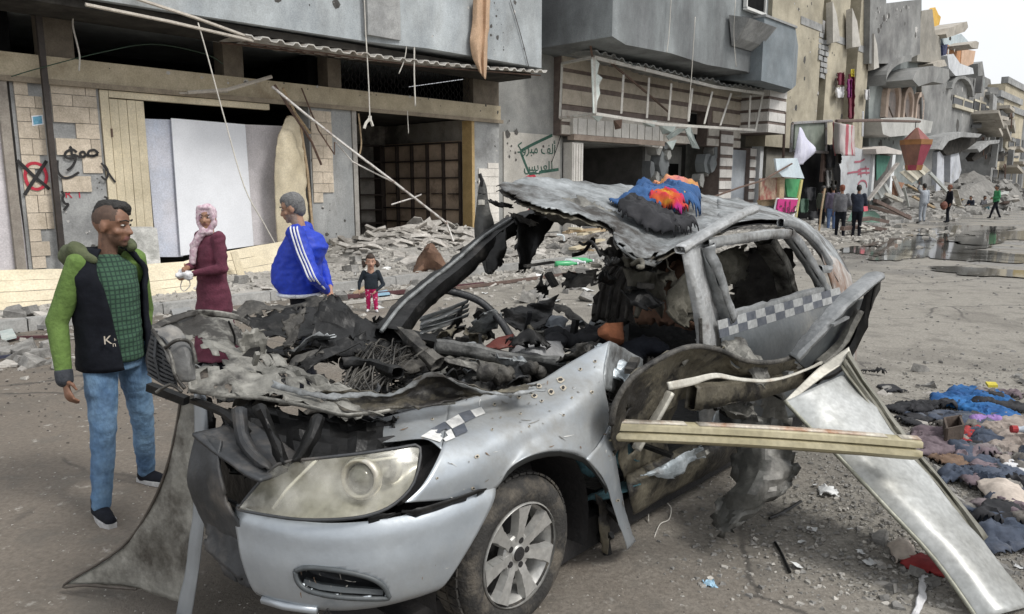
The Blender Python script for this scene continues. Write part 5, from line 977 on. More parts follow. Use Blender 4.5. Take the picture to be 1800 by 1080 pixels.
def onman(p): return Vector(loc) + Minv @ Vector(p)
xd = Minv @ (Yv * .8 * 1 + fw * -.35); xd = -xd if xd.x < 0 else xd
me_l = text_on('vest_letters', 'K', Vector((0, 0, 0)), (0, 1, 0), (0, 0, 1), .062, M('cream_print', (.5, .44, .36), (.6, .54, .45), 30, .8, bump=0), None)
lp = pel + ln * .045 * S_ + fw * .096 * S_ - Yv * .075 * S_; me_l.parent = man; me_l.location = lp; me_l.rotation_euler = (0, 0, R(-24))
for q_, bd, sz_ in ((Vector((.004, .036, .014)), 'h', .02), (Vector((.004, .03, -.016)), 'n', .036)):
    l2 = text_on('vest_letters', bd, Vector((0, 0, 0)), (0, 1, 0), (0, 0, 1), sz_, _mc['cream_print'], None); l2.parent = man; l2.location = lp + Matrix.Rotation(R(-24), 3, 'Z') @ q_; l2.rotation_euler = (0, 0, R(-24))
# --- woman in maroon
SCARF = M('pink_scarf', (.5, .36, .42), (.68, .58, .6), 60, .9, bump=.15, c3=(.42, .24, .32), t3=.56); WINE = M('wine_cloth', (.085, .018, .035), (.12, .028, .05), 5, .9, bump=.3, bsc=60)
pw = dp(372, 470, 7.0); wl = Vector((pw.x, pw.y, 0))
wm, I2 = person('woman in maroon dress and pale pink headscarf holding a white bag', wl, R(232), h=1.56, vox=.014, skin=SK3, top=WINE, dress=True, shoe=JET, scarf=SCARF, head=R(42), nod=R(4), girth=.98,
   rh=(.145, -.015, .635), re=(.02, -.14, .645), lh=(.15, .035, .6), le=(.01, .14, .63))
hp_ = wl + Matrix.Rotation(R(232), 3, 'Z') @ (Vector((.17, .01, .6)) * 1.56)
m = MB()
for i in range(9): ell(m, hp_ + Vector((random.uniform(-.05, .05), random.uniform(-.05, .05), random.uniform(-.03, .03))), .04, .035, .028)
m.mi = 0; bg_ = thing('carrier_bag', 'crumpled white plastic bag held by the woman in maroon', 'bag', hp_); me_ = remesh(m, .012, 1, (.008, 30, 1)); me_.transform(Matrix.Translation(-hp_)); mobj('bag_body', me_, WCL, bg_)
m = MB(); m.tube(spline([hp_ + Vector((-.03, 0, -.03)), hp_ + Vector((-.05, -.02, -.11)), hp_ + Vector((-.02, -.02, -.15)), hp_ + Vector((.03, 0, -.1)), hp_ + Vector((.02, 0, -.03))], 5), .005, 5); m.build('bag_cord', WIRE, bg_, smooth=True)
# --- man in blue
BLUE = M('royal_blue_cloth', (.006, .032, .4), (.012, .05, .52), 4, .6, bump=.25, bsc=14); STR = M('white_stripe', (.68, .7, .75), (.75, .77, .8), 9, .7, bump=.1)
pm = dp(531, 470, 6.3); ml = Vector((pm.x, pm.y, 0))
bm_, I3 = person('heavy man in blue track jacket with white stripes and hands behind his back', ml, R(186), h=1.68, vox=.014, skin=SK2, hair=HG, top=BLUE, legs=JET, shoe=JET, head=R(-4), nod=R(15), belly=.075, girth=1.32, beard=GBEARD, hip=-.012,
   lh=(-.125, .02, .505), le=(-.085, .185, .6), rh=(-.13, -.03, .52), re=(-.07, -.19, .61))
S3 = I3['S']; a = I3['J'][1]
m = MB(); p3, l3 = I3['pel'], I3['ln']
ringp = [p3 - l3 * .022 * S3 + Vector((.012 * S3, 0, 0)) + Vector((math.copysign(abs(sin(q)) ** .87, sin(q)) * .107, math.copysign(abs(cos(q)) ** .87, cos(q)) * .137, 0)) * S3 for q in [2 * pi * i / 28 for i in range(29)]]
m.tube(ringp, .017, 6); m.build('white_hem', STR, bm_, local=True, smooth=True)
for k_ in range(3):
    off = (k_ - 1) * .026; path = [I3['neck'] + Vector((-off * .9 + .0, .055, -.005 + .0)) * 1.0 * Vector((1, S3, S3)).x if False else I3['neck'] + Vector((off, .05 * S3, .0))]
    path += [a[0] + Vector((off, .045 * S3, .03 * S3)), a[0].lerp(a[1], .35) + Vector((off, .057 * S3, .0)), a[0].lerp(a[1], .7) + Vector((off, .053 * S3, 0)), a[1] + Vector((off, .048 * S3, 0)), a[1].lerp(a[2], .4) + Vector((off * .6, .043 * S3, 0)), a[1].lerp(a[2], .75) + Vector((off * .5, .036 * S3, 0))]
    sp_ = spline(path, 5); m = MB(); ribbon(m, sp_, .014, Vector((0, 1, 0))); m2 = MB(); m2.tube(sp_, .0075, 5); m2.build('white_stripe', STR, bm_, local=True, smooth=True)
# --- toddler
gl = gz(654, 548); gl.z = 0
MAGD = bpy.data.materials.new('dotted_magenta'); MAGD.use_nodes = True; n_ = MAGD.node_tree; vo = n_.nodes.new('ShaderNodeTexVoronoi'); vo.inputs['Scale'].default_value = 26; tcn = n_.nodes.new('ShaderNodeTexCoord'); n_.links.new(tcn.outputs['Object'], vo.inputs['Vector'])
mr_ = n_.nodes.new('ShaderNodeMapRange'); mr_.inputs[1].default_value = .26; mr_.inputs[2].default_value = .3; n_.links.new(vo.outputs['Distance'], mr_.inputs[0]); mxx = n_.nodes.new('ShaderNodeMix'); mxx.data_type = 'RGBA'; mxx.inputs['A'].default_value = (.7, .5, .55, 1); mxx.inputs['B'].default_value = (.42, .005, .09, 1); n_.links.new(mr_.outputs[0], mxx.inputs['Factor']); n_.links.new(mxx.outputs['Result'], n_.nodes['Principled BSDF'].inputs['Base Color'])
person('small girl in dark top and spotted magenta trousers standing on the kerb debris', gl, R(-80), h=.83, vox=.011, skin=M('light_skin', (.42, .24, .17), (.48, .28, .2), 30, .55, bump=.05), hair=HBR, top=M('navy_knit', (.008, .014, .022), (.014, .022, .032), 8, .9), legs=MAGD, shoe=WCL, childish=True, ponytails=True, hips=(0, 0, .42), feet=((.03, .07), (-.03, -.06)), girth=1.15, head=R(4),
   rh=(.03, -.2, .37), re=(-.01, -.19, .5), lh=(.13, .07, .36), le=(.02, .2, .46), sl=1.12)
# --- people farther up the street
def far(label, px, py, yaw, tp, lg, hr=HB, h=1.74, sk=SK1, vx=.028, **kw):
    p = gz(px, py); p.z = 0; person(label, p, yaw, h=h, vox=vx, skin=sk, hair=hr, top=tp, legs=lg, shoe=JET, fingers=True, eyes=False, **kw)
NAVY = M('navy_cloth', (.012, .017, .03), (.022, .03, .05), 5, .9); GREYC = M('grey_cloth', (.09, .09, .1), (.14, .14, .15), 5, .9); GREYL = M('light_grey_cloth', (.3, .33, .37), (.38, .41, .45), 5, .9); MAUVE = M('mauve_cloth', (.07, .06, .09), (.1, .085, .12), 5, .9); GRN = M('green_cloth_top', (.03, .2, .08), (.05, .26, .11), 5, .9); BLUJ = M('blue_jeans', (.07, .12, .24), (.11, .17, .31), 5, .9); OLV = M('olive_cloth', (.05, .06, .045), (.075, .085, .065), 5, .9); BRN = M('ginger_hair', (.16, .05, .03), (.2, .07, .04), 40, .8)
far('man in black standing with his back turned beside the pink bag', 1504, 417, R(60), NAVY, JET, le=(.1, .13, .65), lh=(.16, .06, .6), re=(.06, -.14, .63), rh=(.17, -.04, .62))
far('man with ginger hair in grey jacket and dark trousers at the stall', 1475, 418, R(75), GREYC, JET, hr=BRN, head=R(20), rh=(.12, -.06, .55), re=(.0, -.16, .63), feet=((.07, .05), (-.06, -.06)))
far('man in mauve jacket and blue jeans behind the ginger haired man', 1460, 408, R(80), MAUVE, BLUJ, head=R(-10))
far('man in olive jacket holding the wooden stick', 1442, 406, R(20), OLV, JET, rh=(.12, .02, .66), re=(.03, -.14, .62), h=1.7)
far('man in light grey clothes with one arm raised near the lantern', 1620, 393, R(100), GREYL, GREYL, h=1.8, le=(.08, .12, .88), lh=(-.02, .18, .98), re=(.02, -.15, .64))
far('man in black jacket carrying a brown bag on the road', 1665, 391, R(170), JET, JET, hr=BRN, h=1.74, feet=((.03, .05), (-.04, -.05)), rh=(.1, -.08, .55))
far('man in green jacket striding past the rubble', 1748, 384, R(175), GRN, JET, h=1.72, feet=((.16, .04), (-.17, -.04)), rh=(.1, -.06, .62), re=(-.03, -.15, .63), lh=(.13, .04, .6))
m = MB(); bp_ = dp(1659, 362, 33); ell(m, bp_, .16, .14, .2); o = mobj('shoulder_bag', remesh(m, .04, 1, (.03, 4, 2)), M('brown_leather', (.15, .05, .035), (.2, .08, .05), 6, .7), None); tag(o, 'brown bag at the hip of the man in black jacket', 'bag')
def sit(label, px, py, yaw, tp, lg): far(label, px, py, yaw, tp, lg, hips=(0, 0, .14), h=1.7, feet=((.3, .07), (.33, -.06)), knee=((.2, .08, .26), (.22, -.07, .25)), lean=R(18), lh=(.2, .08, .27), le=(.1, .14, .28), rh=(.22, -.06, .27), re=(.1, -.14, .28))
sit('person in dark coat sitting on the rubble left of the green jacket', 1708, 372, R(200), NAVY, JET); sit('person in teal trousers sitting beside the green jacketed man', 1724, 372, R(-70), GREYC, M('teal_cloth', (.05, .12, .14), (.08, .16, .18), 5, .9))
# ============================================================ the wrecked car
from mathutils.bvhtree import BVHTree
random.seed(77)
CAR = thing('wrecked_car', 'wrecked silver taxi with torn roof, missing bonnet and blown out doors', 'car', C(0, 0, 0))
SILV = M('silver_paint', (.35, .385, .42), (.43, .465, .495), 2.2, .36, metal=.55, bump=.05, bsc=30, c3=(.2, .19, .165), t3=.61, w3=.1, coat=.25, grunge=.2)
BURN = M('burnt_sheet', (.22, .235, .24), (.44, .465, .475), 7, .5, metal=.4, bump=.3, c3=(.05, .045, .04), t3=.53, w3=.1)
CHAR = M('charred_metal', (.005, .005, .005), (.014, .014, .014), 9, .42, bump=.3, bsc=24, c3=(.07, .065, .06), t3=.66, spec=.3)
INNR = M('bare_inner_panel', (.15, .146, .13), (.3, .292, .262), 8, .5, metal=.15, bump=.35, c3=(.035, .032, .028), t3=.52, w3=.06)
BRNI = M('brown_inner_panel', (.085, .074, .052), (.165, .148, .108), 7, .55, bump=.4, c3=(.018, .016, .014), t3=.52, w3=.05)
GREYD = M('dark_grey_paint', (.06, .068, .073), (.095, .105, .11), 3, .5, metal=.1, bump=.1, c3=(.16, .16, .15), t3=.62)
PLBLK = M('black_plastic', (.022, .024, .027), (.045, .048, .052), 6, .55, bump=.15, c3=(.11, .1, .09), t3=.62)
RUB = M('tyre_rubber', (.022, .021, .02), (.04, .038, .035), 14, .85, bump=.4, c3=(.12, .105, .085), t3=.58)
ALLOY = M('alloy_rim', (.38, .38, .365), (.48, .475, .455), 5, .45, metal=.5, bump=.1, c3=(.2, .18, .15), t3=.58, w3=.14)
PALEM = M('pale_bare_metal', (.5, .48, .42), (.62, .6, .53), 6, .5, metal=.2, bump=.15, c3=(.24, .16, .1), t3=.6)
def proj(p):
    q = Vector(p) - CAM; w_ = q.dot(CF); return 900 + FOC * q.x / w_, 540 - FOC * q.dot(CU) / w_
def bvh(o):
    dg = bpy.context.evaluated_depsgraph_get(); e = o.evaluated_get(dg); me = e.to_mesh(); off = worigin(o.parent) + o.location
    t = BVHTree.FromPolygons([v.co + off for v in me.vertices], [tuple(p.vertices) for p in me.polygons]); e.to_mesh_clear(); return t
def stick(trees, px, py, off=.004):
    best = None
    for t in trees:
        h = t.ray_cast(CAM, ray(px, py).normalized())
        if h[0] is not None and (best is None or h[3] < best[1]): best = (h[0], h[3], h[1])
    if not best: return None
    n = best[2]; n = -n if n.dot(CAM - best[0]) < 0 else n
    return best[0] + n * off
def inside(px, py, poly):
    r = False; j = len(poly) - 1
    for i in range(len(poly)):
        (x1, y1), (x2, y2) = poly[i], poly[j]
        if (y1 > py) != (y2 > py) and px < (x2 - x1) * (py - y1) / (y2 - y1) + x1: r = not r
        j = i
    return r
v_ = lambda l: [CV(*p) for p in l]
z_ = lambda l: [CZ(*p) for p in l]
t_ = lambda l: [dp(*p) for p in l]
cut = lambda o, poly: None
# ---- front wing
wing = patch('front_wing', [v_(r) for r in zip(*[
    [(790, 710, .28), (783, 750, .17), (776, 790, .06), (745, 850, .01), (712, 884, .0)], [(850, 694, .24), (850, 735, .13), (850, 775, .04), (840, 820, 0), (853, 869, 0)],
    [(905, 680, .22), (910, 715, .12), (912, 752, .03), (908, 790, 0), (898, 822, -.02)], [(950, 669, .2), (957, 700, .11), (962, 732, .02), (958, 765, -.01), (940, 799, -.04)],
    [(990, 645, .18), (1000, 678, .09), (1008, 712, .01), (1006, 750, -.02), (985, 793, -.05)], [(1035, 618, .15), (1040, 652, .08), (1043, 694, .01), (1043, 745, -.02), (1028, 806, -.05)],
    [(1071, 600, .12), (1062, 648, .06), (1064, 685, .02), (1073, 745, 0), (1068, 860, -.03)]])], SILV, CAR, k=(6, 6), amp=.0035, sc=3, seed=1, thick=.003, sharp=45)
tail = patch('wing_tail', [v_(r) for r in zip([(1030, 807, -.05), (1055, 834, -.05), (1069, 861, -.04), (1080, 898, -.03), (1096, 945, -.02), (1102, 967, 0)], [(1052, 780, -.03), (1068, 815, -.035), (1080, 856, -.02), (1089, 894, -.01), (1101, 934, 0), (1110, 960, .01)], [(1073, 745, 0), (1082, 800, -.0), (1090, 850, .02), (1098, 890, .03), (1106, 922, .04), (1118, 951, .05)])], SILV, CAR, k=(6, 4), amp=.006, sc=6, seed=2, thick=.003)
tong = patch('wing_top', [v_(r) for r in ([(558, 784, .46), (610, 757, .43), (665, 738, .39), (725, 722, .34), (790, 710, .28)], [(559, 785, .45), (618, 768, .41), (678, 756, .33), (735, 746, .25), (783, 750, .17)], [(560, 787, .45), (625, 782, .37), (690, 777, .26), (747, 772, .14), (776, 790, .06)])], SILV, CAR, k=(6, 6), amp=.003, sc=3, seed=3, thick=.003)
fold = patch('wing_fold', [v_(r) for r in ([(1071, 600, .12), (1062, 648, .06), (1064, 685, .02)], [(1095, 612, .16), (1090, 650, .14), (1075, 690, .1)], [(1130, 632, .2), (1125, 655, .2), (1085, 700, .2)])], BURN, CAR, k=4, amp=.012, sc=8, seed=4, thick=.004)
lip = patch('arch_lip', [v_(r) for r in zip([(855, 866, .0), (880, 838, -.01), (905, 815, -.02), (940, 798, -.04), (985, 792, -.05), (1028, 805, -.05), (1056, 833, -.05), (1070, 862, -.04)], [(860, 872, .05), (884, 845, .05), (908, 823, .05), (942, 807, .04), (984, 801, .03), (1024, 813, .03), (1051, 840, .03), (1065, 868, .04)])], GREYD, CAR, k=(4, 2), amp=.003, thick=.003)
TR = [bvh(wing), bvh(tong), bvh(tail)]
# chequer print on the wing
m = MB(); cells = (([(740, 769), (765, 753), (780, 770), (773, 779)], 0), ([(757, 756), (781, 743), (793, 756), (770, 765)], 1), ([(774, 768), (792, 755), (800, 771), (783, 778)], 0), ([(783, 743), (806, 730), (817, 744), (795, 755)], 0), ([(795, 755), (816, 746), (822, 760), (801, 769)], 1), ([(805, 729), (826, 722), (836, 735), (818, 744)], 1), ([(827, 723), (846, 717), (853, 728), (836, 735)], 0))
for poly, mi_ in cells:
    m.mi = mi_; n = 4; P = [[None] * (n + 1) for _ in range(n + 1)]
    for i in range(n + 1):
        for j in range(n + 1):
            a, b_ = i / n, j / n; x = (poly[0][0] * (1 - a) + poly[1][0] * a) * (1 - b_) + (poly[3][0] * (1 - a) + poly[2][0] * a) * b_; y = (poly[0][1] * (1 - a) + poly[1][1] * a) * (1 - b_) + (poly[3][1] * (1 - a) + poly[2][1] * a) * b_; P[i][j] = stick(TR, x, y, .004)
    for i in range(n):
        for j in range(n):
            q = [P[i][j], P[i + 1][j], P[i + 1][j + 1], P[i][j + 1]]
            if all(q): m.add(q, [(0, 1, 2, 3)])
CHK_W = M('chequer_white', (.62, .62, .6), (.7, .7, .68), 20, .6, bump=0, c3=(.4, .4, .4)); CHK_D = M('chequer_dark', (.07, .08, .1), (.12, .13, .15), 20, .6, bump=0)
m.build('wing_chequer', [CHK_W, CHK_D], CAR)
# shrapnel holes and scars
def holes(trees, pts, name, parent, chip=True):
    m = MB(); rnd = random.Random(4)
    for px, py, r in pts:
        for rr, mi_, of in ((r * 1.7, 0, .003), (r, 1, .005)):
            ps = [stick(trees, px + cos(a) * rr * rnd.uniform(.7, 1.2), py + sin(a) * rr * .85 * rnd.uniform(.7, 1.2), of) for a in [2 * pi * i / 9 for i in range(9)]]
            if all(ps): m.mi = mi_; m.add(ps, [tuple(range(9))])
    o = m.build(name, [M('bare_ring', (.42, .37, .29), (.5, .45, .36), 30, .6, bump=0), BLACK], parent); o['kind'] = 'stuff'
holes(TR, [(925, 681, 2), (947, 680, 3), (903, 689, 2), (897, 697, 1.6), (912, 699, 2.2), (939, 697, 3), (869, 712, 2), (871, 684, 2), (893, 683, 1.6), (838, 803, 2.4), (831, 858, 2), (768, 841, 1.4), (985, 669, 4), (990, 683, 3.4), (969, 690, 3.6), (952, 706, 2), (1005, 700, 1.5), (1020, 650, 2), (1040, 690, 2), (930, 750, 1.3), (865, 756, 1.5), (990, 730, 1.6), (760, 738, 1.5), (820, 704, 1.6), (1046, 636, 2), (880, 735, 1.1), (915, 728, 1.3), (1085, 880, 2), (1078, 800, 1.4), (650, 752, 1.5), (700, 735, 1.3), (610, 770, 1.6)], 'shrapnel_holes', CAR)
# ---- front bumper on a rounded nose plan
NOSE = [Vector(p + (0,)) for p in ((-.17, -.03), (-.42, -.015), (-.55, .015), (-.68, .075), (-.79, .17), (-.865, .3), (-.91, .45), (-.935, .62), (-.95, .8), (-.955, 1.0))]
def nose(i, z, inset=0):
    p = crom(NOSE, i); d = crom(NOSE, min(i + .05, 9)) - crom(NOSE, max(i - .05, 0)); n = Vector((-d.y, d.x, 0)).normalized(); n = n if n.y < 0 or n.x < 0 else -n
    q = p - n * inset; return C(q.x, q.y, z)
def bump_prof(z): return {.36: .03, .4: -.005, .5: -.012, .58: 0, .63: .01, .665: .03}.get(z, 0)
zs = (.665, .63, .58, .5, .4, .36)
rows = []
for j, z in enumerate(zs):
    i0 = .02 + (.665 - z) * 3.9; i1 = 6.5 - (.665 - z) * 2.5
    rows.append([nose(i0 + (i1 - i0) * q / 9, z, bump_prof(z)) for q in range(10)])
bum = patch('front_bumper', rows, SILV, CAR, k=(7, 7), amp=.002, sc=3, seed=5, thick=.006, keep='tblr')
FOGP = [(520, 1003), (545, 997), (600, 1003), (650, 1015), (672, 1028), (681, 1043), (676, 1051), (600, 1049), (545, 1038), (525, 1022)]
bm = bmesh.new(); bm.from_mesh(bum.data); off = worigin(CAR)
kill = [f for f in bm.faces if inside(*proj(f.calc_center_median() + off), FOGP)]; bmesh.ops.delete(bm, geom=kill, context='FACES'); bm.to_mesh(bum.data); bm.free()
BT = [bvh(patch('tmp', rows, SILV, CAR, k=(7, 7), amp=0, thick=0))]; bpy.data.objects.remove(bpy.data.objects['tmp'])
rim_ = [stick(BT, x, y, .004) for x, y in FOGP]
m = MB(); rim_s = [crom(rim_ + [rim_[0]], i / 4) for i in range(len(rim_) * 4 + 1)]; m.tube(rim_s, .009, 6); m.build('fog_lamp_rim', GREYD, bum, smooth=True)
m = MB(); inn = [p + (C(0, 0, 0) - C(-.06, -.06, -.01)) for p in rim_s]; n = len(inn)
m.add(rim_s + inn, [(i, i + 1, n + i + 1, n + i) for i in range(n - 1)] + [tuple(range(n, 2 * n - 1))]); m.build('fog_lamp_recess', PLBLK, bum)
m = MB(); bs_ = [C(0, 0, 0) - C(-.02, -.02, 0)]; m.tube([stick(BT, x, y, -.02) for x, y in ((530, 1028), (560, 1038), (600, 1043), (650, 1046), (674, 1048))], .014, 5); m.build('fog_lamp_sill', GREYD, bum)
def scuffs(trees, n, box, seed, parent):
    m = MB(); rnd = random.Random(seed)
    for _ in range(n):
        px, py = rnd.uniform(box[0], box[2]), rnd.uniform(box[1], box[3]); a = rnd.uniform(-.6, .6) + (pi / 2 if rnd.random() < .35 else 0); l = rnd.uniform(3, 22) * rnd.choice((.3, .6, 1)); w_ = rnd.uniform(.5, 1.5); m.mi = rnd.choice((0, 0, 1, 2))
        ps = [stick(trees, px + cos(a) * l * f, py + sin(a) * l * f + rnd.uniform(-1, 1), .0025) for f in (0, .35, .7, 1)]; qs = [stick(trees, px + cos(a) * l * f - sin(a) * w_ * g, py + sin(a) * l * f + cos(a) * w_ * g, .0025) for f, g in ((0, .4), (.35, 1.6), (.7, 1.2), (1, .3))]
        if all(ps) and all(qs): m.add(ps + qs, [(i, i + 1, 5 + i, 4 + i) for i in range(3)])
    tag(m.build('scuff_mark', [M('grey_scuff', (.16, .155, .145), (.24, .23, .21), 30, .8, bump=0), M('brown_scuff', (.14, .09, .055), (.22, .15, .1), 30, .85, bump=0), M('pale_scuff', (.5, .5, .48), (.6, .6, .58), 30, .7, bump=0)], parent), kind='stuff')
scuffs(BT, 110, (430, 890, 840, 1075), 1, CAR); scuffs(TR, 150, (580, 610, 1110, 940), 2, CAR)
# central black part, torn off past the middle, and its top shelf
rows = [[nose(6.35 - (.67 - z) * 2.5 + (7.75 - .7 * (z < .45) - 6.35 + (.67 - z) * 2.5) * q / 5, z, i_) for q in range(6)] for z, i_ in ((.88, .03), (.8, .0), (.69, -.01), (.58, .02), (.47, .05), (.37, .03))]
patch('bumper_centre', rows, PLBLK, CAR, k=(4, 4), amp=.012, sc=5, seed=7, thick=.012, torn=.2, keep='tr')
rows = [[nose(5.5 + q * .43, .79 + .018 * q, i_) for q in range(6)] for i_ in (.0, .08, .16, .22)]
patch('bumper_shelf', rows, PLBLK, CAR, k=(4, 4), amp=.008, sc=6, seed=8, thick=.012)
m = MB(); m.tube([nose(4.2, .375, -.002), nose(5, .372, -.002), nose(5.6, .372, -.002)], .014, 6); m.build('bumper_lip', SILV, CAR, smooth=True)
for i in range(9):
    z = .42 + i * .028; m = MB(); m.tube([nose(6.25, z, .05), nose(6.9, z, .06), nose(7.3, z, .06)], .007, 4); m.build('grille_slat', PLBLK, CAR)
# shards along the seam between wing and bumper
patch('bumper_seam', [[nose(.35, .685, .0), nose(1.4, .69, .01), nose(2.2, .69, .015), nose(3, .69, .02)], [nose(.35, .66, .012), nose(1.4, .66, .02), nose(2.2, .66, .03), nose(3, .66, .03)]], CHAR, CAR, k=(5, 2), amp=.012, sc=14, seed=9, thick=.004, torn=.3)
# ---- headlamp
def BC(px, py, inset=.0, lean=.55):
    ins = inset; p = None
    for _ in range(5):
        best = None
        for i in range(36):
            a = i * .25; p0, p1 = nose(a, 0, ins), nose(a + .25, 0, ins); n = (p1 - p0).cross(Vector((0, 0, 1))).normalized(); h = hit(px, py, p0, n); s = (h - p0).dot(p1 - p0) / (p1 - p0).length_squared
            if -.02 <= s <= 1.02 and (best is None or (h - CAM).length < (best - CAM).length): best = h
        if best is None: break
        p = best; ins = inset + lean * max(0, p.z - .68)
    return p or CV(px, py, .1)
TOPL = [(424, 888), (452, 853), (490, 816), (560, 806), (640, 797), (700, 788), (738, 787)]; BOTL = [(420, 896), (470, 906), (530, 914), (600, 913), (652, 905), (694, 886), (728, 848)]
rows = [[BC(tx + (bx - tx) * f, ty + (by - ty) * f, -.012 * sin(pi * f)) for (tx, ty), (bx, by) in zip(TOPL, BOTL)] for f in (0, .33, .66, 1)]
HLM = bpy.data.materials.new('dusty_lens'); HLM.use_nodes = True; n_ = HLM.node_tree; L_ = n_.links.new; pb_ = n_.nodes['Principled BSDF']; pb_.inputs['Roughness'].default_value = .16; pb_.inputs['Base Color'].default_value = (.64, .625, .56, 1); pb_.inputs['Coat Weight'].default_value = .6; pb_.inputs['Coat Roughness'].default_value = .12
tr_ = n_.nodes.new('ShaderNodeBsdfTransparent'); tr_.inputs[0].default_value = (.93, .92, .86, 1); ms_ = n_.nodes.new('ShaderNodeMixShader'); nz_ = n_.nodes.new('ShaderNodeTexNoise'); nz_.inputs['Scale'].default_value = 7; nz_.inputs['Detail'].default_value = 7; ge_ = n_.nodes.new('ShaderNodeNewGeometry'); L_(ge_.outputs['Position'], nz_.inputs['Vector'])
mr_ = n_.nodes.new('ShaderNodeMapRange'); mr_.inputs[1].default_value = .35; mr_.inputs[2].default_value = .68; mr_.inputs[1].default_value = .42; mr_.inputs[3].default_value = .05; mr_.inputs[4].default_value = .5; L_(nz_.outputs['Fac'], mr_.inputs[0]); L_(mr_.outputs[0], ms_.inputs[0]); L_(tr_.outputs[0], ms_.inputs[1]); L_(pb_.outputs[0], ms_.inputs[2]); L_(ms_.outputs[0], n_.nodes['Material Output'].inputs[0])
HLP = patch('headlight', rows, HLM, CAR, k=(6, 6), amp=.0, thick=0, keep='tblr')
CHRM = M('dull_reflector', (.5, .48, .42), (.62, .6, .53), 5, .28, metal=.7, bump=0, c3=(.3, .26, .2)); 
rows2 = [[BC(tx + (bx - tx) * f, ty + (by - ty) * f, .05 + .05 * sin(pi * f)) for (tx, ty), (bx, by) in zip(TOPL, BOTL)] for f in (0.03, .33, .66, .97)]
patch('reflector', rows2, M('cream_housing', (.3, .295, .26), (.5, .49, .44), 4, .35, metal=.4, bump=.05), HLP, k=(4, 4), amp=.004, sc=8, seed=2, thick=0)
axis_ = (C(-.6, -.28, .1) - C(0, 0, 0)).normalized()
pc_ = BC(632, 842, .035)
m = MB(); m.lathe(pc_, axis_, [(.07, -.03), (.072, .0), (.06, .012), (.05, -.01)], 28); m.build('projector_ring', CHRM, HLP, smooth=True)
m = MB(); m.lathe(pc_ - C(0, 0, 0) + C(0, .0, 0), axis_, [(.05, -.02), (.042, .005), (.025, .02), (.001, .027)], 24); m.build('projector_lens', M('lens_glass', (.12, .12, .11), (.2, .2, .18), 8, .05, bump=0, spec=.9), HLP, smooth=True)
pc2 = BC(675, 826, .045); m = MB(); m.lathe(pc2, axis_, [(.055, -.03), (.05, .0), (.03, -.03), (.001, -.04)], 24); m.build('reflector_bowl', CHRM, HLP, smooth=True)
m = MB(); m.tube([BC(557, 808, .005), BC(535, 830, .01), BC(505, 860, .01), BC(480, 895, .008)], .006, 5); m.build('lens_rib', M('lens_rib', (.6, .59, .54), (.68, .67, .6), 8, .3, bump=0), HLP, smooth=True)
m = MB(); m.tube([BC(640, 812, .006), BC(690, 805, .006), BC(722, 797, .008)], .006, 5); m.build('lens_rib', _mc['lens_rib'], HLP, smooth=True)
m = MB(); o_ = [BC(x, y, .0) for x, y in TOPL + BOTL[::-1]]; m.tube([crom(o_ + [o_[0]], i / 3) for i in range(len(o_) * 3 + 1)], .006, 5); m.build('lens_edge', PLBLK, HLP, smooth=True)
m = MB(); m.slab([BC(728, 786, .12), BC(780, 782, .12), CV(768, 820, .1), CV(745, 850, .08), CV(712, 884, .06), BC(700, 890, .1)], ND * .1); m.build('lamp_recess', BLACK, CAR)
patch('lamp_backing', [[p + (C(.14, .1, 0) - C(0, 0, 0)) for p in r] for r in rows2], BLACK, CAR, k=(2, 2), amp=0, thick=.01)
# ---- wheel
WH = obj('wheel', [], [], RUB, CAR); bpy.data.objects.remove(WH)
hubp = C(0, .02, .315); m = MB()
m.lathe(hubp, ND, [(.2, .02), (.225, .0), (.26, -.004), (.29, .008), (.306, .03), (.315, .06), (.316, .1), (.316, .16), (.306, .19), (.27, .21), (.21, .2)], 72)
WH = m.build('wheel', RUB, CAR, smooth=True)
for i in range(48):                    # tread blocks
    a = 2 * pi * i / 48; e = Vector((0, 0, 1)) * cos(a) + SD * sin(a); d = Vector((0, 0, -1)) * sin(a) + SD * cos(a); m = MB()
    for q in range(2):
        y0, y1 = ((.035, .09), (.1, .165))[q]; c = hubp + e * .314; w_ = .0165
        m.hexa([c + d * -w_ + ND * y0, c + d * w_ + ND * y0, c + d * w_ + ND * y1, c + d * -w_ + ND * y1, c + d * -w_ + ND * y0 + e * .008, c + d * w_ + ND * y0 + e * .008, c + d * w_ + ND * y1 + e * .008, c + d * -w_ + ND * y1 + e * .008])
    m.build('tread_block', RUB, WH)
m = MB(); m.lathe(hubp, ND, [(.206, .0), (.212, .006), (.205, .02), (.19, .03), (.185, .12), (.18, .16)], 56); rm = m.build('rim', ALLOY, WH, smooth=True)
m = MB(); m.lathe(hubp, ND, [(.001, .11), (.188, .11)], 40); m.build('brake_disc', BLACK, WH)
m = MB()
for i in range(7):
    a = 2 * pi * i / 7 + .12; e = Vector((0, 0, 1)) * cos(a) + SD * sin(a); d = Vector((0, 0, -1)) * sin(a) + SD * cos(a)
    pr = [(.04, .026, .026), (.09, .024, .016), (.15, .033, .01), (.196, .046, .006)]
    for (r0, w0, y0), (r1, w1, y1) in zip(pr, pr[1:]):
        A_, B_ = hubp + e * r0, hubp + e * r1
        m.hexa([A_ - d * w0 + ND * (y0 + .035), A_ + d * w0 + ND * (y0 + .035), B_ + d * w1 + ND * (y1 + .035), B_ - d * w1 + ND * (y1 + .035), A_ - d * w0 * .72 + ND * y0, A_ + d * w0 * .72 + ND * y0, B_ + d * w1 * .8 + ND * y1, B_ - d * w1 * .8 + ND * y1])
sp = m.build('spoke', ALLOY, WH); bpy.data.objects.remove(sp)
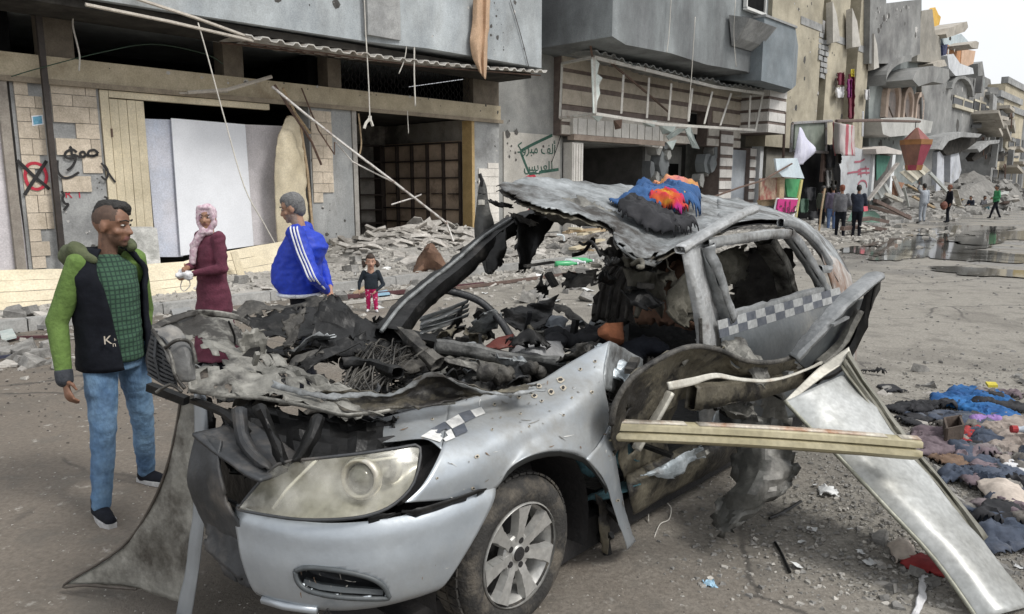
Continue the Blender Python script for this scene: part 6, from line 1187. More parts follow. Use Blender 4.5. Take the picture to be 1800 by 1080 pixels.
for i in range(7):
    m = MB(); a = 2 * pi * i / 7 + .12; e = Vector((0, 0, 1)) * cos(a) + SD * sin(a); d = Vector((0, 0, -1)) * sin(a) + SD * cos(a)
    for (r0, w0, y0), (r1, w1, y1) in zip(pr, pr[1:]):
        A_, B_ = hubp + e * r0, hubp + e * r1
        m.hexa([A_ - d * w0 + ND * (y0 + .035), A_ + d * w0 + ND * (y0 + .035), B_ + d * w1 + ND * (y1 + .035), B_ - d * w1 + ND * (y1 + .035), A_ - d * w0 * .7 + ND * y0, A_ + d * w0 * .7 + ND * y0, B_ + d * w1 * .8 + ND * y1, B_ - d * w1 * .8 + ND * y1])
    m.build('spoke', ALLOY, WH)
m = MB(); m.lathe(hubp, ND, [(.001, .018), (.03, .018), (.036, .024), (.072, .026), (.078, .034), (.08, .06)], 40); m.build('hub', ALLOY, WH, smooth=True, sharp=30)
m = MB(); m.lathe(hubp, ND, [(.001, .012), (.027, .013), (.03, .02)], 24); m.build('hub_cap', BLACK, WH)
for i in range(5):
    a = 2 * pi * i / 5 + .35; e = Vector((0, 0, 1)) * cos(a) + SD * sin(a); m = MB(); m.lathe(hubp + e * .053, ND, [(.001, .021), (.0125, .021), (.0135, .03)], 14); m.build('lug_hole_disc', BLACK, WH)  # black discs stand in for the dark lug holes
m = MB(); m.lathe(C(0, .03, .33), ND, [(.44, .0), (.43, .3), (.05, .31)], 28, arc=pi * 1.15, a0=-pi * .55); m.build('wheel_arch', BLACK, CAR)
for pts in ([(1058, 905, .15), (1062, 935, .15), (1068, 975, .12)], [(1050, 880, .2), (1075, 900, .15), (1090, 915, .12)], [(1040, 930, .2), (1060, 950, .16), (1075, 940, .12)]): m = MB(); m.tube(v_(pts), .022, 6); m.build('suspension_arm', CHAR, CAR)
patch('liner_rag', [v_([(1048, 870, .1), (1066, 880, .08)]), v_([(1052, 920, .1), (1072, 925, .06)]), v_([(1058, 970, .1), (1068, 975, .07)])], BRNI, CAR, k=5, amp=.02, sc=9, seed=11, thick=.006, torn=.3)
# ---- bonnet, torn and lifted
hood = patch('bonnet', [z_(r) for r in ([(268, 572, 1.14), (345, 546, 1.15), (405, 556, 1.11), (440, 592, 1.05), (490, 630, 1.0), (560, 664, .97)], [(298, 605, 1.1), (352, 592, 1.09), (415, 606, 1.05), (475, 634, 1.02), (540, 662, 1.0), (630, 680, .97)], [(322, 652, 1.04), (382, 642, 1.04), (452, 646, 1.02), (530, 664, 1.0), (600, 683, .98), (690, 694, .96)], [(330, 684, 1.0), (390, 691, .99), (452, 696, .98), (530, 709, .97), (612, 727, .95), (700, 716, .95)])],
    INNR, CAR, k=(10, 10), amp=.045, sc=5, seed=12, thick=.003, torn=.45, edge=.014, holes=24, sharp=20)
bm = bmesh.new(); bm.from_mesh(hood.data); HH = [(328, 602), (345, 588), (356, 596), (356, 622), (396, 626), (392, 650), (366, 644), (340, 650)]; bmesh.ops.delete(bm, geom=[f for f in bm.faces if inside(*proj(f.calc_center_median() + worigin(CAR)), HH)], context='FACES'); bm.to_mesh(hood.data); bm.free()
hood2 = patch('bonnet_edge', [z_(r) for r in ([(330, 684, 1.0), (390, 691, .99), (452, 696, .98), (530, 709, .97), (612, 727, .95), (700, 716, .95), (800, 706, .94)], [(332, 691, .985), (391, 699, .975), (453, 703, .965), (531, 716, .955), (613, 733, .935), (700, 721, .94), (800, 709, .93)])], INNR, CAR, k=(5, 2), amp=.006, sc=9, seed=13, thick=.006)
patch('bonnet_flap', [z_(r) for r in ([(555, 690, .99), (630, 688, 1.0), (692, 690, 1.0), (758, 656, 1.06), (815, 676, 1.02), (885, 692, .96), (935, 690, .95)], [(570, 700, .97), (640, 700, .975), (700, 702, .97), (765, 682, .99), (825, 690, .97), (880, 691, .95), (930, 684, .94)], [(612, 727, .95), (680, 719, .95), (730, 715, .95), (790, 709, .95), (850, 693, .95), (900, 684, .94), (945, 672, .94)])], BRNI, CAR, k=(7, 5), amp=.022, sc=6, seed=14, thick=.004, edge=.006)
patch('bonnet_rim', [z_(r) for r in ([(480, 668, 1.02), (560, 690, .995), (640, 690, 1.0), (692, 690, 1.005), (758, 655, 1.07), (815, 675, 1.03), (885, 691, .97), (960, 680, .96)], [(478, 680, 1.0), (560, 700, .98), (640, 697, .99), (694, 696, .995), (760, 661, 1.06), (817, 680, 1.02), (885, 696, .96), (960, 685, .955)])], BURN, CAR, k=(6, 2), amp=.012, sc=10, seed=15, thick=.004, edge=.005)
patch('bonnet_curl', [z_(r) for r in ([(268, 570, 1.15), (300, 556, 1.16), (350, 545, 1.17), (410, 551, 1.14), (440, 565, 1.1)], [(272, 580, 1.13), (305, 566, 1.14), (350, 556, 1.14), (410, 562, 1.11), (438, 574, 1.08)])], INNR, CAR, k=(6, 3), amp=.014, sc=9, seed=16, thick=.006)
# grille end and lamp housing hanging at the nose
GE = patch('grille_end', [t_(r) for r in ([(270, 585, 2.75), (300, 590, 2.72), (322, 640, 2.7)], [(258, 625, 2.76), (285, 625, 2.72), (310, 660, 2.7)], [(262, 655, 2.76), (285, 672, 2.73), (305, 680, 2.71)])], BLACK, CAR, k=4, amp=.01, sc=9, seed=17, thick=.01)
for i in range(11):
    f = i / 10; m = MB(); m.tube(t_([(268 - 8 * sin(f * 2), 585 + 72 * f, 2.73), (287, 596 + 78 * f, 2.69), (300 + 8 * f, 612 + 68 * f, 2.68)]), .006, 4); m.build('grille_rib', PLBLK, GE)
for i in range(3):
    m = MB(); m.tube(t_([(275 + i * 14, 582 + i * 8, 2.71), (272 + i * 16, 628 + i * 8, 2.69), (282 + i * 14, 672 + i * 4, 2.7)]), .006, 4); m.build('grille_rib', PLBLK, GE)
patch('lamp_shell', [t_(r) for r in ([(268, 580, 2.72), (300, 572, 2.75), (322, 585, 2.75)], [(285, 610, 2.68), (315, 600, 2.7), (334, 610, 2.72)], [(300, 645, 2.66), (328, 630, 2.66), (345, 648, 2.7)], [(315, 672, 2.66), (332, 672, 2.66), (342, 668, 2.69)])], M('grey_shell', (.09, .09, .09), (.15, .15, .145), 8, .6, c3=(.3, .28, .25), t3=.66), CAR, k=5, amp=.02, sc=9, seed=18, thick=.01)
for pts in ([(268, 580, 2.7), (285, 605, 2.66), (300, 625, 2.64), (308, 660, 2.64), (325, 684, 2.65)], [(290, 612, 2.64), (312, 598, 2.64), (335, 604, 2.68), (345, 640, 2.68)], [(275, 690, 2.7), (300, 676, 2.68), (320, 690, 2.68)]): m = MB(); m.tube(spline(t_(pts), 4), .007, 5); m.build('lamp_strip', INNR, CAR, smooth=True)
m = MB(); m.bar(*t_([(262, 680, 2.8), (328, 705, 2.75)]), .03, .03); m.build('bumper_bracket', CHAR, CAR)
# ---- the wing skin hanging off the far corner
patch('hanging_panel', [t_(r) for r in ([(316, 702, 2.86), (330, 698, 2.85), (342, 695, 2.84), (352, 692, 2.83)], [(302, 790, 2.93), (322, 790, 2.88), (338, 792, 2.86), (350, 792, 2.84)], [(272, 880, 3.0), (304, 886, 2.93), (330, 890, 2.9), (346, 890, 2.86)], [(215, 962, 3.1), (268, 972, 3.02), (314, 985, 2.95), (336, 988, 2.9)], [(115, 1028, 3.2), (200, 1030, 3.12), (285, 1048, 3.02), (322, 1062, 2.95)])], BRNI if False else M('grimy_inner_skin', (.23, .225, .2), (.36, .352, .315), 6, .55, metal=.15, bump=.3, c3=(.06, .054, .045), t3=.53, w3=.09), CAR, k=(6, 7), amp=.014, sc=3.5, seed=19, thick=.004, edge=.004, keep='tlrb')
m = MB(); m.tube(spline(t_([(318, 700, 2.86), (302, 790, 2.92), (270, 880, 2.99), (214, 962, 3.09), (113, 1028, 3.19), (150, 1029, 3.15), (240, 1036, 3.06)]), 5), .006, 5); m.build('panel_flange', M('brown_flange', (.06, .05, .042), (.11, .095, .08), 9, .7), CAR, smooth=True)
patch('panel_outer_skin', [t_(r) for r in ([(340, 690, 2.82), (352, 686, 2.8), (362, 692, 2.8)], [(342, 790, 2.83), (356, 780, 2.81), (367, 775, 2.82)], [(340, 890, 2.85), (352, 890, 2.83), (363, 882, 2.83)], [(328, 985, 2.88), (340, 990, 2.86), (352, 985, 2.86)], [(308, 1085, 2.92), (322, 1090, 2.9), (336, 1090, 2.9)])], SILV, CAR, k=(4, 6), amp=.008, sc=6, seed=20, thick=.004)
patch('scorched_strip', [t_(r) for r in ([(350, 690, 2.84), (372, 700, 2.86)], [(362, 740, 2.83), (380, 742, 2.86)], [(366, 780, 2.83), (376, 776, 2.86)])], CHAR, CAR, k=(5, 6), amp=.02, sc=14, seed=21, thick=.006, torn=.4)
part('underbody_shade', BLACK, CAR, (-.5, 3.6, .17, 1.62, .05, .2), T=C)  # black box added low under the car to block light and deepen the shadow
rows = [[nose(5.2 + q * .46, z + .02 * q, i_) for q in range(6)] for z, i_ in ((.5, .03), (.43, .02), (.365, .0))]
patch('lower_grille', rows, PLBLK, CAR, k=(4, 4), amp=.008, sc=8, seed=23, thick=.01, torn=.1)
patch('bay_front', [t_(r) for r in ([(392, 742, 2.78), (430, 706, 2.8), (520, 722, 2.75), (610, 735, 2.7), (700, 730, 2.75)], [(382, 775, 2.72), (430, 770, 2.72), (520, 780, 2.68), (610, 790, 2.6), (700, 775, 2.7)], [(400, 830, 2.6), (450, 835, 2.58), (520, 835, 2.55), (600, 830, 2.5), (690, 800, 2.6)])], CHAR, CAR, k=6, amp=.05, sc=7, seed=24, thick=.006, torn=.3, edge=.02, sharp=16)
for pts, w_, mt in (([(455, 715, 2.6), (480, 770, 2.55), (500, 820, 2.5)], .04, CHAR), ([(420, 720, 2.65), (430, 780, 2.58), (470, 825, 2.5)], .05, PLBLK), ([(560, 735, 2.6), (545, 775, 2.52), (520, 815, 2.48)], .045, CHAR), ([(340, 705, 2.8), (400, 730, 2.74), (430, 760, 2.68)], .05, CHAR)):
    patch('bay_strut', [t_([(x - w_ * 220, y, t) for x, y, t in pts]), t_([(x, y - 4, t - .04) for x, y, t in pts]), t_([(x + w_ * 220, y, t) for x, y, t in pts])], mt, CAR, k=4, amp=.012, sc=9, seed=25, thick=.01, sharp=20)
# ---- engine bay
part('engine_tray', CHAR, CAR, (-.62, .62, .42, 1.4, .3, .46), (.62, .7, .3, 1.5, .3, .84), (-.66, -.62, .45, 1.2, .3, .62), (-.5, .62, .34, .42, .3, .66), T=C)
m = MB(C); 
part('engine_block', M('grimy_engine', (.035, .034, .032), (.07, .066, .06), 10, .7, bump=.4, c3=(.14, .125, .1), t3=.62), CAR, (-.25, .3, .62, 1.15, .46, .74), j=.03, T=C)
part('air_box', PLBLK, CAR, (-.42, -.12, .42, .68, .5, .78), j=.03, T=C)
part('radiator_panel', CHAR, CAR, (-.72, -.66, .5, 1.3, .4, .72), j=.02, T=C)
def junk(n, ur, vr, zr, mats, names, seed, lng=(.08, .4), par=None):
    rnd = random.Random(seed)
    for i in range(n):
        p = C(rnd.uniform(*ur), rnd.uniform(*vr), rnd.uniform(*zr)); d = Vector((rnd.gauss(0, 1), rnd.gauss(0, 1), rnd.gauss(0, .35))).normalized(); l = rnd.uniform(*lng); e = d.cross(Vector((rnd.gauss(0, .4), rnd.gauss(0, .4), 1))).normalized(); w_ = rnd.uniform(.03, .14); q = i % 4; mt = rnd.choice(mats)
        if i % 7 == 0: m = MB(); m.tube(spline([p, p + d * l * .4 + Vector((0, 0, rnd.uniform(-.04, .07))), p + d * l * .8 + e * .05, p + d * l * 1.1 + e * .12], 4), rnd.uniform(.004, .013), 6); m.build(names[0], mt, par or CAR, smooth=True)
        elif q == 1: m = MB(); m.bar(p, p + d * l, rnd.uniform(.015, .05), rnd.uniform(.008, .03)); m.build(names[1], mt, par or CAR)
        else: patch(names[2], [[p, p + d * l * .5, p + d * l], [p + e * w_ + Vector((0, 0, rnd.uniform(-.05, .05))), p + e * w_ + d * l * .5 + Vector((0, 0, rnd.uniform(-.06, .08))), p + e * w_ * .6 + d * l], [p + e * w_ * 2, p + e * w_ * 2 + d * l * .5 + Vector((0, 0, rnd.uniform(-.07, .05))), p + e * w_ * 1.6 + d * l]], mt, par or CAR, k=4, amp=.03, sc=9, seed=i + seed, thick=.005, torn=.3, edge=.01, sharp=16)
ASHY = M('ashy_metal', (.05, .047, .042), (.12, .112, .098), 10, .65, bump=.4, c3=(.012, .011, .01), t3=.52); RUSTB = M('burnt_rust', (.13, .07, .045), (.19, .11, .07), 10, .85, c3=(.05, .04, .035))
junk(70, (-.5, .6), (.4, 1.35), (.6, .88), [CHAR, CHAR, ASHY, PLBLK], ('hose', 'bracket', 'torn_metal'), 100, lng=(.06, .26))
junk(70, (.2, 1.15), (.3, 1.5), (.68, .97), [CHAR, CHAR, ASHY, ASHY, BURN, INNR, BRNI], ('hose', 'bracket', 'torn_metal'), 200, lng=(.05, .26))
junk(40, (.7, 2.3), (.35, 1.5), (.42, .85), [CHAR, CHAR, BLK, ASHY, GREYD], ('cable', 'seat_rail', 'torn_trim'), 300)
m = MB(); rnd = random.Random(9)
for i in range(60):          # burnt wiring loom
    p0 = CZ(rnd.uniform(640, 760), rnd.uniform(610, 640), .92); p1 = CZ(rnd.uniform(600, 690), rnd.uniform(655, 690), .92); m.tube(spline([p0, p0.lerp(p1, .3) + Vector((rnd.uniform(-.04, .04), rnd.uniform(-.04, .04), rnd.uniform(.02, .09))), p0.lerp(p1, .7) + Vector((rnd.uniform(-.05, .05), rnd.uniform(-.05, .05), rnd.uniform(0, .05))), p1], 4), .0035, 4)
tag(m.build('wiring_loom', ASHY, CAR), kind='stuff')
def beam(name, pts, w_, h_, mat, seed=1, amp=.014, k=6, up=Vector((0, 0, 1)), par=None):
    s = spline(pts, k); rows = [[], [], [], [], []]
    for i, p in enumerate(s):
        d = (s[min(i + 1, len(s) - 1)] - s[max(i - 1, 0)]).normalized(); x = d.cross(up).normalized() * w_ / 2; u = x.normalized().cross(d) * h_ / 2
        for r, q in zip(rows, (x - u, x + u, -x + u, -x - u, x - u)): r.append(p + q)
    return patch(name, rows, mat, par or CAR, k=(1, 2), amp=amp, sc=8, seed=seed, thick=.004, sharp=24)
beam('wing_rail', v_([(600, 640, .9), (650, 640, .85), (700, 655, .6)]), .035, .03, CHAR, 2, .025)
beam('scuttle_beam', v_([(700, 575, 1.1), (735, 610, .85), (770, 640, .72)]), .045, .04, ASHY, 3, .03)
beam('scuttle_beam', v_([(765, 607, .85), (830, 618, .75), (900, 632, .62), (985, 640, .4)]), .045, .05, M('grey_beam', (.1, .1, .098), (.2, .2, .19), 12, .6, metal=.1, c3=(.03, .03, .028), t3=.52), 4)
beam('scuttle_beam', v_([(840, 640, .7), (910, 648, .6), (980, 650, .4)]), .04, .02, INNR, 5)
for px, py, r in ((855, 655, .05), (885, 660, .05), (930, 648, .045), (950, 655, .04), (925, 665, .03)): m = MB(); m.lathe(CV(px, py, .45), Vector((random.uniform(-1, 1), .5, random.uniform(-.4, .4))), [(.001, -r), (r * .6, -r), (r * .62, -.2 * r), (r * .8, -.15 * r), (r * .8, .4 * r), (r * .5, .5 * r), (r * .45, r), (.001, r)], 12); m.build('pump_housing', ASHY, CAR, smooth=True)
patch('wing_inner', [v_([(770, 625, .75), (830, 635, .7), (850, 650, .65)]), v_([(790, 640, .72), (830, 645, .66), (850, 660, .6)])], INNR, CAR, k=5, amp=.02, sc=8, seed=22, thick=.004)
# black twisted sheets at the far wing
for i, rows in enumerate(([t_(r) for r in ([(425, 560, 3.8), (480, 545, 3.9), (540, 535, 4.0), (590, 512, 4.1)], [(440, 575, 3.75), (500, 575, 3.8), (560, 565, 3.9), (620, 555, 4.0)], [(480, 590, 3.6), (540, 592, 3.7), (600, 588, 3.8), (660, 580, 3.9)])],
      [t_(r) for r in ([(495, 565, 3.5), (525, 545, 3.55), (540, 535, 3.6)], [(500, 590, 3.5), (522, 585, 3.5), (535, 560, 3.55)], [(495, 612, 3.45), (510, 610, 3.45), (522, 600, 3.5)])],
      [t_(r) for r in ([(410, 548, 3.9), (470, 532, 4.0), (530, 530, 4.1), (575, 520, 4.1)], [(415, 560, 3.8), (470, 548, 3.9), (530, 540, 4.0), (585, 535, 4.0)])],
      [t_(r) for r in ([(580, 515, 3.8), (600, 530, 3.8), (650, 560, 3.8), (700, 590, 3.8)], [(560, 545, 3.7), (600, 560, 3.7), (650, 580, 3.7), (695, 610, 3.7)], [(540, 600, 3.5), (580, 620, 3.5), (640, 630, 3.5), (690, 630, 3.55)])],
      [t_(r) for r in ([(655, 570, 3.9), (690, 545, 3.95), (705, 527, 4.0)], [(675, 580, 3.85), (705, 562, 3.9), (720, 540, 3.95)])], [t_(r) for r in ([(520, 640, 3.1), (570, 610, 3.2), (640, 580, 3.5)], [(535, 655, 3.1), (590, 625, 3.2), (650, 595, 3.45)])])):
    patch('twisted_sheet', rows, [CHAR, ASHY, ASHY, CHAR, CHAR, CHAR][i], CAR, k=6, amp=.05, sc=5, seed=30 + i, thick=.005, torn=.35, edge=.014, sharp=24)
junk(16, (.0, .5), (1.3, 1.8), (.78, .93), [CHAR, CHAR, ASHY], ('hose', 'bracket', 'torn_metal'), 400, lng=(.1, .35))
# ---- far A-pillar and what hangs off it
APT = v_([(684, 590, 1.12), (718, 545, 1.2), (760, 508, 1.25), (808, 470, 1.3), (860, 424, 1.32), (910, 392, 1.3), (965, 376, 1.25), (1020, 372, 1.15), (1080, 378, 1.0)])
beam('windscreen_pillar', APT, .13, .07, CHAR, 6, amp=.015, k=6); m = MB(); m.tube(spline([p + Vector((-.03, -.05, .03)) for p in APT[:6]], 5), .012, 5); m.build('pillar_seal', M('grey_seal', (.16, .17, .17), (.26, .27, .27), 14, .5, metal=.3, c3=(.03, .03, .03)), CAR, smooth=True)
patch('hanging_flap', [v_(r) for r in ([(905, 385, 1.2), (945, 375, 1.2), (990, 378, 1.15)], [(905, 430, 1.15), (935, 410, 1.15), (965, 400, 1.1)], [(912, 480, 1.1), (920, 482, 1.1), (930, 470, 1.1)])], CHAR, CAR, k=6, amp=.03, sc=7, seed=41, thick=.006, torn=.3, edge=.01)
patch('hanging_flap', [v_(r) for r in ([(852, 430, 1.28), (872, 415, 1.25), (890, 400, 1.22)], [(853, 455, 1.25), (872, 445, 1.22), (889, 430, 1.2)], [(858, 483, 1.22), (872, 475, 1.2), (888, 462, 1.2)])], CHAR, CAR, k=6, amp=.02, sc=8, seed=42, thick=.006, torn=.2)
HP = patch('pierced_plate', [t_(r) for r in ([(842, 328, 4.6), (848, 312, 4.6), (855, 328, 4.6)], [(836, 372, 4.6), (849, 366, 4.58), (861, 372, 4.6)], [(834, 410, 4.6), (850, 410, 4.55), (874, 420, 4.6)], [(842, 440, 4.58), (856, 455, 4.55), (872, 470, 4.55)], [(852, 478, 4.55), (858, 483, 4.55), (865, 482, 4.55)])], M('dark_bracket', (.045, .045, .042), (.085, .085, .08), 8, .55, metal=.2, c3=(.17, .16, .14), t3=.64), CAR, k=5, amp=.012, sc=5, seed=43, thick=.012)
for pts, r in (([(846, 352, 4.53), (846.1, 361, 4.53)], .022), ([(843, 340, 4.53), (843.1, 341, 4.53)], .012), ([(851, 341, 4.53), (851.1, 342, 4.53)], .012), ([(845, 328, 4.5), (847, 318, 4.5), (843, 306, 4.5)], .012)): m = MB(); m.tube(t_(pts), r, 6); m.build('slot', M('slot_pale', (.5, .48, .43), (.55, .53, .48), 9, .8, bump=0) if r > .012 else CHAR, HP)
patch('thin_shred', [t_(r) for r in ([(857, 348, 4.5), (880, 355, 4.5), (905, 360, 4.5)], [(860, 356, 4.5), (880, 365, 4.5), (902, 366, 4.5)])], CHAR, CAR, k=5, amp=.03, sc=9, seed=44, thick=.006, torn=.4)
patch('thin_shred', [t_(r) for r in ([(893, 372, 4.4), (920, 380, 4.4), (948, 392, 4.4)], [(895, 380, 4.4), (920, 395, 4.4), (940, 400, 4.4)])], ASHY, CAR, k=5, amp=.03, sc=9, seed=45, thick=.006, torn=.4)
m = MB(); m.tube(spline(v_([(775, 508, 1.25), (820, 520, 1.2), (850, 535, 1.15), (880, 565, 1.05), (900, 595, .95), (918, 612, .85)]), 6), .022, 7); m.build('bent_tube', M('dark_tube', (.03, .032, .035), (.06, .062, .066), 12, .45, metal=.3), CAR, smooth=True)
m = MB(); m.tube(spline(v_([(780, 480, 1.28), (787, 495, 1.25), (785, 515, 1.22)]), 4), .012, 5); m.build('wire_loop', ASHY, CAR)
for i in range(4): patch('striped_sheet', [v_([(740, 557 + i * 8, 1.45), (790, 540 + i * 8, 1.45), (825, 526 + i * 8, 1.45)]), v_([(738, 565 + i * 8, 1.45 - .03 * (i % 2)), (788, 548 + i * 8, 1.45 - .03 * (i % 2)), (822, 533 + i * 8, 1.45)])], M('striped_metal', (.2, .21, .21), (.32, .33, .33), 7, .4, metal=.5, c3=(.06, .06, .055)), CAR, k=(5, 2), amp=.006, sc=6, seed=50 + i, thick=.005)
patch('burnt_edge', [v_([(788, 580, 1.4), (806, 545, 1.42), (818, 535, 1.43)]), v_([(792, 598, 1.4), (808, 575, 1.42), (816, 545, 1.43)])], CHAR, CAR, k=5, amp=.03, sc=9, seed=55, thick=.006, torn=.3)
beam('door_bar', v_([(745, 600, 1.4), (790, 590, 1.42)]), .05, .05, CHAR, 7)
patch('curled_sheet', [v_(r) for r in ([(880, 545, 1.3), (920, 535, 1.3), (960, 525, 1.25), (985, 515, 1.2)], [(885, 560, 1.25), (920, 560, 1.2), (955, 550, 1.2), (975, 535, 1.2)], [(905, 580, 1.15), (935, 590, 1.1), (955, 575, 1.1), (965, 555, 1.15)])], CHAR, CAR, k=6, amp=.03, sc=7, seed=56, thick=.005, torn=.25)
m = MB(); m.bar(*v_([(838, 550, 1.3), (862, 595, 1.2)]), .03, .05); m.build('seat_bracket', CHAR, CAR); m = MB(); m.bar(*v_([(838, 548, 1.3), (880, 560, 1.25)]), .03, .05); m.build('seat_bracket', ASHY, CAR)
patch('red_trim', [v_(r) for r in ([(848, 610, .95), (870, 593, .95), (900, 590, .95)], [(846, 618, .9), (872, 610, .88), (905, 612, .88)])], M('dark_red_trim', (.1, .02, .016), (.15, .035, .025), 7, .6), CAR, k=5, amp=.03, sc=6, seed=57, thick=.01)
# ---- roof peeled up, burnt to bare metal
roof = patch('roof', [v_(r) for r in ([(872, 325, 1.25), (935, 311, 1.28), (1010, 316, 1.25), (1090, 325, 1.2), (1180, 333, 1.15), (1265, 346, 1.05), (1330, 360, .9)], [(898, 340, 1.1), (955, 333, 1.1), (1030, 338, 1.0), (1100, 350, .9), (1190, 358, .8), (1270, 364, .75), (1335, 368, .7)],
    [(925, 352, .95), (975, 352, .9), (1045, 365, .75), (1100, 385, .6), (1180, 390, .5), (1262, 382, .45), (1335, 376, .45)], [(955, 366, .8), (1005, 378, .7), (1070, 396, .55), (1088, 428, .35), (1138, 452, .25), (1205, 424, .2), (1262, 400, .18)])], BURN, CAR, k=(8, 8), amp=.025, sc=4, seed=60, thick=.005, edge=.008, torn=.15, keep='tr')
patch('roof_underside', [v_(r) for r in ([(925, 366, .95), (975, 350, .93), (1020, 347, .85), (1065, 365, .72), (1092, 375, .65)], [(945, 378, .93), (985, 376, .86), (1030, 380, .75), (1062, 385, .68), (1090, 388, .62)], [(985, 392, .9), (1010, 395, .82), (1040, 398, .72), (1060, 402, .66), (1082, 404, .6)])], INNR, CAR, k=(7, 6), amp=.02, sc=6, seed=61, thick=.006, edge=.01, torn=.15)
patch('roof_curl', [v_(r) for r in ([(1085, 428, .36), (1120, 450, .28), (1160, 458, .24)], [(1095, 440, .33), (1120, 462, .27), (1150, 470, .24)], [(1100, 432, .45), (1125, 452, .4), (1165, 458, .35)])], BURN, CAR, k=5, amp=.015, sc=8, seed=62, thick=.005)
patch('roof_rear', [v_(r) for r in ([(1262, 346, 1.05), (1330, 360, .95), (1390, 378, .85), (1432, 402, .75), (1470, 440, .65), (1497, 482, .55)], [(1262, 372, .6), (1320, 372, .55), (1375, 380, .5), (1420, 405, .42), (1458, 448, .35), (1488, 490, .3)], [(1262, 400, .2), (1310, 388, .18), (1365, 386, .16), (1408, 402, .14), (1442, 442, .1), (1474, 496, .06)])], BURN, CAR, k=(6, 6), amp=.012, sc=4, seed=63, thick=.005, keep='tlrb')
bar_ = beam('roof_rail', v_([(1195, 440, .06), (1235, 415, .05), (1280, 388, .05), (1325, 368, .08)]), .05, .03, M('bright_bare_metal', (.42, .43, .43), (.55, .56, .56), 8, .4, metal=.5, c3=(.12, .1, .09)), 8, amp=.008)
patch('burnt_headliner', [v_(r) for r in ([(1140, 450, .3), (1180, 432, .4), (1215, 425, .3)], [(1150, 490, .5), (1185, 470, .6), (1215, 470, .4)], [(1155, 520, .5), (1185, 500, .6), (1218, 510, .4)])], CHAR, CAR, k=5, amp=.04, sc=7, seed=64, thick=.006, torn=.4, edge=.02)
for nm, o_, dz in (('roof_lining', roof, .03), ('roof_lining', bpy.data.objects['roof_rear'], .03)):
    c_ = o_.copy(); c_.data = o_.data.copy(); c_.name = nm; COL.objects.link(c_); c_.location = Vector((0, 0, -dz)); c_.data.materials.clear(); c_.data.materials.append(CHAR if 'rear' in o_.name else BRNI)
# ---- door post, rear door, tail
patch('door_pillar', [v_(r) for r in ([(1196, 432, .08), (1216, 425, .05), (1236, 420, .08)], [(1206, 490, .06), (1226, 488, .02), (1246, 484, .07)], [(1220, 560, .04), (1240, 560, .0), (1264, 560, .06)], [(1226, 630, .04), (1246, 632, .0), (1272, 630, .06)], [(1228, 720, .05), (1246, 722, .01), (1262, 720, .06)], [(1228, 800, .06), (1242, 800, .03), (1256, 795, .06)])], _mc['bright_bare_metal'], CAR, k=(5, 5), amp=.012, sc=9, seed=65, thick=.006)
m = MB(); m.tube(v_([(1231, 560, -.01), (1234, 640, -.01), (1236, 715, -.01)]), .01, 5); m.build('pillar_ridge', ASHY, CAR)
RD = obj('rear_door', [], [], GREYD, CAR); bpy.data.objects.remove(RD)
RD = patch('rear_door', [v_(r) for r in ([(1264, 574, .02), (1320, 560, .02), (1400, 536, .02), (1478, 512, .03)], [(1272, 620, -.02), (1330, 610, -.03), (1410, 585, -.03), (1492, 556, -.02)], [(1280, 690, .0), (1340, 690, .0), (1420, 665, .0), (1500, 620, .0)], [(1290, 770, .03), (1350, 750, .03), (1425, 720, .03), (1495, 690, .03)])], GREYD, CAR, k=(5, 6), amp=.006, sc=4, seed=66, thick=.006, keep='tblr')
FRM = M('window_frame_metal', (.2, .21, .215), (.32, .33, .335), 7, .45, metal=.4, c3=(.08, .075, .07))
beam('window_frame', v_([(1242, 432, .05), (1252, 470, .03), (1268, 520, .02), (1282, 560, .02)]), .06, .06, FRM, 9, par=RD); beam('window_frame', v_([(1240, 430, .06), (1300, 420, .05), (1350, 413, .05), (1388, 412, .05)]), .04, .045, M('pale_frame_metal', (.32, .33, .33), (.42, .43, .43), 7, .4, metal=.4, c3=(.1, .09, .08)), 10, amp=.005, par=RD)
beam('window_frame', v_([(1385, 410, .05), (1410, 445, .04), (1435, 485, .03), (1452, 515, .03)]), .05, .06, FRM, 11, par=RD); beam('window_frame', v_([(1280, 556, .02), (1340, 540, .02), (1400, 522, .02), (1452, 508, .02)]), .03, .04, FRM, 12, par=RD)
beam('rear_window_post', v_([(1342, 420, .3), (1370, 465, .3), (1388, 525, .3)]), .11, .07, INNR, 13)
DT = [bvh(RD)]; m = MB(); n = 13
for i in range(n):
    for j in range(2):
        f0, f1 = i / n, (i + 1) / n; e = lambda f, g: (1262 + 214 * f + 4 * g, 577 - 62 * f + 30 * g * (1 - .25 * f))
        qs = [e(f0, j / 2 - .42), e(f1, j / 2 - .42), e(f1, j / 2 + .08), e(f0, j / 2 + .08)]
        q = [CV(x, y, .0) for x, y in qs]; m.mi = (i + j) % 2; m.add(q, [(0, 1, 2, 3)])
mm_ = m; band = m.build('door_chequer', [CHK_W, CHK_D], RD); band.modifiers.new('s', 'SOLIDIFY').thickness = .006
band.data.materials[0] = M('sooty_chequer_white', (.3, .31, .31), (.42, .43, .43), 18, .6, bump=0, c3=(.15, .15, .15))
m = MB(); m.bar(*v_([(1445, 565, -.05), (1475, 556, -.05)]), .03, .02); m.build('door_handle', FRM, RD)
patch('rear_wing', [v_(r) for r in ([(1440, 440, .1), (1470, 455, .15), (1495, 484, .3)], [(1462, 500, .06), (1485, 505, .08), (1502, 520, .25)], [(1480, 560, .04), (1496, 560, .08), (1508, 575, .25)], [(1488, 640, .04), (1498, 640, .1), (1504, 640, .25)])], M('scorched_wing', (.32, .31, .3), (.48, .46, .43), 5, .55, metal=.3, c3=(.2, .12, .08), t3=.55), CAR, k=5, amp=.01, sc=6, seed=67, thick=.006)
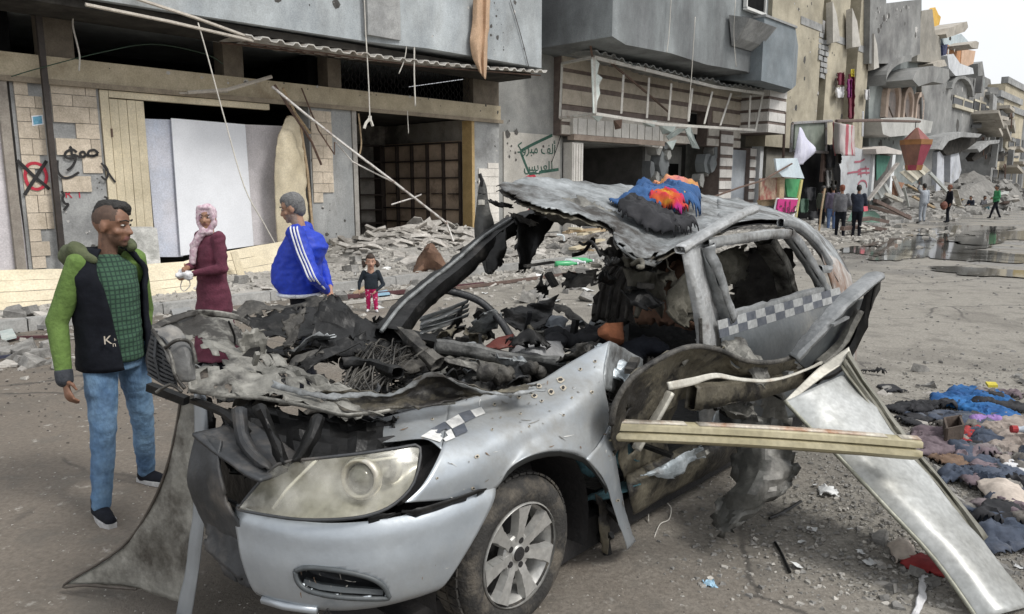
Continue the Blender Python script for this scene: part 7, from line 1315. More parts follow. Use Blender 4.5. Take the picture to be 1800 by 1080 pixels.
beam('quarter_frame', v_([(1372, 392, .1), (1405, 402, .1), (1440, 436, .1), (1458, 470, .08), (1440, 474, .08)]), .035, .04, FRM, 14, amp=.006)
part('rear_bulk', CHAR, CAR, (2.9, 3.5, .3, 1.5, .3, .82), (.7, 2.9, .2, 1.55, .24, .3), (.62, .7, .3, 1.55, .3, .9), T=C, j=.02)
patch('far_side', [v_(r) for r in ([(1040, 560, 1.6), (1120, 545, 1.62), (1230, 545, 1.62)], [(1000, 640, 1.4), (1110, 640, 1.5), (1230, 620, 1.55)])], GREYD, CAR, k=5, amp=.02, sc=4, seed=68, thick=.006)
# ---- seats
SEATM = M('burnt_seat', (.02, .018, .016), (.05, .045, .04), 7, .9, bump=.4, c3=(.02, .018, .016)); SEATB = M('brown_seat_foam', (.13, .07, .045), (.2, .115, .075), 6, .9, bump=.4, c3=(.05, .035, .03)); SEATP = M('ash_foam', (.09, .085, .065), (.17, .16, .13), 7, .9, bump=.4, c3=(.06, .055, .05))
def seat(px, py, v, w_, h_, name, mat, seed, lean=.25):
    b_ = CV(px, py, v); rows = []
    for j in range(6):
        f = j / 5; rows.append([b_ + SD * (lean * f * h_ + .06 * sin(pi * i / 4) * (1 - .3 * f)) * (1) + ND * (w_ * (i / 4 - .5) * (1 - .25 * f * f)) + Vector((0, 0, h_ * f)) for i in range(5)])
    s_ = patch(name, rows, mat, CAR, k=(4, 4), amp=.035, sc=6, seed=seed, thick=.07, torn=.2, edge=.02)
    return s_
st1 = seat(1085, 570, 1.05, .42, .55, 'seat_back', SEATM, 70); st2 = seat(1165, 570, .55, .42, .58, 'seat_back', SEATB, 71)
for i in range(6): m = MB(); m.tube(spline([CV(1050 + i * 17, 560, 1.1 - i * .03), CV(1062 + i * 16, 500, 1.08 - i * .03), CV(1085 + i * 14, 465, 1.05 - i * .03)], 4), .016, 5); m.build('seat_spring', ASHY if i % 2 else SEATM, st1, smooth=True)
for i, (pts) in enumerate(([(1100, 450), (1130, 455), (1150, 470), (1120, 560)], [(1150, 470), (1170, 480), (1165, 560), (1140, 520)], [(1185, 500), (1210, 490), (1215, 560), (1190, 575)])):
    patch('foam_strip', [v_([(pts[0][0], pts[0][1], .5), (pts[1][0], pts[1][1], .5)]), v_([((pts[0][0] + pts[3][0]) / 2, (pts[0][1] + pts[3][1]) / 2, .48), ((pts[1][0] + pts[2][0]) / 2, (pts[1][1] + pts[2][1]) / 2, .45)]), v_([(pts[3][0], pts[3][1], .5), (pts[2][0], pts[2][1], .5)])], SEATP, st2, k=6, amp=.04, sc=8, seed=80 + i, thick=.03, torn=.3)
seat(1330, 560, .55, .45, .5, 'seat_back', SEATM, 72); seat(1335, 545, .95, .42, .5, 'seat_back', SEATB, 73)
patch('headrest', [v_(r) for r in ([(1318, 480, .7), (1345, 478, .7)], [(1312, 510, .68), (1350, 508, .66)], [(1318, 540, .7), (1352, 538, .7)])], M('red_brown_leather', (.16, .045, .03), (.22, .07, .045), 7, .7), CAR, k=5, amp=.03, sc=6, seed=74, thick=.06)
patch('collapsed_lining', [v_(r) for r in ([(1250, 450, .5), (1290, 435, .55), (1312, 430, .6)], [(1262, 480, .48), (1295, 470, .45), (1315, 465, .55)], [(1275, 500, .5), (1295, 498, .5), (1312, 488, .55)])], SEATP, CAR, k=6, amp=.04, sc=9, seed=75, thick=.02, torn=.2)
patch('collapsed_lining', [v_(r) for r in ([(1170, 520, .3), (1195, 490, .3), (1215, 470, .3)], [(1180, 560, .28), (1200, 540, .25), (1222, 520, .28)], [(1205, 575, .3), (1215, 570, .3), (1228, 560, .3)])], SEATP, CAR, k=6, amp=.04, sc=9, seed=76, thick=.02, torn=.2)
patch('orange_block', [v_(r) for r in ([(1060, 572, .5), (1085, 570, .5)], [(1060, 590, .48), (1090, 595, .46)], [(1075, 605, .5), (1092, 605, .5)])], M('rust_orange_foam', (.26, .09, .04), (.34, .13, .06), 7, .9), CAR, k=4, amp=.02, sc=8, seed=77, thick=.06)
patch('airbag', [z_(r) for r in ([(900, 605, .86), (940, 598, .9), (985, 600, .9)], [(895, 622, .84), (940, 615, .92), (992, 620, .86)], [(920, 635, .84), (950, 635, .86), (990, 640, .84)])], M('dirty_airbag', (.28, .28, .28), (.38, .38, .38), 5, .9, bump=.2, c3=(.14, .14, .14)), CAR, k=5, amp=.025, sc=6, seed=78, thick=.02)
for i, (px, py, w_, mt) in enumerate(((960, 570, 34, GREYL), (975, 580, 24, GREYC), (1010, 600, 40, BLK), (1045, 590, 36, BLK), (930, 550, 30, BLK), (1120, 620, 40, JET))):
    p = CZ(px, py, .86); o = cl_ = None; m = MB(); rr = w_ / 1300 * 4
    for q in range(6): ell(m, p + Vector((random.uniform(-rr, rr), random.uniform(-rr, rr), random.uniform(-.03, .04))), rr * .6, rr * .5, rr * .35)
    o = mobj('burnt_rag', remesh(m, .025, 1, (.025, 12, i)), mt, None); o.data.transform(Matrix.Translation(-p)); o.location = p; tag(o, ['pale grey rag lying in the burnt cabin', 'dark grey rag beside the pale grey rag in the cabin', 'black rag heap behind the wing tip', 'black rag under the orange foam block', 'black rag below the curled sheet in the cabin', 'jet black rag at the foot of the door pillar'][i], 'rag')
# ---- torn front door and sill
dl = [(1074, 748, -.1), (1086, 700, -.12), (1122, 655, -.15), (1200, 613, -.18), (1256, 613, -.2), (1310, 634, -.22), (1360, 637, -.26), (1398, 627, -.3)]
FD = patch('front_door', [v_(dl), v_([(x + 8, y + 26 + (14 if i < 3 else 0), v + .06) for i, (x, y, v) in enumerate(dl)]), v_([(1082, 800, -.02), (1110, 770, -.02), (1160, 735, -.02), (1215, 700, -.04), (1270, 685, -.06), (1330, 682, -.1), (1380, 672, -.16), (1425, 655, -.24)])], BRNI, CAR, k=(7, 7), amp=.03, sc=5, seed=90, thick=.005, edge=.008, sharp=22, holes=6)
m = MB(); m.tube(spline(v_([(x, y, v - .01) for x, y, v in dl]), 6), .013, 5); m.build('door_edge', ASHY, FD, smooth=True)
beam('door_rail', v_([(1215, 700, -.12), (1290, 690, -.16), (1370, 672, -.2), (1450, 640, -.28)]), .05, .1, BRNI, 15, par=FD)
m = MB(); s_ = v_([(1172, 672, -.26), (1215, 664, -.27), (1258, 656, -.28), (1300, 664, -.28), (1350, 667, -.29), (1400, 655, -.31), (1445, 635, -.34)]); 
patch('door_trim_strip', [s_, v_([(1176, 686, -.27), (1216, 678, -.28), (1258, 665, -.29), (1300, 670, -.29), (1350, 672, -.3), (1400, 659, -.32), (1446, 640, -.34)])], PALEM, FD, k=(5, 3), amp=.006, sc=9, seed=91, thick=.008)
FRM2 = GREYD
for pts, w_, h_, mt in (([(1396, 630, -.32), (1430, 590, -.38), (1485, 530, -.45), (1541, 484, -.5)], .07, .03, _mc['window_frame_metal']), ([(1424, 664, -.3), (1470, 640, -.36), (1512, 570, -.44), (1540, 486, -.5)], .09, .04, CHAR), ([(1440, 640, -.32), (1478, 605, -.38), (1510, 545, -.44)], .05, .02, INNR)): beam('door_window_frame', v_(pts), w_, h_, mt, 16, par=FD)
m = MB(); m.slab(v_([(1398, 632, -.28), (1445, 585, -.34), (1500, 530, -.4), (1520, 525, -.42), (1495, 590, -.36), (1460, 632, -.3), (1425, 655, -.27)]), ND * .01); m.build('door_skin', GREYD, FD)
m = MB(); m.bar(*v_([(1463, 572, -.46), (1490, 558, -.48)]), .02, .012); m.build('door_pull', FRM, FD)
for pts in ([(1178, 690, -.08), (1150, 740, -.06), (1118, 790, -.04)], [(1195, 640, -.1), (1220, 612, -.12)]): beam('door_brace', v_(pts), .035, .02, PALEM if pts[0][0] < 1190 else INNR, 17, amp=.003, par=FD)
patch('door_inner_skin', [v_(r) for r in ([(1086, 740, .02), (1130, 690, .02), (1200, 660, .02)], [(1086, 790, .04), (1130, 750, .04), (1195, 700, .04)], [(1096, 840, .06), (1130, 810, .06), (1175, 760, .06)], [(1110, 880, .08), (1150, 850, .08), (1180, 820, .08)])], BRNI, CAR, k=6, amp=.02, sc=6, seed=92, thick=.005, holes=5, torn=.15)
patch('sill', [v_(r) for r in ([(1100, 835, .06), (1170, 800, .06), (1240, 765, .06), (1310, 735, .06)], [(1106, 868, .0), (1180, 832, .0), (1250, 798, .0), (1318, 765, .0)], [(1114, 905, .06), (1185, 865, .06), (1255, 828, .06), (1316, 796, .06)])], BRNI, CAR, k=5, amp=.01, sc=5, seed=93, thick=.006)
patch('torn_sill_trim', [v_(r) for r in ([(1125, 836, -.02), (1170, 815, -.03), (1205, 795, -.03), (1236, 783, -.03)], [(1130, 836, -.03), (1172, 826, -.05), (1210, 806, -.04), (1238, 795, -.03)], [(1150, 838, -.03), (1188, 842, -.05), (1215, 812, -.04), (1243, 805, -.03)])], M('bluish_bare_metal', (.38, .43, .46), (.5, .55, .58), 8, .35, metal=.5, c3=(.15, .14, .13)), CAR, k=6, amp=.015, sc=10, seed=94, thick=.004, torn=.3)
patch('crumpled_skin', [v_(r) for r in ([(1290, 690, .02), (1330, 680, .0), (1370, 675, -.06)], [(1300, 730, .03), (1345, 720, .0), (1385, 710, -.08)], [(1270, 770, .05), (1330, 760, .02), (1400, 770, -.05)])], M('crushed_grey', (.06, .06, .055), (.12, .12, .11), 6, .5, metal=.2, c3=(.3, .29, .27), t3=.6), CAR, k=5, amp=.04, sc=6, seed=95, thick=.006, torn=.2, edge=.01, sharp=14)
patch('crumpled_skin', [v_(r) for r in ([(1240, 735, .06), (1255, 725, .04), (1265, 720, .06)], [(1236, 770, .05), (1250, 765, .0), (1262, 760, .05)], [(1245, 800, .05), (1250, 798, .03), (1258, 795, .05)])], _mc['bluish_bare_metal'], CAR, k=5, amp=.015, sc=10, seed=96, thick=.006)
patch('hanging_scrap', [t_(r) for r in ([(1298, 740, 3.85), (1340, 735, 3.75), (1385, 745, 3.75)], [(1290, 790, 3.75), (1345, 790, 3.6), (1400, 800, 3.65)], [(1285, 840, 3.65), (1340, 845, 3.5), (1402, 838, 3.6)], [(1262, 890, 3.6), (1310, 895, 3.48), (1375, 872, 3.55)], [(1246, 918, 3.6), (1268, 940, 3.5), (1310, 920, 3.52)])], _mc['crushed_grey'], CAR, k=(6, 6), amp=.045, sc=6, seed=97, thick=.006, edge=.02, sharp=22)
junk(26, (.75, 1.7), (.1, .7), (.32, .7), [CHAR, BLK, ASHY, SEATM, _mc['teal_cloth']], ('cable', 'pedal_bracket', 'torn_trim'), 500, lng=(.06, .25))
junk(30, (.75, 1.9), (-.08, .25), (.4, .95), [BURN, INNR, BRNI, CHAR, ASHY, _mc['bluish_bare_metal']], ('cable', 'torn_bracket', 'torn_metal'), 600, lng=(.05, .22))
junk(18, (1.0, 1.7), (.15, .9), (1.2, 1.42), [CHAR, ASHY, SEATP, CHAR], ('cable', 'torn_bracket', 'torn_lining'), 700, lng=(.05, .2))
junk(14, (-.7, -.2), (.9, 1.5), (.95, 1.05), [INNR, CHAR, ASHY, BURN], ('cable', 'torn_bracket', 'torn_metal'), 800, lng=(.04, .15))
# ---- loose pieces round the wreck
ST_ = thing('side_beam', 'long cream ribbed metal beam sticking out across the torn doorway', 'beam', dp(1340, 780, 3.3))
e0 = lambda f: dp(1070 + 540 * f, 738 + 30 * f - 4 * sin(pi * f), 3.2 + .12 * f); e1 = lambda f: dp(1072 + 536 * f, 776 + 33 * f - 4 * sin(pi * f), 3.18 + .12 * f)
prf = (0, .12, .2, .42, .5, .58, .8, .9, 1); dep = (0, -.02, -.03, -.03, .0, -.03, -.03, -.012, .01)
patch('ribbed_beam', [[e0(f).lerp(e1(f), q) + ND * d for f in (0, .12, .25, .4, .55, .7, .85, 1)] for q, d in zip(prf, dep)], M('cream_beam', (.36, .32, .2), (.46, .415, .28), 5, .5, bump=.08, c3=(.28, .18, .1), t3=.66), ST_, k=(3, 1), amp=.002, sc=3, seed=98, thick=.005, sharp=25)
patch('worn_edge', [[e0(f) + ND * -.004 + Vector((0, 0, .004)) for f in (0, .2, .4, .6, .8, 1)], [e0(f).lerp(e1(f), .1) + ND * -.025 for f in (0, .2, .4, .6, .8, 1)]], M('chipped_edge', (.46, .42, .35), (.56, .52, .44), 9, .5, metal=.2, c3=(.3, .16, .09), t3=.55), ST_, k=(5, 1), amp=.002, sc=8, seed=99, thick=.004, torn=.1)
WP = thing('door_skin', 'big white and silver door skin leaning from the wreck to the ground', 'panel', gz(1760, 1075))
WPM = M('white_skin', (.42, .435, .425), (.6, .61, .6), 2.6, .38, metal=.2, bump=.08, c3=(.24, .24, .22), t3=.56, w3=.12)
L1 = [(1380, 705, 3.65), (1425, 752, 3.55), (1480, 808, 3.45), (1560, 893, 3.3), (1645, 985, 3.15), (1720, 1090, 3.0)]; L2 = [(1492, 655, 3.9), (1545, 728, 3.75), (1600, 800, 3.6), (1665, 880, 3.42), (1735, 965, 3.25), (1815, 1065, 3.1)]
patch('skin', [t_([(a[0] + (c[0] - a[0]) * f, a[1] + (c[1] - a[1]) * f, a[2] + (c[2] - a[2]) * f - .07 * sin(pi * f)) for a, c in zip(L1, L2)]) for f in (0, .12, .35, .6, .8, .9, 1)], WPM, WP, k=(8, 4), amp=.012, sc=4, seed=101, thick=.005, keep='tblr')
m = MB(); m.tube(spline(t_([(a[0] - 1, a[1], a[2] - .01) for a in L1]), 5), .01, 5); m.build('skin_edge', M('olive_edge', (.25, .25, .2), (.33, .33, .27), 8, .5, metal=.3), WP, smooth=True)
L3 = [(1492, 618, 3.95), (1545, 700, 3.85), (1605, 780, 3.7), (1665, 852, 3.55), (1735, 945, 3.35)]; L4 = [(1480, 640, 3.9), (1530, 712, 3.8), (1590, 795, 3.65), (1655, 868, 3.5), (1715, 965, 3.3)]
patch('skin_flange', [t_([(a[0] + (c[0] - a[0]) * f, a[1] + (c[1] - a[1]) * f, a[2] + (c[2] - a[2]) * f - .03 * (q % 2)) for a, c in zip(L3, L4)]) for q, f in enumerate((0, .25, .5, .75, 1, 1.25))], M('dull_flange', (.17, .165, .13), (.25, .24, .2), 6, .5, metal=.2, bump=.15, c3=(.09, .085, .07)), WP, k=(5, 3), amp=.012, sc=5, seed=102, thick=.008)
patch('skin_fold', [t_(r) for r in ([(1380, 705, 3.66), (1430, 655, 3.85), (1470, 625, 3.95), (1492, 610, 3.97)], [(1384, 712, 3.64), (1440, 668, 3.82), (1482, 640, 3.9), (1500, 632, 3.93)])], PALEM, WP, k=5, amp=.01, sc=6, seed=103, thick=.006)
# clothes on the roof
RT = [bvh(roof), bvh(bpy.data.objects['roof_rear'])]
def roofz(x, y):
    z = [h[0].z for h in (t.ray_cast(Vector((x, y, 3)), Vector((0, 0, -1))) for t in RT) if h[0] is not None]; return max(z) + .004 if z else 1.4
def heap(name, label, cat, blobs, mat, vox=.02, fold=None):
    b_ = []
    for px, py, v, rx, ry, rz in blobs: p = CV(px, py, v); b_.append((p.x, p.y, rx, ry, rz, p.z))
    return cloth_heap(name, label, cat, [q[:5] for q in b_], lambda x, y: roofz(x, y), mat, len(label), .012)
NAVB = M('denim_blue_cloth', (.02, .07, .19), (.04, .115, .28), 5, .9, bump=.3, bsc=40); RAIN = bpy.data.materials.new('tie_dye'); RAIN.use_nodes = True; n_ = RAIN.node_tree; nz_ = n_.nodes.new('ShaderNodeTexNoise'); nz_.inputs['Scale'].default_value = 4; nz_.inputs['Detail'].default_value = 2; ge_ = n_.nodes.new('ShaderNodeNewGeometry'); n_.links.new(ge_.outputs['Position'], nz_.inputs['Vector'])
cr_ = n_.nodes.new('ShaderNodeValToRGB'); 
for pos, c_ in ((.36, (.4, .015, .2)), (.45, (.45, .02, .04)), (.53, (.5, .1, .015)), (.6, (.5, .33, .02)), (.68, (.22, .015, .25))): e_ = cr_.color_ramp.elements.new(pos); e_.color = c_ + (1,)
cr_.color_ramp.elements.remove(cr_.color_ramp.elements[-1]); cr_.color_ramp.elements.remove(cr_.color_ramp.elements[0]); n_.links.new(nz_.outputs['Fac'], cr_.inputs[0]); n_.links.new(cr_.outputs[0], n_.nodes['Principled BSDF'].inputs['Base Color']); n_.nodes['Principled BSDF'].inputs['Roughness'].default_value = .9
heap('blue_garment', 'blue garment bundled on top of the wreck roof', 'clothes', [(1100, 325, .75, .1, .09, .025), (1130, 320, .7, .14, .12, .07), (1165, 312, .7, .18, .14, .13), (1195, 314, .7, .13, .14, .16), (1208, 326, .68, .09, .12, .14), (1185, 328, .64, .18, .13, .13), (1150, 325, .68, .16, .12, .1)], NAVB, .014, (.04, 11, 3))
heap('black_garment', 'black garment spread over the front of the wreck roof', 'clothes', [(1128, 338, .58, .13, .1, .1), (1140, 352, .5, .17, .12, .09), (1165, 362, .44, .2, .14, .08), (1190, 370, .4, .12, .1, .06), (1155, 375, .42, .1, .08, .05), (1120, 350, .6, .12, .08, .035), (1200, 378, .46, .07, .07, .03), (1120, 365, .53, .07, .06, .025)], BLK, .014, (.035, 13, 5))
heap('tie_dye_garment', 'pink, orange and yellow tie dyed garment on the roof', 'clothes', [(1162, 330, .6, .09, .08, .12), (1180, 332, .6, .1, .09, .13), (1190, 326, .6, .08, .08, .13), (1172, 338, .56, .1, .07, .1)], RAIN, .012, (.03, 14, 6))
heap('yellow_garment', 'small yellow and pink garment topmost on the roof heap', 'clothes', [(1195, 308, .78, .13, .1, .17), (1210, 312, .76, .1, .1, .17), (1216, 320, .74, .07, .08, .15)], M('yellow_pink_cloth', (.6, .36, .05), (.6, .2, .2), 5, .9, bump=.3), .016, (.015, 14, 8))
# ============================================================ rubble, litter and clothes on the ground
random.seed(404)
SLABM = M('plaster_slab', (.36, .34, .31), (.5, .475, .44), 6, .9, bump=.4, c3=(.27, .25, .225), t3=.58, rand=.22); CHIPM = M('stone_chip', (.3, .285, .26), (.46, .44, .4), 14, .9, bump=.3, rand=.3); LUMPM = M('grey_lump', (.17, .165, .155), (.3, .292, .275), 8, .92, bump=.5, c3=(.44, .42, .39), t3=.62, rand=.2)
def chunk_mesh(name, seed, th, mat, irr=.35):
    rnd = random.Random(seed); n = rnd.randint(5, 7); a0 = rnd.random(); bot = []; top = []
    for i in range(n):
        a = 2 * pi * (i + rnd.uniform(-.25, .25)) / n + a0; r = 1 + rnd.uniform(-irr, irr); bot.append(Vector((cos(a) * r, sin(a) * r * .75, rnd.uniform(-.05, .05)))); top.append(Vector((cos(a) * r * rnd.uniform(.78, 1), sin(a) * r * .75 * rnd.uniform(.78, 1), th * rnd.uniform(.75, 1.2))))
    me = bpy.data.meshes.new(name); me.from_pydata(bot + top, [], [tuple(range(n))[::-1], tuple(range(n, 2 * n))] + [(i, (i + 1) % n, n + (i + 1) % n, n + i) for i in range(n)]); me.materials.append(mat); me.update(); return me
SLABS = [chunk_mesh('rubble_chunk', i, .22, SLABM) for i in range(8)]; LUMPS = [chunk_mesh('rubble_lump', 50 + i, .8, LUMPM, .4) for i in range(8)]; CHIPS = [chunk_mesh('stone', 90 + i, .6, CHIPM, .4) for i in range(8)]
def put(me, name, loc, sc, tilt, label, cat, grp):
    o = bpy.data.objects.new(name, me); COL.objects.link(o); o.location = loc; o.scale = (sc, sc, sc) if not isinstance(sc, tuple) else sc; o.rotation_euler = (random.gauss(0, tilt), random.gauss(0, tilt), random.uniform(0, 6.28)); return tag(o, label, cat, grp)
def mound(s, y): return .14 + .48 * math.exp(-(((s - 6.0) / 2.2) ** 2)) * math.exp(-(((y + .5) / 1.3) ** 2)) + .25 * math.exp(-(((s - 8.5) / 2.5) ** 2)) * math.exp(-(((y + 1.4) / 1.4) ** 2)) + .2 * math.exp(-(((s - 4.2) / 1.2) ** 2)) * math.exp(-(((y + 1.6) / 1.) ** 2))
vs = []; fs = []
for j in range(31):
    for i in range(61):
        s = 3 + i * .15; y = -4.2 + j * .15; e = min(1, min(i, 60 - i, j, 30 - j) / 5); vs.append(W(s, y, .1 + (mound(s, y) - .1) * e + .06 * e * mnoise.noise(Vector((s * 3, y * 3, 0)))))
for j in range(30):
    for i in range(60): q = j * 61 + i; fs.append((q, q + 1, q + 62, q + 61))
tag(obj('rubble_base', vs, fs, M('rubble_dust', (.26, .25, .23), (.36, .345, .32), 6, .95, bump=.8, bsc=22)), kind='stuff')
for i in range(300):
    if i < 210: s, y = random.gauss(6.2, 1.3), random.gauss(-.9, .8)
    else: s, y = random.uniform(3.4, 11.5), random.uniform(-3.9, -.2)
    if y > .9 or not 3.3 < s < 12: continue
    put(random.choice(SLABS), 'rubble_chunk', W(s, y, mound(s, y) - .03 + random.uniform(0, .07)), random.choice((.09, .12, .16, .2, .27, .32)) * random.uniform(.7, 1.15), .32, 'pale broken plaster slab in the heap before the open shop', 'slab', 'broken slabs heaped before the open shop')
def gnd(px, py): p = gz(px, py, 0); q = p - FO; y = q.dot(ND); p2 = gz(px, py, .14); return p2 if (p2 - FO).dot(ND) > -4.25 else p
for i in range(190):             # lumps strewn over pavement and road edge
    r = random.random()
    if r < .34: px, py = random.uniform(600, 1080), random.uniform(430, 545)
    elif r < .5: px, py = random.uniform(0, 105), random.uniform(552, 650)
    elif r < .62: px, py = random.uniform(280, 620), random.uniform(498, 560)
    else: px, py = random.uniform(1530, 1800), random.uniform(640, 1075)
    p = gnd(px, py); d = (p - CAM).length; sz_ = random.uniform(.006, .017) * d if px < 1100 else random.uniform(.005, .013) * d
    sl_ = random.random() < .4; big = sz_ > .011 * d if px < 1100 else sz_ > .009 * d
    put(random.choice(SLABS if sl_ else LUMPS), 'rubble_chunk' if sl_ else 'rubble_lump', p + Vector((0, 0, -.1 * sz_)), sz_, .25, ('large' if big else 'small') + (' flat pale slab' if sl_ else ' angular grey lump') + (' on the debris behind the torn windscreen pillar' if r < .34 else ' by the kerb left of the man in the vest' if r < .5 else ' on the pavement behind the woman and man in blue' if r < .62 else ' near the clothes heap at the right'), 'rubble', 'rubble pieces on road and pavement')
for i in range(300):             # small stones, nearest ones
    px, py = random.triangular(1180, 1800, 1640), random.triangular(800, 1080, 1060)
    if px < 1400 and py < 930: continue
    p = gz(px, py); put(random.choice(CHIPS), 'stone', p - Vector((0, 0, .002)), random.uniform(.005, .019), .3, 'small pale stone in the gravel right of the wreck', 'stone', 'small stones right of the wreck')
def chips(name, mat, n, place, szr, seed, flat=.5):
    m = MB(); rnd = random.Random(seed)
    for _ in range(n):
        p = place(rnd)
        if p is None: continue
        d = (p - CAM).length; r = rnd.uniform(*szr) * (d if d > 5 else 5) / 5; a = rnd.random() * 6.28; k = rnd.uniform(.4, 1)
        b_ = [p + Vector((cos(a + q * 2.09 + rnd.uniform(-.4, .4)) * r, sin(a + q * 2.09) * r * k, -.002)) for q in range(3)]; t = [p + (x - p) * rnd.uniform(.4, .9) + Vector((0, 0, r * flat * rnd.uniform(.5, 1.3))) for x in b_]
        m.add(b_ + t, [(3, 4, 5), (0, 1, 4, 3), (1, 2, 5, 4), (2, 0, 3, 5)])
    return tag(m.build(name, mat), kind='stuff')
def P1(r):
    s, y = r.uniform(-8, 26), r.gauss(-3.6, 1.5); 
    if s < 3 and r.random() < .35: return None
    y = min(y, .2); return W(s, y, (mound(s, y) if 3 < s < 12 else .14) if y > -4.2 else .005)
def P2(r): px, py = r.triangular(1150, 2150, 1760), r.triangular(600, 1079, 900); return gz(px, py, .004)
def P3(r): px, py = r.uniform(1100, 1800), r.triangular(395, 640, 420); return gz(px, py, .004)
def P4(r): px, py = r.uniform(0, 1800), r.uniform(560, 1079); return gz(px, py, .004)
def P5(r): s, y = r.uniform(14, 62), r.gauss(-1.6, 1.5); return W(s, min(y, 0), .14 if y > -4.25 else .005)
chips('plaster_crumbs', CHIPM, 11000, P1, (.008, .032), 1); chips('gravel', CHIPM, 8000, P2, (.003, .012), 2); chips('gravel', LUMPM, 1600, P2, (.006, .022), 22); chips('plaster_crumbs', LUMPM, 600, P3, (.004, .014), 3); chips('grit', CHIPM, 900, P4, (.003, .008), 4); chips('plaster_crumbs', LUMPM, 2600, P5, (.012, .05), 5)
chips('grit', M('dark_grit', (.06, .055, .05), (.12, .11, .1), 14, .9), 450, lambda r: gz(r.triangular(1100, 1800, 1600), r.uniform(600, 1079), .004), (.002, .007), 6); chips('grit', _mc['dark_grit'], 260, lambda r: gz(r.uniform(0, 330), r.triangular(560, 800, 590), .004), (.004, .012), 7)
PAPM = M('paper_scrap', (.55, .56, .56), (.7, .71, .7), 14, .8, rand=.2)
papers = []
for i in range(6):
    rnd = random.Random(i); me = bpy.data.meshes.new('paper_scrap'); P = [[Vector((x * .5, y * .35 + rnd.uniform(-.1, .1), rnd.uniform(0, .22))) for x in (-1, -.3, .4, 1)] for y in (-1, 0, 1)]; me.from_pydata([p for r in P for p in r], [], [(j * 4 + q, j * 4 + q + 1, j * 4 + q + 5, j * 4 + q + 4) for j in range(2) for q in range(3)]); me.materials.append(PAPM); papers.append(me)
for i in range(70):
    r = random.random(); px, py = (random.uniform(600, 1060), random.uniform(460, 545)) if r < .45 else ((random.uniform(1400, 1800), random.uniform(640, 1000)) if r < .8 else (random.uniform(0, 420), random.uniform(540, 660)))
    p = gnd(px, py); put(random.choice(papers), 'paper_scrap', p + Vector((0, 0, .006)), random.uniform(.012, .028) * (p - CAM).length * .55, .08, 'white paper scrap littering the debris', 'paper', 'paper scraps among the debris')
# far rubble: mounds with slabs and beams
def fmound(label, px, py, rs, ry, h, seed, n):
    c = gz(px, py) - FO; s0, y0 = c.dot(SD), c.dot(ND); vs = []; fs = []
    for j in range(17):
        for i in range(25):
            a, b_ = (i / 12 - 1), (j / 8 - 1); q = max(0, 1 - (a * a + b_ * b_)); vs.append(W(s0 + a * rs, y0 + b_ * ry, -.02 + h * q ** .7 * (1 + .5 * mnoise.noise(Vector((a * 3, b_ * 3, seed)))) + .1 * h * q * mnoise.noise(Vector((a * 9, b_ * 9, seed)))))
    for j in range(16):
        for i in range(24): q = j * 25 + i; fs.append((q, q + 1, q + 26, q + 25))
    tag(obj('rubble_mound', vs, fs, M('grey_rubble_dust', (.15, .145, .135), (.25, .242, .225), 4, .95, bump=.8, bsc=14)), kind='stuff')
    for _ in range(n):
        a, b_ = random.uniform(-.9, .9), random.uniform(-.95, .3); q = max(0, 1 - a * a - b_ * b_); put(random.choice(SLABS[:3] + LUMPS), 'rubble_block', W(s0 + a * rs, y0 + b_ * ry, h * q ** .7 * .95), random.uniform(.15, .6), .45, label, 'rubble', label + 's')
fmound('broken block on the mound by the white doorway', 1575, 372, 6, 3, 1.5, 1, 60); fmound('broken block on the mound under the shattered house', 1700, 362, 16, 4, 2.3, 2, 90); fmound('broken block on the low mound before the striped shop', 1250, 396, 5, 2, .8, 3, 40)
for i in range(24):
    p = fq(random.uniform(1500, 1790), random.uniform(338, 372), random.uniform(-4, -1)); m = MB(); d = SD * random.uniform(-1, 1) + ND * random.uniform(-.5, .5) + Vector((0, 0, random.uniform(-.3, .5))); m.bar(p, p + d.normalized() * random.uniform(.8, 2.6), random.uniform(.1, .4), random.uniform(.05, .2)); tag(m.build('rubble_beam', random.choice([SLABM, IRON, WOOD, PALEM, GS])), 'broken beam sticking out of the far rubble', 'beam', 'broken beams in the far rubble')
# rails, planks and sheets by the kerb
def lie(name, label, cat, pts, w_, h_, mat):
    m = MB(); q = [gnd(*p) + Vector((0, 0, h_ / 2 + .01)) for p in pts]
    for a, c in zip(q, q[1:]): m.bar(a, c, w_, h_)
    return tag(m.build(name, mat), label, cat)
DRED = M('dark_red_rail', (.07, .025, .03), (.12, .05, .055), 9, .6)
lie('rail', 'long dark red rail on the ground behind the small girl', 'rail', [(590, 528), (760, 513), (850, 503)], .07, .06, DRED); lie('rail', 'grey rail running beside the dark red rail', 'rail', [(800, 511), (900, 498), (1010, 483)], .06, .05, IRON); lie('rail', 'pale rail under the dark red rail', 'rail', [(600, 537), (700, 526), (790, 516)], .08, .04, ZINC)
lie('cable', 'dark blue cable on the debris left of the vest man', 'cable', [(-10, 634), (60, 625), (112, 615)], .03, .03, M('navy_cable', (.03, .035, .06), (.05, .055, .09), 9, .6)); lie('cable', 'maroon cable on the debris left of the vest man', 'cable', [(-10, 604), (40, 597), (112, 595)], .035, .03, DRED); lie('pipe', 'grey pipe along the kerb left of the vest man', 'pipe', [(10, 578), (110, 581)], .05, .05, STEEL)
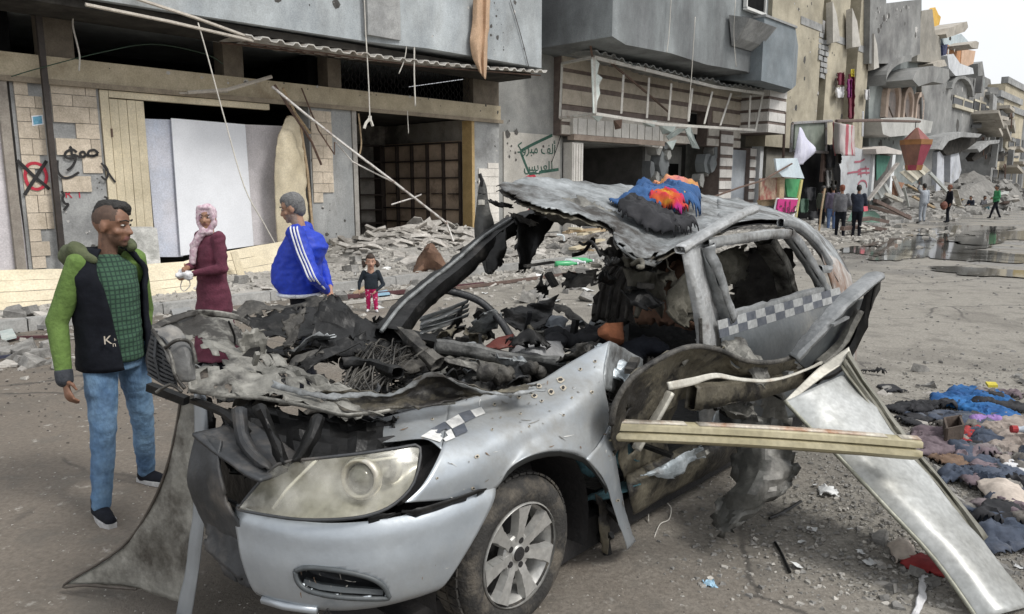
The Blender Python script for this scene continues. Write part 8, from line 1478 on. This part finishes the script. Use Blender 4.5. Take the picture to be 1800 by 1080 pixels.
for i, (pts, lab, mt) in enumerate((([(20, 572), (95, 566), (104, 575), (25, 583)], 'flat greenish glass sheet by the kerb at the far left', GL), ([(0, 590), (22, 585), (30, 600), (4, 606)], 'greenish shard at the left picture edge', GL), ([(620, 520), (642, 508), (646, 515), (625, 525)], 'tan plank beside the small girl', WOOD), ([(300, 548), (330, 543), (345, 560), (305, 562)], 'grey board at the feet of the woman in maroon', CONC), ([(655, 520), (680, 516), (686, 523), (664, 526)], 'light blue plastic sheet beside the small girl', M('blue_plastic', (.3, .5, .65), (.4, .6, .75), 6, .4)))):
    m = MB(); m.slab([gnd(*p) + Vector((0, 0, .03 + .02 * random.random())) for p in pts], (0, 0, .02)); tag(m.build('flat_board', mt), lab, 'board')
def heapg(name, label, cat, blobs, mat, vox=.02, fold=None):
    b_ = []
    for px, py, rx, ry, rz in blobs: p = gnd(px, py); b_.append((p.x, p.y, rx, ry, rz))
    return cloth_heap(name, label, cat, b_, lambda x, y: .0, mat, len(label))
def crumpled(name, label, cat, pts, mat, seed, zt=.12, amp=.03, k=5):
    rows = [[gnd(px, py) + Vector((0, 0, z)) for px, py, z in r] for r in pts]; return tag(patch(name, rows, mat, None, k=k, amp=amp, sc=6, seed=seed, thick=.008, edge=.01), label, cat)
crumpled('rusty_sheet', 'crumpled rusty sheet on the slabs before the open shop', 'sheet', [[(722, 500, .02), (750, 490, .15), (800, 495, .02)], [(730, 485, .15), (755, 478, .45), (795, 490, .1)], [(735, 476, .2), (760, 474, .5), (775, 480, .2)]], RUSTB, 5, amp=.08)
JUG = M('jug_plastic', (.62, .66, .68), (.7, .74, .75), 4, .3, bump=0); jp = gnd(972, 452); jg = thing('plastic_jug', 'white plastic jug standing in the rubble behind the wreck', 'jug', jp)
m = MB(); m.lathe(jp, (0, 0, 1), [(.001, .0), (.2, .0), (.23, .04), (.23, .3), (.18, .42), (.07, .48), (.06, .55), (.001, .55)], 20); m.build('jug_body', JUG, jg, smooth=True); m = MB(); m.tube(spline([jp + Vector((.08, 0, .5)), jp + Vector((.22, 0, .48)), jp + Vector((.25, 0, .36))], 4), .025, 6); m.build('jug_handle', JUG, jg)
for i, (a, lab) in enumerate((((995, 470), 'green plastic bottle lying nearest behind the wreck'), ((1022, 464), 'green plastic bottle lying beside a paler one'), ((1008, 466), 'pale plastic bottle between the green bottles'))):
    p = gnd(*a) + Vector((0, 0, .07)); d = Vector((1, .3 - i * .4, 0)).normalized(); t = thing('plastic_bottle', lab, 'bottle', p); mt = M('green_bottle', (.06, .4, .16), (.1, .5, .22), 5, .3, bump=0) if i < 2 else JUG
    m = MB(); m.lathe(p, d, [(.001, -.25), (.06, -.25), (.07, -.22), (.07, .1), (.03, .2), (.025, .25), (.001, .25)], 12); m.build('bottle_body', mt, t, smooth=True); m = MB(); m.lathe(p + d * .25, d, [(.001, .03), (.032, .03), (.032, 0)], 10); m.build('bottle_cap', WHITEB, t)
for i in range(9):
    a = (random.uniform(985, 1030), random.uniform(415, 455)); m = MB(); p = gnd(*a) + Vector((0, 0, .1 + .07 * i)); d = SD * random.uniform(.6, 1.2) + ND * random.uniform(-.4, .4) + Vector((0, 0, random.uniform(-.12, .12))); m.bar(p, p + d * random.uniform(1, 1.7), random.uniform(.15, .35), .05); tag(m.build('broken_plank', CREAM if i % 2 else WOOD), 'broken wooden plank in the pile behind the wreck', 'plank', 'broken planks behind the wreck')
# clothes and litter at the right edge
BCL = M('bright_blue_cloth', (.01, .07, .22), (.025, .14, .36), 4, .9, bump=.6); DBL = M('dusty_navy_cloth', (.04, .055, .085), (.075, .09, .125), 5, .95, bump=.4, c3=(.16, .155, .15), t3=.62); MAV = M('dusty_mauve_cloth', (.12, .09, .105), (.19, .15, .165), 5, .95, bump=.4, c3=(.25, .23, .22), t3=.6); LIL = M('lilac_cloth', (.25, .15, .38), (.33, .21, .47), 5, .9, bump=.3); REDC = M('red_cloth', (.28, .025, .03), (.4, .05, .05), 5, .9, bump=.3); BEI = M('dusty_beige_cloth', (.24, .2, .175), (.34, .295, .26), 5, .95, bump=.4); CRM = M('cream_cloth', (.5, .43, .37), (.6, .53, .46), 4, .9, bump=.3, c3=(.35, .3, .26), t3=.6)
for nm, lab, bl, mt in (('blue_garment', 'bright blue garment in the clothes heap at the right', [(1675, 708, .16, .12, .05), (1705, 698, .17, .12, .06), (1735, 705, .17, .13, .06), (1665, 716, .1, .08, .04), (1740, 730, .16, .12, .05), (1715, 722, .14, .1, .05), (1752, 735, .1, .1, .04)], BCL),
    ('black_garment', 'charred black garment lying left of the bright blue garment', [(1590, 722, .15, .08, .03), (1620, 718, .17, .09, .04), (1600, 745, .06, .1, .025), (1640, 735, .1, .06, .03), (1612, 735, .1, .1, .025)], BLK), ('black_garment', 'small black scrap of cloth farther left of the blue garment', [(1575, 690, .12, .05, .02), (1560, 684, .1, .05, .02)], BLK), ('black_garment', 'black cloth right of the bright blue garment', [(1768, 716, .12, .08, .04), (1785, 722, .1, .07, .03), (1750, 712, .1, .08, .03)], BLK),
    ('navy_garment', 'dusty navy garment below the bright blue garment', [(1690, 745, .15, .11, .05), (1715, 752, .15, .1, .05), (1665, 738, .13, .09, .04), (1735, 760, .12, .08, .04)], DBL), ('navy_garment', 'dusty navy trousers in the middle of the clothes heap', [(1720, 775, .14, .09, .05), (1700, 800, .13, .09, .06), (1740, 785, .13, .09, .05), (1715, 815, .12, .08, .04), (1755, 820, .08, .05, .03)], DBL),
    ('navy_garment', 'greyish navy cloth nearest the cream cloth', [(1735, 850, .12, .09, .06), (1755, 845, .12, .09, .06), (1765, 860, .09, .07, .05), (1720, 842, .08, .07, .04)], DBL), ('lilac_garment', 'lilac cloth between navy garments at the right', [(1725, 748, .1, .07, .055), (1745, 750, .09, .07, .055)], LIL), ('red_garment', 'dark red cloth in the middle of the clothes heap', [(1697, 772, .09, .07, .05), (1710, 765, .08, .06, .05), (1690, 782, .06, .05, .04)], REDC),
    ('mauve_garment', 'dusty mauve clothes beside the end of the cream beam', [(1625, 780, .12, .1, .05), (1645, 795, .12, .1, .06), (1620, 800, .1, .09, .05), (1640, 770, .12, .08, .05)], MAV), ('beige_garment', 'dusty beige blanket at the right picture edge', [(1770, 770, .16, .14, .07), (1795, 785, .16, .14, .08), (1760, 800, .1, .1, .06), (1790, 755, .16, .1, .06)], BEI), ('grey_garment', 'dark grey rags below the cream cloth', [(1750, 920, .1, .09, .05), (1775, 925, .12, .09, .05), (1760, 945, .12, .09, .05), (1745, 965, .08, .06, .03), (1785, 965, .08, .06, .03)], DBL)):
    heapg(nm, lab, 'clothes', [(a, c, d * 1.15, e * 1.3, f * .95) for a, c, d, e, f in bl], mt)
for nm, lab, bl, mt in (('grey_garment', 'flattened grey brown clothes lying between the navy garments', [(1700, 760, .3, .2, .02), (1740, 800, .3, .2, .02), (1690, 800, .22, .16, .02), (1760, 850, .25, .2, .02), (1770, 900, .2, .2, .02)], M('dusty_rag', (.11, .1, .09), (.18, .165, .15), 5, .95, bump=.5, c3=(.26, .25, .23), t3=.55)), ('white_garment', 'white and grey cloth scraps at the right edge above the cream cloth', [(1785, 825, .1, .07, .03), (1795, 840, .1, .08, .03)], WCL), ('pink_garment', 'pale pink cloth beside the dusty beige blanket', [(1745, 790, .09, .06, .03), (1760, 775, .08, .06, .03)], M('dusty_pink_cloth', (.36, .24, .23), (.45, .32, .3), 5, .95, bump=.4)), ('brown_garment', 'brown cloth below the broken box', [(1650, 808, .1, .07, .03), (1670, 815, .1, .08, .035), (1688, 826, .08, .06, .03)], M('dusty_brown_cloth', (.12, .075, .05), (.19, .125, .085), 5, .95, bump=.4))):
    heapg(nm, lab, 'clothes', bl, mt)
for i in range(22):
    px, py = random.uniform(1610, 1840), random.uniform(700, 960)
    if px < 1560 + (py - 640) * .62: px = 1580 + (py - 640) * .62 + random.uniform(0, 60)
    nm, mt = [('charcoal', BLK), ('navy', DBL), ('mauve grey', MAV), ('grey brown', _mc['dusty_rag'])][i % 4]; n_b = random.randint(2, 4)
    o = heapg('tangled_garment', nm + ' tangled garment half buried in the clothes heap at the right', 'clothes', [(px + random.uniform(-28, 28), py + random.uniform(-14, 14), random.uniform(.06, .13), random.uniform(.05, .1), random.uniform(.035, .075)) for _ in range(n_b)], mt); o['group'] = 'tangled clothes in the heap at the right'
crumpled('cream_cloth', 'cream cloth spread at the right picture edge', 'cloth', [[(1715, 862, .05), (1760, 872, .1), (1810, 895, .06)], [(1722, 880, .06), (1765, 890, .13), (1815, 905, .08)], [(1745, 905, .03), (1775, 908, .07), (1820, 912, .05)]], CRM, 6)
crumpled('red_rag', 'red rag on the gravel beside the leaning door skin', 'rag', [[(1578, 985, .01), (1600, 990, .03), (1640, 985, .04), (1668, 995, .02)], [(1590, 1000, .01), (1620, 1003, .03), (1650, 1005, .03), (1678, 1018, .01)], [(1606, 1008, .0), (1630, 1012, .01), (1655, 1016, .01), (1680, 1023, .0)]], REDC, 7, amp=.01)
crumpled('paper_sheet', 'crumpled pale sheet above the red rag', 'paper', [[(1560, 968, .02), (1585, 962, .05), (1602, 966, .02)], [(1566, 980, .02), (1590, 978, .06), (1610, 980, .02)], [(1575, 990, .0), (1600, 990, .03), (1612, 990, .01)]], CRM, 8, amp=.02)
crumpled('white_strip', 'white paper strip below the red rag', 'paper', [[(1618, 1015, .01), (1628, 1015, .01)], [(1615, 1045, .02), (1626, 1048, .01)], [(1604, 1085, .01), (1614, 1085, .0)]], WCL, 9, amp=.004)
crumpled('printed_scrap', 'pale printed scrap lying left of the door skin', 'paper', [[(1437, 857, .01), (1455, 862, .03), (1470, 868, .02)], [(1440, 872, .01), (1455, 875, .03), (1474, 873, .01)]], PAPM, 10, amp=.012)
crumpled('blue_scrap', 'small light blue scrap on the road before the front wheel', 'scrap', [[(1236, 1024, .0), (1248, 1023, .01), (1256, 1026, .0)], [(1236, 1033, .0), (1247, 1034, .012), (1258, 1034, .0)]], _mc['blue_plastic'], 11, amp=.004)
p = gnd(1782, 790) + Vector((0, 0, .14)); t = thing('plastic_bottle', 'clear bottle with red cap on the beige blanket', 'bottle', p); d = Vector((1, -.15, 0)).normalized(); m = MB(); m.lathe(p, d, [(.001, .3), (.035, .3), (.037, .1), (.02, .03), (.018, 0)], 12); m.build('bottle_body', M('clear_plastic', (.4, .45, .52), (.5, .55, .6), 5, .2, bump=0), t, smooth=True); m = MB(); m.lathe(p - d * .03, d, [(.001, 0), (.026, 0), (.026, .035)], 10); m.build('bottle_cap', REDC, t)
m = MB(); q = [gnd(1655, 770), gnd(1685, 765), gnd(1692, 785), gnd(1660, 792)]; m.slab([x + Vector((0, 0, .03)) for x in q], (0, 0, .02)); q2 = [x + Vector((0, 0, .05)) for x in q]
for a, c in zip(q2, q2[1:] + q2[:1]): m.slab([a, c, c + Vector((0, 0, .1)), a + Vector((0, 0, .1))], (c - a).cross(Vector((0, 0, 1))).normalized() * .012)
tag(m.build('broken_box', M('dark_carton', (.06, .045, .035), (.1, .075, .06), 6, .9)), 'dark open broken box in the clothes heap', 'box')
m = MB(); m.slab([gnd(1730, 693) + Vector((0, 0, .09)), gnd(1748, 694) + Vector((0, 0, .09)), gnd(1752, 700) + Vector((0, 0, .09)), gnd(1735, 700) + Vector((0, 0, .09))], (0, 0, .02)); tag(m.build('yellow_card', YEL), 'yellow card above the bright blue garment', 'card')
for pts, lab in (([(1600, 790), (1650, 785), (1668, 770), (1662, 757)], 'curved grey trim strip among the mauve clothes'), ([(1362, 958), (1372, 975), (1388, 1010)], 'thin black twig of metal on the road'), ([(1352, 915), (1375, 905), (1408, 885)], 'dark bent strip beside the hanging scrap')):
    m = MB(); m.tube(spline([gnd(*a) + Vector((0, 0, .05 if 'curved' in lab else .012)) for a in pts], 5), .014 if 'curved' in lab else .008, 5); tag(m.build('bent_strip', ASHY if 'curved' in lab else CHAR), lab, 'strip')
m = MB(); m.tube(spline([gnd(1140, 920) + Vector((0, 0, .01)), gnd(1141, 905) + Vector((0, 0, .04)), gnd(1158, 893) + Vector((0, 0, .05)), gnd(1178, 900) + Vector((0, 0, .03)), gnd(1176, 916) + Vector((0, 0, .01)), gnd(1160, 925) + Vector((0, 0, .01)), gnd(1150, 945)], 6), .0035, 5); tag(m.build('wire_loop', WIRE, smooth=True), 'loop of pale wire on the road under the sill', 'wire')
m = MB(); rnd = random.Random(2)
for q in range(3): m.tube(spline([nose(3.9, .4, -.03), nose(4.0, .34, -.04) + Vector((rnd.uniform(-.03, .03), 0, 0)), nose(3.8, .3, -.03), nose(4.1, .25, -.05)], 5), .004, 4)
tag(m.build('bumper_wire', CHAR, CAR, smooth=True), kind='stuff')
heapg('stone_lump', 'grey stone lying on the road past the tail of the wreck', 'stone', [(1545, 660, .08, .06, .05)], CHAR, .02)
